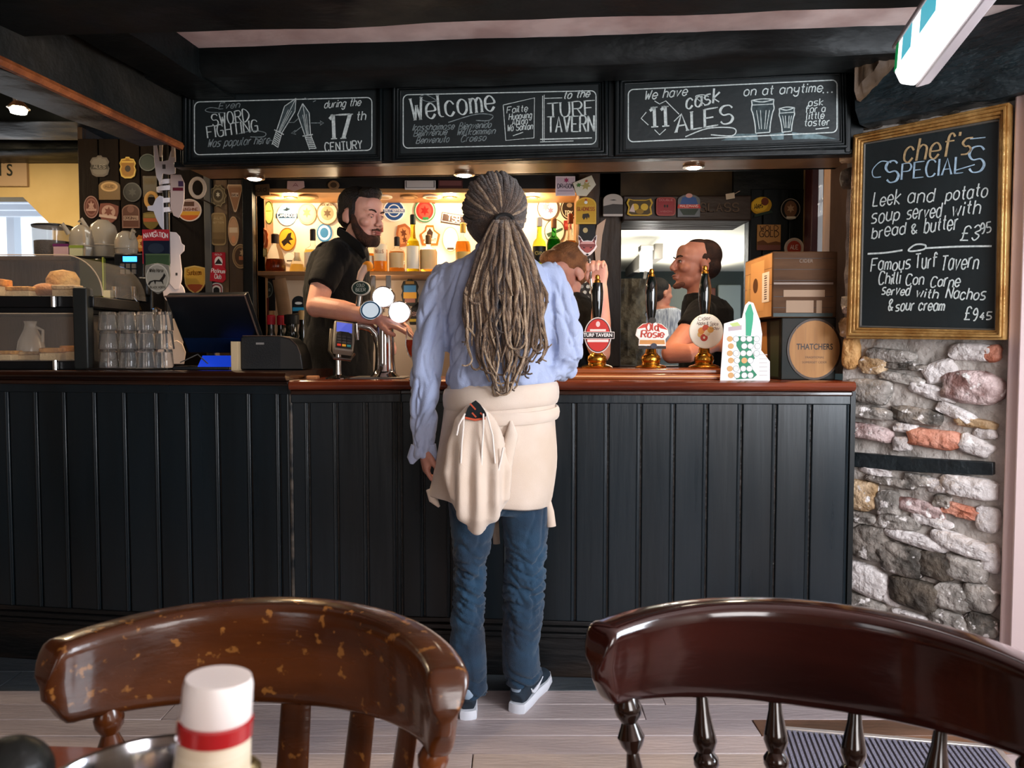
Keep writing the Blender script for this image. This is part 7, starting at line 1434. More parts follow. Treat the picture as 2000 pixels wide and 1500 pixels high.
MB().tube([c(998, 822, -.155), c(1000, 850, -.165), c(990, 890, -.17), c(986, 940, -.175), c(984, 985, -.17)], [(.004, .004), (.02, .012), (.022, .014), (.016, .012), (.006, .006)], 14, flatn=(0, 1, 0)).build('fold', knit, o)
MB().tube([c(1068, 975, -.03), c(1074, 1000, -.03), c(1077, 1028, -.03)], [(.012, .010), (.014, .011), (.015, .012)], 14, flatn=(0, 1, 0)).build('sleeve_end', knit, o); MB().tube([c(965, 985, .1), c(968, 1030, .1), c(970, 1062, .1)], [(.012, .010)] * 3, 12, flatn=(0, 1, 0)).build('sleeve_end', knit, o)
MB().tube([c(840, 955, -.02), c(846, 975, -.03), c(858, 990, -.035)], [(.014, .010), (.015, .010), (.004, .004)], 12, flatn=(0, 1, 0)).build('hem_corner', knit, o)
# shoes
shoem = M('shoe_mesh', '#16222d', .7, bump=.5, bscale=500, col2='#223342', vscale=12); solem = M('shoe_sole', '#dfe2ea', .5); collm = M('shoe_lining', '#93a6ba', .7)
def shoe(label, heel, ang, s=1.0, side=1):
    o = thing('trainer', label, 'shoe', heel); m = Matrix.Translation(V(heel)) @ Matrix.Rotation(R(ang), 4, 'Z') @ Matrix.Scale(s, 4)      # x = toe direction
    out = [(0, -.028), (-.008, -.012), (-.008, .012), (0, .028), (.06, .036), (.14, .040), (.20, .048), (.25, .044), (.282, .024), (.29, .0), (.28, -.026), (.24, -.044), (.19, -.046), (.13, -.036), (.06, -.034)]
    mb = MB(xf=m); k = len(out); zz = [0, .006, .026, .032]; sc = [.95, 1.03, 1.0, .93]; vs = [(x * (1 if i == 0 else 1) if True else 0, y * sc[i], z + (.012 * max(0, (x - .18) / .1) if z < .01 else 0)) for i, z in enumerate(zz) for x, y in out]
    mb.add(vs, [(j * k + i, j * k + (i + 1) % k, (j + 1) * k + (i + 1) % k, (j + 1) * k + i) for j in range(3) for i in range(k)] + [tuple(range(k - 1, -1, -1)), tuple(3 * k + i for i in range(k))]); mb.build('sole', solem, o, ang=50, fix=True)
    mb = MB(xf=m); mb.add([(x * .98 + .002, y * .9, z) for z in (-.0, .004) for x, y in out], [(i, (i + 1) % k, k + (i + 1) % k, k + i) for i in range(k)] + [tuple(range(k - 1, -1, -1))]); mb.build('outsole', blackpl, o, fix=True)
    u = MB(xf=m); 
    u.tube([(.0, 0, .045), (.02, 0, .06), (.06, 0, .066), (.10, 0, .066), (.15, 0, .058), (.20, 0, .046), (.245, 0, .038), (.272, 0, .034)], [(.022, .03), (.030, .052), (.033, .050), (.034, .042), (.040, .034), (.043, .026), (.038, .02), (.022, .012)], 20, flatn=(0, 0, 1)); u.ell((.015, 0, .075), (.026, .028, .036)); u.ell((.05, 0, .09), (.04, .03, .02))
    blob(u, 'upper', shoem, o, .004, 3)
    mb = MB(xf=m); mb.tube([(.045 + .046 * math.cos(a), .029 * math.sin(a), .103 + .012 * math.cos(a) * -1 + .004 * math.cos(2 * a)) for a in [2 * math.pi * i / 24 for i in range(24)]], .0085, 10, closed=True); mb.build('collar', collm, o)
    mb = MB(xf=m); mb.ell((-.006, 0, .088), (.010, .018, .020)); mb.build('heel_tab', collm, o)
    for q in (-1, 1):        # curved tick on both sides
        mb = MB(xf=m); pts = [(.050, .066, .001), (.058, .054, .004), (.075, .047, .006), (.10, .048, .006), (.13, .056, .003), (.155, .066, .0008)]; vs = []
        for x, z, w in pts: yy = q * (.0355 + .05 * max(0, x - .09)); vs += [(x, yy, z - w), (x, yy - q * .002, z + w)]
        mb.add(vs, [(2 * i, 2 * i + 2, 2 * i + 3, 2 * i + 1) for i in range(5)]); t = mb.build('side_mark', solem, o, smooth=False)
        sd = t.modifiers.new('s', 'SOLIDIFY'); sd.thickness = .004; sd.offset = 0
    return o
shoe('right grey-blue trainer of the customer, white sole and side mark visible', (c(1009, 1388).x, PD(1397, 0) + .015, .0), 69, 1.0)
shoe('left trainer of the customer, mostly hidden behind the left chair', (c(917, 1395).x, PD(1410, 0) + .015, .0), 96, .95)
bpy.context.view_layer.update()
# hair: cap, locks over the head, tie and hanging locks
hairc = [M('lock_%d' % i, a, .85, bump=.8, bscale=260, col2=b, vscale=60, sheen=.3) for i, (a, b) in enumerate([('#2c1d14', '#46301f'), ('#3b291b', '#5a4230'), ('#553f2c', '#7d6147'), ('#79604a', '#a68b6c'), ('#967c61', '#bfa385')])]
hc = MB(); HC = c(966, 408, .005); hc.ell(HC, (.092, .108, .108), 26, 18); hc.ell(c(962, 440, -.02), (.075, .085, .07), 20, 14)
def dcap(v, n): return .006 * wr(v, (40, 40, 16), 2)
hair = blob(hc, 'hair', hairc[0], pc, .005, 2, dcap)
rh = random.Random(11); G = c(985, 430, -.118)
def lock(pts, r0, r1, mi):
    m = len(pts); rr = [r0 + (r1 - r0) * (i / (m - 1)) ** 1.5 for i in range(m)]; rr = [r * (1 + .22 * noise.noise(V((i * .9, r0 * 900, mi)))) for i, r in enumerate(rr)]
    MB().tube(pts, rr, 7).build('dreadlock', hairc[mi], hair, ang=180)
Gd = (G - HC).normalized()
for i in range(54):
    a = 2 * math.pi * (i + rh.random() * .6) / 54; el = R(82 + 28 * rh.random()); e1 = Gd.cross(V((0, 0, 1))).normalized(); e2 = Gd.cross(e1)
    dst = (Gd * math.cos(el) + (e1 * math.cos(a) + e2 * math.sin(a)) * math.sin(el)); pts = []
    for k in range(11):
        t = k / 10; dv = dst.lerp(Gd, t ** .9).normalized(); rad = V((.097, .112, .112)); p = HC + V((dv.x * rad.x, dv.y * rad.y, dv.z * rad.z)) * (1.0 + .03 * math.sin(t * math.pi) + .010 * rh.random()); p += V((rh.uniform(-.002, .002), 0, rh.uniform(-.002, .002))); pts.append(p)
    if pts[0].z < c(0, 462).z: continue
    pts[-1] = G + V((rh.uniform(-.02, .02), rh.uniform(0, .01), rh.uniform(-.012, .012))); lock(pts, .0062 + .003 * rh.random(), .0065, rh.choice([0, 0, 0, 1, 1, 1, 2, 3]))
MB().tube([G + V((.026 * math.cos(a), -.004 + .006 * math.sin(a) * 0, .016 * math.sin(a))) for a in [2 * math.pi * i / 20 for i in range(20)]], .007, 8, closed=True).build('hair_tie', M('tie', '#120e0c', .7), hair)
MB().ell(G + V((0, .008, 0)), (.032, .02, .022)).build('hair_knot', hairc[0], hair)
for i in range(122):
    u = rh.uniform(-1, 1); lay = rh.random(); endy = 640 + 130 * rh.random() ** .55 - 45 * abs(u) ** 2.2; 
    if i < 40: endy = 560 + 130 * rh.random()
    def xc(y): return 985 + (988 - 985) * 0 + (-.02) * (y - 430)
    def hwid(y):
        t = (y - 430) / 330
        return 16 + (78 - 16) * min(1, t * 2.3) ** .75 if t < .72 else 78 * max(.12, 1 - ((t - .72) / .33) ** 1.6)
    ph, fr, am = rh.random() * 6.28, rh.uniform(.02, .085), rh.uniform(.8, 4.6); n_ = 22; pts = []
    for k in range(n_):
        t = k / (n_ - 1); y = 432 + (endy - 432) * t; x = 985 + (989 + (-.02) * 0 - 985) * t + u * hwid(min(y, 735)) * (1 if y < 735 else max(.3, 1 - (y - 735) / 60)); x += am * t * 2.2 * math.sin(y * fr + ph) - 3 * t
        dd_ = -.128 - .018 * math.sin(min(1, t * 3) * 1.57) - .035 * (1 - abs(u) ** 2) * (.35 + .65 * lay) * min(1, t * 3) + .004 * math.sin(y * fr * .8 + ph * 2)
        if y > 690: dd_ -= .018 * (y - 690) / 80
        pts.append(c(x, y, dd_))
    if rh.random() < .4:     # curled tip
        b = pts[-1]; sg_ = rh.choice((-1, 1)); rr_ = rh.uniform(.006, .028); ke = rh.randint(4, 9)
        for k in range(1, ke): a = k * .42; pts.append(b + V((sg_ * rr_ * (1 - math.cos(a)), -.004 * k / 9, -rr_ * math.sin(a))))
    mi = rh.choice([0, 1, 1, 1, 2, 2, 2, 3]) if lay < .6 else rh.choice([0, 1, 2, 2, 3, 3, 4])
    lock(pts, rh.uniform(.0052, .0088), .0024, mi)
for pts in ([(1052, 600), (1062, 640), (1068, 672), (1060, 690), (1070, 680), (1078, 672)], [(1056, 640), (1066, 668), (1062, 690), (1058, 700), (1068, 706)], [(930, 660), (912, 640), (914, 672), (922, 700)], [(975, 740), (962, 752), (966, 772), (976, 770), (978, 752)], [(1000, 735), (1010, 750), (1004, 760)], [(948, 540), (942, 552), (944, 572), (950, 584)]):
    q = smooth2(pts, 5); lock([c(x, y, -.155 - .01 * (y > 690)) for x, y in q], .004, .002, 3)

# ------------------------------------------------------------------ bar staff
def staff(label, root, hm, skinm, tors, arms, hands, hairf, shirt_arms, extra=None, s=1.0, iris='#4a5a5a', brow='#2a1a10', down=False, neck=None, wrinkle=4):
    o = thing('person', label, 'person', (root[0], root[1], 0)); b = MB(); head(b, hm, s)
    b.limb(neck, [.050, .056, .06]); b.loft([(x, y, z, rx * .86, ry * .86) for x, y, z, rx, ry in tors])
    for pts, rr in arms: b.limb(pts, rr, 14)
    for h in hands: hand(b, *h[0], **h[1])
    x0, y0 = root
    for q in (-.09, .09): b.limb([(x0, y0 + q, .95), (x0, y0 + q, .5), (x0, y0 + q, .09)], [.075, .055, .045])
    blob(b, 'body', skinm, o, .0045, 3)
    t = MB(); t.loft([(x, y, z, rx, ry, .9) for x, y, z, rx, ry in tors])
    for pts, rr in shirt_arms: t.tube(pts, rr, 16); t.ell(pts[0], (rr[0],) * 3)
    def dsp(v, n): return .012 * (wr(v, (14, 9, 7), wrinkle) - .42) + .004 * (wr(v, (40, 30, 20), 2) - .4)
    blob(t, 'polo_shirt', blackpolo, o, .006, 3, dsp)
    zb = tors[-1][2]; tr = MB(); tr.loft([(x0, y0, zb + .04, .14, .16), (x0, y0, zb - .1, .15, .17), (x0, y0, zb - .2, .14, .17)])
    for q in (-.09, .09): tr.limb([(x0, y0 + q, zb - .12), (x0, y0 + q, .5), (x0, y0 + q, .1)], [.09, .07, .06])
    for q in (-.09, .09): tr.ell((x0 + .05, y0 + q, .05), (.13, .05, .05))
    blob(tr, 'trousers', blackpolo, o, .012, 2); eyes(o, hm, s, iris, brow, down); hairf(o, hm @ Matrix.Scale(s, 4)); return o
def hair1(o, m):
    h = MB(xf=m); h.ell((0, .032, .052), (.080, .090, .076), 24, 16); h.ell((0, .048, .005), (.075, .068, .07)); h.ell((0, -.035, .098), (.054, .042, .032)); h.ell((.0, -.058, .110), (.042, .026, .019))
    for q in (-1, 1): h.ell((q * .071, -.008, .018), (.010, .016, .045))
    blob(h, 'hair', M('hair_dark', '#140d09', .6, bump=.8, bscale=160, col2='#241710', vscale=30), o, .005, 3, lambda v, n: .003 * wr(v, (60, 60, 30)))
    h = MB(xf=m); h.ell((0, -.074, -.094), (.033, .028, .028)); h.ell((0, -.050, -.100), (.038, .042, .024)); h.tube([(-.027, -.094, -.050), (0, -.1035, -.044), (.027, -.094, -.050)], [.004, .0055, .004], 8)
    for q in (-1, 1): h.limb([(q * .070, -.015, .000), (q * .060, -.030, -.045), (q * .045, -.052, -.080), (q * .02, -.075, -.098)], [.009, .017, .022, .022])
    blob(h, 'beard', M('beard_brown', '#2c180f', .85, bump=.9, bscale=200, col2='#4d2c1b', vscale=40), o, .0045, 2, lambda v, n: .002 * wr(v, (90, 90, 60)))
    h = MB(xf=m); h.ell((0, -.107, -.055), (.020, .006, .005)); h.ell((0, -.108, -.064), (.017, .006, .0055)); h.build('lips', M('lips_pink', '#a55a50', .45), o)
d1 = 3.35
def t1(x, y, w, dep, dd_=d1): p = P(x, y, dd_); return (p.x, dd_, p.z, w / FPX * dd_, dep)
tor1 = [t1(680, 470, 26, .07), t1(672, 482, 42, .12), t1(666, 497, 52, .17), t1(661, 525, 58, .19), t1(660, 570, 62, .18), t1(662, 640, 64, .17), t1(664, 700, 64, .17), t1(664, 740, 64, .17)]
A1 = [P(650, 508, 3.20), P(628, 560, 3.12), P(618, 600, 3.08)]; F1 = [P(618, 598, 3.08), P(668, 606, 3.02), P(738, 622, 2.95)]
staff('bearded barman in a black polo shirt reaching over the beer tap', (PX(664, d1), d1), headm(P(706, 424, d1), 58, 10, 0), skin,
      tor1, [(A1, [.055, .046, .042]), (F1, [.042, .041, .025]), ([P(640, 505, 3.5), P(650, 600, 3.55), P(720, 650, 3.45)], [.05, .042, .03])],
      [((P(738, 622, 2.95), (1, -.12, -.30), (.25, -.35, .9)), dict(thumb=-1, curl=(.10, .22, .34, .42), spread=.16, s=1.0, tcurl=.2)), ((P(720, 650, 3.45), (1, 0, -.3), (0, 0, 1)), dict(thumb=1, curl=(.5, .5, .5, .5)))], hair1,
      [([P(656, 500, 3.21), P(640, 530, 3.15), P(626, 562, 3.11)], [.068, .064, .058]), ([P(645, 500, 3.47), P(645, 560, 3.53)], [.07, .065])], down=True, neck=[P(700, 452, d1), P(693, 475, d1), P(686, 500, d1)], s=1.0)
po = [x for x in bpy.data.objects if x.get('label', '').startswith('bearded barman')][0]
mb = MB(); mb.tube([P(660, 452, 3.27), P(676, 462, 3.235), P(700, 482, 3.215), P(712, 505, 3.21)], [(.006, .018), (.008, .022), (.008, .024), (.004, .012)], 10, flatn=(0, -.3, 1)); mb.build('collar', blackpolo, po); mb = MB(); mb.tube([P(662, 450, 3.40), P(690, 458, 3.44), P(716, 486, 3.36)], [(.006, .018), (.008, .022), (.004, .012)], 10, flatn=(0, .3, 1)); mb.build('collar', blackpolo, po)

def hair2(o, m):
    h = MB(xf=m); h.ell((0, .028, .052), (.084, .098, .082), 24, 16); h.ell((0, .050, .000), (.078, .070, .07)); h.ell((0, -.050, .092), (.060, .042, .034))
    blob(h, 'hair', M('hair_ginger', '#6b4124', .6, bump=.8, bscale=160, col2='#935f38', vscale=30), o, .005, 3, lambda v, n: .003 * wr(v, (60, 60, 30)))
d2 = 3.36
def t2(x, y, w, dep, dd_=d2): p = P(x, y, dd_); return (p.x, dd_, p.z, w / FPX * dd_, dep)
tor2 = [t2(1108, 572, 30, .07), t2(1108, 590, 50, .13), t2(1110, 610, 60, .16), t2(1112, 650, 60, .16), t2(1112, 735, 60, .16)]
H2 = P(1173, 562, 3.10)
staff('ginger-haired barman bending down behind the customer, arm raised at a pump', (PX(1112, d2), d2), headm(P(1104, 536, d2), -52, 22, 0), skin,
      tor2, [([P(1138, 606, 3.30), P(1172, 690, 3.20)], [.05, .042]), ([P(1172, 690, 3.18), P(1173, 630, 3.14), H2], [.043, .042, .028]), ([P(1080, 606, 3.45), P(1075, 690, 3.5), P(1085, 730, 3.4)], [.05, .04, .03])],
      [((H2, (-.15, -.15, 1), (.35, .95, .2)), dict(thumb=-1, curl=(1.0, 1.05, 1.05, 1.0), spread=.03, s=1.0, tcurl=.9))], hair2,
      [([P(1138, 606, 3.30), P(1156, 648, 3.25)], [.062, .058]), ([P(1080, 606, 3.45), P(1077, 650, 3.48)], [.062, .058])], down=True, neck=[P(1108, 560, d2), P(1108, 578, d2), P(1108, 595, d2)], brow='#5a3520')
o = thing('pump_lever', 'small chrome lever gripped in the raised hand under the fox clip', 'lever', P(1153, 545, 3.07)); MB().tube([P(1151, 505, 3.06), P(1153, 525, 3.06), P(1154, 545, 3.07)], [.006, .010, .005], 12).build('shaft', chrome, o)
MB().tube([P(1154, 545, 3.07), P(1168, 712, 3.09)], .006, 10).build('stem', chrome, o)

def hair3(o, m):
    h = MB(xf=m); h.ell((0, .045, .050), (.080, .076, .074), 24, 16); h.ell((0, .055, .000), (.077, .064, .06)); h.ell((0, .01, .10), (.05, .05, .022))
    for q in (-1, 1): h.ell((q * .072, .010, .024), (.008, .014, .026))
    blob(h, 'hair', M('hair_cropped', '#2c1a12', .75, bump=.6, bscale=240, col2='#452a1d', vscale=30), o, .005, 3)
    h = MB(xf=m)
    for q in (-1, 1): h.limb([(q * .030, -.066, -.092), (q * .01, -.084, -.100)], [.012, .013])
    blob(h, 'stubble', M('stubble', '#7a4c3c', .8, bump=.6, bscale=300), o, .0045, 2)
d3 = 3.52
def t3(x, y, w, dep, dd_=d3): p = P(x, y, dd_); return (p.x, dd_, p.z, w / FPX * dd_, dep)
tor3 = [t3(1362, 574, 24, .07), t3(1374, 588, 40, .13), t3(1380, 606, 46, .18), t3(1380, 650, 48, .18), t3(1378, 735, 50, .17)]
staff('barman with receding short hair in black polo, facing left with folded arms', (PX(1378, d3), d3), headm(P(1358, 519, d3), -80, -4, 0), skin2,
      tor3, [([P(1368, 618, 3.36), P(1312, 688, 3.26)], [.052, .045]), ([P(1312, 690, 3.26), P(1345, 690, 3.20), P(1392, 676, 3.28)], [.045, .040, .028]), ([P(1365, 618, 3.68), P(1318, 680, 3.60), P(1350, 668, 3.4)], [.05, .042, .035])],
      [((P(1392, 676, 3.28), (1, .3, .2), (0, -1, 0)), dict(thumb=1, curl=(.3, .3, .3, .3)))], hair3,
      [([P(1370, 612, 3.36), P(1346, 646, 3.31)], [.066, .060]), ([P(1368, 612, 3.68), P(1345, 645, 3.63)], [.066, .060])], neck=[P(1366, 545, d3), P(1366, 568, d3), P(1366, 590, d3)], iris='#3a3028')
# customer far beyond the hatch in a checked shirt
dq = 6.3
pl_ = thing('person', 'distant person in pale checked shirt seen through the hatch', 'person', (PX(1302, dq), dq, 0))
b = MB(); hm = headm(P(1290, 574, dq), 120); head(b, hm); x0 = PX(1300, dq); b.loft([(x0, dq, P(0, y, dq).z, w / FPX * dq, .11) for y, w in ((600, 16), (608, 34), (640, 38), (700, 38))]); b.limb([hm @ V((0, .01, -.08)), hm @ V((0, .01, -.16))], [.05, .055])
for q in (-.1, .1): b.limb([(x0 + q, dq, .95), (x0 + q, dq, .08)], [.08, .05])
blob(b, 'body', skin2, pl_, .01, 3)
b = MB(); b.loft([(x0, dq, P(0, y, dq).z, w / FPX * dq, .13) for y, w in ((603, 20), (612, 40), (640, 43), (700, 42))]); blob(b, 'checked_shirt', M('check_shirt', '#8c8fa0', .8, col2='#dcdce2', vscale=30, stretch=(3, 3, .5)), pl_, .01, 3, lambda v, n: .01 * noise.noise(v * 12))
h = MB(xf=hm); h.ell((0, .028, .052), (.084, .098, .082), 24, 16); h.ell((0, .050, .000), (.078, .070, .07)); blob(h, 'hair', M('hair_dark', '#140d09', .6), pl_, .01, 2)

# ================================================================== FOREGROUND: CHAIRS, TABLE, BOTTLE
wornw = M('worn_orange_wood', '#3a1c0b', .27, bump=.12, bscale=50, col2='#5e3012', vscale=6, stretch=(.4, 1, 2), col3='#93602c', wscale=52, wlo=.625, whi=.68, coat=.5, rvar=.06)
darkm = M('dark_mahogany', '#1e0705', .16, bump=.05, bscale=40, col2='#32100a', vscale=7, stretch=(.4, 1, 2), coat=1.0)
spinm = M('turned_dark_wood', '#150a05', .14, coat=1, col2='#26130a', vscale=20)
spino = M('turned_brown_wood', '#4a2208', .25, coat=.6, col2='#6a350f', vscale=12)
def circ3(A, B, C):
    ax, ay = A; bx, by = B; cx, cy = C; d = 2 * (ax * (by - cy) + bx * (cy - ay) + cx * (ay - by))
    ux = ((ax ** 2 + ay ** 2) * (by - cy) + (bx ** 2 + by ** 2) * (cy - ay) + (cx ** 2 + cy ** 2) * (ay - by)) / d
    uy = ((ax ** 2 + ay ** 2) * (cx - bx) + (bx ** 2 + by ** 2) * (ax - cx) + (cx ** 2 + cy ** 2) * (bx - ax)) / d
    return (ux, uy), math.hypot(ax - ux, ay - uy)
def chair(label, A, B, C, ztop, hmid, mcrest, mspin, flat_slats, spins, hend=.095, thick=.030, tilt=.10):
    (cx, cy), r = circ3(A, B, C); a0 = math.atan2(A[1] - cy, A[0] - cx); a1 = math.atan2(C[1] - cy, C[0] - cx)
    if a0 < a1: a0 += 2 * math.pi
    am = (a0 + a1) / 2; mid = ((A[0] + C[0]) / 2, (A[1] + C[1]) / 2)
    o = thing('dining_chair', label, 'chair', (mid[0], mid[1], 0), 'pub chairs in the foreground')
    NT = 56; NS = 22; vs = []; 
    for i in range(NT + 1):
        t = .5 - .5 * math.sin(math.pi * (.5 - i / NT)) * (.8 + .2 * abs(math.sin(math.pi * (.5 - i / NT)))); a = a0 + (a1 - a0) * t; e = min(t, 1 - t) * 2       # e: 0 at the ends, 1 in the middle
        zt_ = ztop - .012 * (1 - e) ** 2 - .034 * max(0, 1 - e / .07) ** 2
        zb = (ztop - hmid) + (hmid - hend - .004) * 0 + .030 * (1 - e) ** 1.6 * 1.0 + .030 * max(0, 1 - e / .10) - .010 * math.exp(-((e - .06) / .03) ** 2) - .0 
        zb = min(zb, zt_ - .02); th = thick * (.25 + .75 * min(1, e / .05) ** .5); zc = (zt_ + zb) / 2; hz = (zt_ - zb) / 2
        for j in range(NS):
            q = 2 * math.pi * j / NS; cc = math.copysign(abs(math.cos(q)) ** .45, math.cos(q)); ss = math.copysign(abs(math.sin(q)) ** .32, math.sin(q))
            z = zc + ss * hz; rr = r + cc * th / 2 * (1.15 if ss > .5 else 1.0) + tilt * (z - (ztop - hmid)) ; rr += .010 * (1 if ss > 0 else 0) * abs(ss) * cc
            vs.append((cx + rr * math.cos(a), cy + rr * math.sin(a), z))
    fs = [(i * NS + j, i * NS + (j + 1) % NS, (i + 1) * NS + (j + 1) % NS, (i + 1) * NS + j) for i in range(NT) for j in range(NS)] + [tuple(range(NS)), tuple(NT * NS + j for j in range(NS - 1, -1, -1))]
    MB().add(vs, fs).build('crest_rail', mcrest, o, ang=60, fix=True)
    def at(t, z): a = a0 + (a1 - a0) * t; rr = r + tilt * (z - (ztop - hmid)) ; k = .90 + .10 * (z - .45) / .3; return V((cx + rr * k * math.cos(a), cy + rr * k * math.sin(a), z))
    zb0 = ztop - hmid + .02; zs = .46
    for t in flat_slats:
        a = a0 + (a1 - a0) * t; MB().tube([at(t, zs - .01), at(t, (zs + zb0) / 2), at(t, zb0)], [(.021, .006), (.023, .0065), (.021, .006)], 12, flatn=(math.cos(a), math.sin(a), 0)).build('slat', mcrest, o)
    for t, big in spins:
        p0, p1 = at(t, zs - .01), at(t, zb0 + (.012 if big else 0)); L = (p1 - p0).length; k = 1.35 if big else 1
        prof = [(.008, 0), (.009, .03), (.014, .07), (.010, .12), (.009, L - .135), (.0125, L - .125), (.0145, L - .118), (.011, L - .108), (.0165, L - .098), (.0165, L - .090), (.011, L - .082), (.016, L - .068), (.0145, L - .058), (.009, L - .030), (.007, L)] if not big else \
               [(.009, 0), (.012, .04), (.010, .10), (.009, L - .14), (.0115, L - .10), (.008, L - .075), (.014, L - .066), (.0175, L - .056), (.0125, L - .044), (.010, L - .038), (.0165, L - .028), (.018, L - .018), (.013, L - .006), (.011, L)]
        MB().lathe(prof, p0, 18, p1 - p0).build('spindle', mspin, o)
    # seat and legs (below the picture)
    ux, uy = math.cos(am), math.sin(am); sc = (cx + ux * (r - .20) * .2, cy + uy * .0); scx, scy = cx + ux * (r * .9 - .20), cy + uy * (r * .9 - .20)
    MB().lathe([(.18, .425), (.215, .432), (.22, .448), (.21, .462), (.19, .458), (.0, .450)], (scx, scy, 0), 32).build('seat', mcrest, o)
    for q in range(4):
        a = am + math.pi / 4 + q * math.pi / 2; MB().lathe([(.012, 0), (.016, .05), (.021, .14), (.014, .2), (.018, .24), (.018, .43)], (scx + math.cos(a) * .17, scy + math.sin(a) * .17, 0), 14).build('leg', mspin, o)
    return o
chair('worn orange-brown captain chair with scuffed curved back, left foreground', (-.545, .88), (-.325, 1.012), (-.078, .80), .861, .135, wornw, spino, (.30, .49, .655, .80), ((.115, 1), (.925, 1)))
chair('glossy dark mahogany captain chair with turned spindles, right foreground', (.108, .935), (.304, 1.014), (.585, .775), .861, .135, darkm, spinm, (), ((.085, 1), (.27, 0), (.43, 0), (.59, 0), (.75, 0), (.92, 1)))
# round table, bucket, bottles
TC = (-.52, .28); tm = M('table_wood', '#7c3a20', .35, col2='#98502d', vscale=6, stretch=(.2, 1, 1), bump=.1, coat=.3)
o = thing('round_table', 'round red-brown wooden pub table at the bottom left corner', 'table', (TC[0], TC[1], 0))
MB().lathe([(.54, .735), (.558, .742), (.56, .752), (.552, .76), (.0, .76)], (TC[0], TC[1], 0), 64).build('table_top', tm, o); MB().lathe([(.05, .06), (.045, .2), (.06, .4), (.04, .6), (.09, .735)], (TC[0], TC[1], 0), 24).build('pedestal', spino, o); MB().lathe([(.26, 0), (.26, .02), (.08, .06)], (TC[0], TC[1], 0), 32).build('base', blackpl, o)
bx, by_ = PX(258, .45), .45; rb = .062
o = thing('condiment_bucket', 'shiny round metal bucket holding the sauce bottles', 'bucket', (bx, by_, .76))
MB().lathe([(.052, 0), (.054, .01), (rb - .003, .166), (rb + .0025, .171), (rb + .0025, .177), (rb - .0015, .177), (rb - .005, .166), (.050, .012), (.0, .010)], (bx, by_, .76), 56).build('bucket', M('bucket_steel', '#c9c9cf', .12, 1), o, ang=60)
for sx_ in (-1, 1): MB().cyl((bx + sx_ * (rb + .001), by_, .905), (bx + sx_ * (rb + .008), by_, .905), .007, 12).build('handle_lug', M('bucket_steel', '#c9c9cf', .12, 1), o)
kt = P(428, 1322, .440); kb = P(360, 1660, .430); kb.z = .775; ax = (kt - kb).normalized(); Lk = (kt - kb).length
o = thing('sauce_bottle', 'blurred sauce bottle with white cap, red band and cream label', 'bottle', kb)
MB().lathe([(.026, 0), (.0275, .008), (.0275, Lk * .30), (.026, Lk * .50), (.0225, Lk * .70), (.0195, Lk * .80), (.0190, Lk - .034)], kb, 32, ax).build('glass', M('sauce_glass', '#8c1f16', .1, coat=1), o)
MB().lathe([(.0195, Lk - .0345), (.0212, Lk - .0335), (.0212, Lk - .0245), (.0195, Lk - .0235)], kb, 32, ax).build('red_band', M('red_band', '#a31f22', .15, coat=1), o)
MB().lathe([(.0192, Lk - .0235), (.0200, Lk - .0225), (.0193, Lk - .004), (.0182, Lk), (.0, Lk)], kb, 40, ax).build('cap', M('white_cap', '#ece4df', .35), o, ang=50)
MB().lathe([(.0278, Lk * .12), (.0283, Lk * .125), (.0283, Lk * .30), (.0268, Lk * .50), (.0235, Lk * .69), (.0215, Lk * .765), (.0202, Lk - .034)], kb, 40, ax).build('label', M('cream_label', '#d9cbb4', .5, col2='#cdbc9f', vscale=60, stretch=(.2, .2, 3)), o, ang=80)
up = ax; fr_ = V((.35, -1, 0)); fr_ = (fr_ - up * up.dot(fr_)).normalized()
pt = kb + ax * (Lk - .052) + fr_ * .0235; MB().ell(pt, (.0028, .001, .0034), 10, 8).build('red_spot', flatm('#b5303a'), o); MB().ell(kb + ax * (Lk - .050) + (fr_ + V((.5, 0, 0))).normalized() * .0235, (.0018, .001, .002), 10, 8).build('green_spot', flatm('#8a9c78'), o)
kd = P(474, 1486, .475); o = thing('brown_sauce_bottle', 'dark sauce bottle top just behind the white-capped bottle', 'bottle', (kd.x, kd.y, .775)); Ld = kd.z - .775
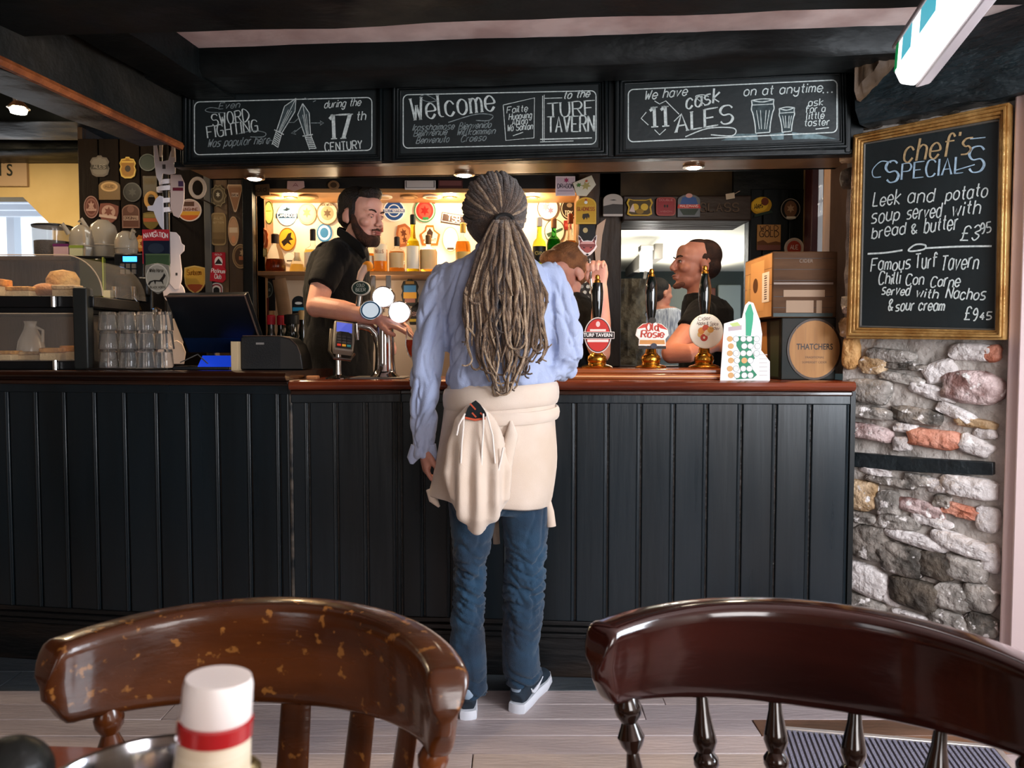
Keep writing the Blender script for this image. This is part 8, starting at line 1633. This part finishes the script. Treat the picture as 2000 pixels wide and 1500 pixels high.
MB().lathe([(.012, 0), (.0125, .01), (.012, Ld * .6), (.009, Ld - .03)], (kd.x, kd.y, .775), 20).build('glass', M('brown_sauce', '#1c0e08', .1, coat=1), o); MB().lathe([(.0105, Ld - .032), (.0112, Ld - .004), (.008, Ld), (.0, Ld + .001)], (kd.x, kd.y, .775), 20).build('cap', M('bronze_cap', '#5a4a2a', .3, .6), o)
kp = P(18, 1518, .50); o = thing('pepper_mill', 'round black top of a pepper mill at the bottom left corner', 'pepper mill', (kp.x, kp.y, .76)); zk = kp.z - .76
MB().lathe([(.026, 0), (.027, .01), (.018, .06), (.024, .12), (.016, zk - .035), (.018, zk - .028)], (kp.x, kp.y, .76), 24).build('body', blackpl, o); MB().ell((kp.x, kp.y, .76 + zk), (.027, .027, .026), 28, 18).build('knob', M('mill_black', '#0c1210', .4, bump=.3, bscale=60), o)
# ribbed doormat with metal edge, lower right
Q = [P(1545, 1500, PD(1500, .0)), ]
y0, y1 = PD(1500, 0) - .35, PD(1436, 0); 
o = thing('entrance_mat', 'grey ribbed entrance mat with pale metal edging on the floor', 'mat', (.95, 2.1, 0))
def fl(px, py): r = ray(px, py); t = -CAM_Z / r.z; return V((r.x * t, r.y * t, 0))
a = fl(1515, 1431); b = fl(1835, 1460); dirx = (b - a).normalized(); dy_ = V((dirx.y, -dirx.x, 0)); W_ = .62; D_ = .75
MatS = mat4(a + V((0, 0, .0)), dirx, -dy_, V((0, 0, 1))); m_ = MB(xf=MatS); m_.bb(0, W_, -D_, 0, .002, .008); m_.build('backing', M('mat_grey', '#4a4c58', .9), o)
k = 0
while k * .016 < W_: x = k * .016; m_ = MB(xf=MatS); m_.bb(x + .002, x + .011, -D_, -.004, .008, .014); m_.build('rib', M('mat_rib', '#77778a', .9, bump=.6, bscale=200), o); k += 1
for q in ((-.018, W_ + .018, 0, .018), (-.018, 0, -D_, 0), (W_, W_ + .018, -D_, 0)): m_ = MB(xf=MatS); m_.bb(q[0], q[1], q[2], q[3], .001, .016); m_.build('edging', M('mat_edge', '#cfc6c0', .3, .6), o, bevel=.002)
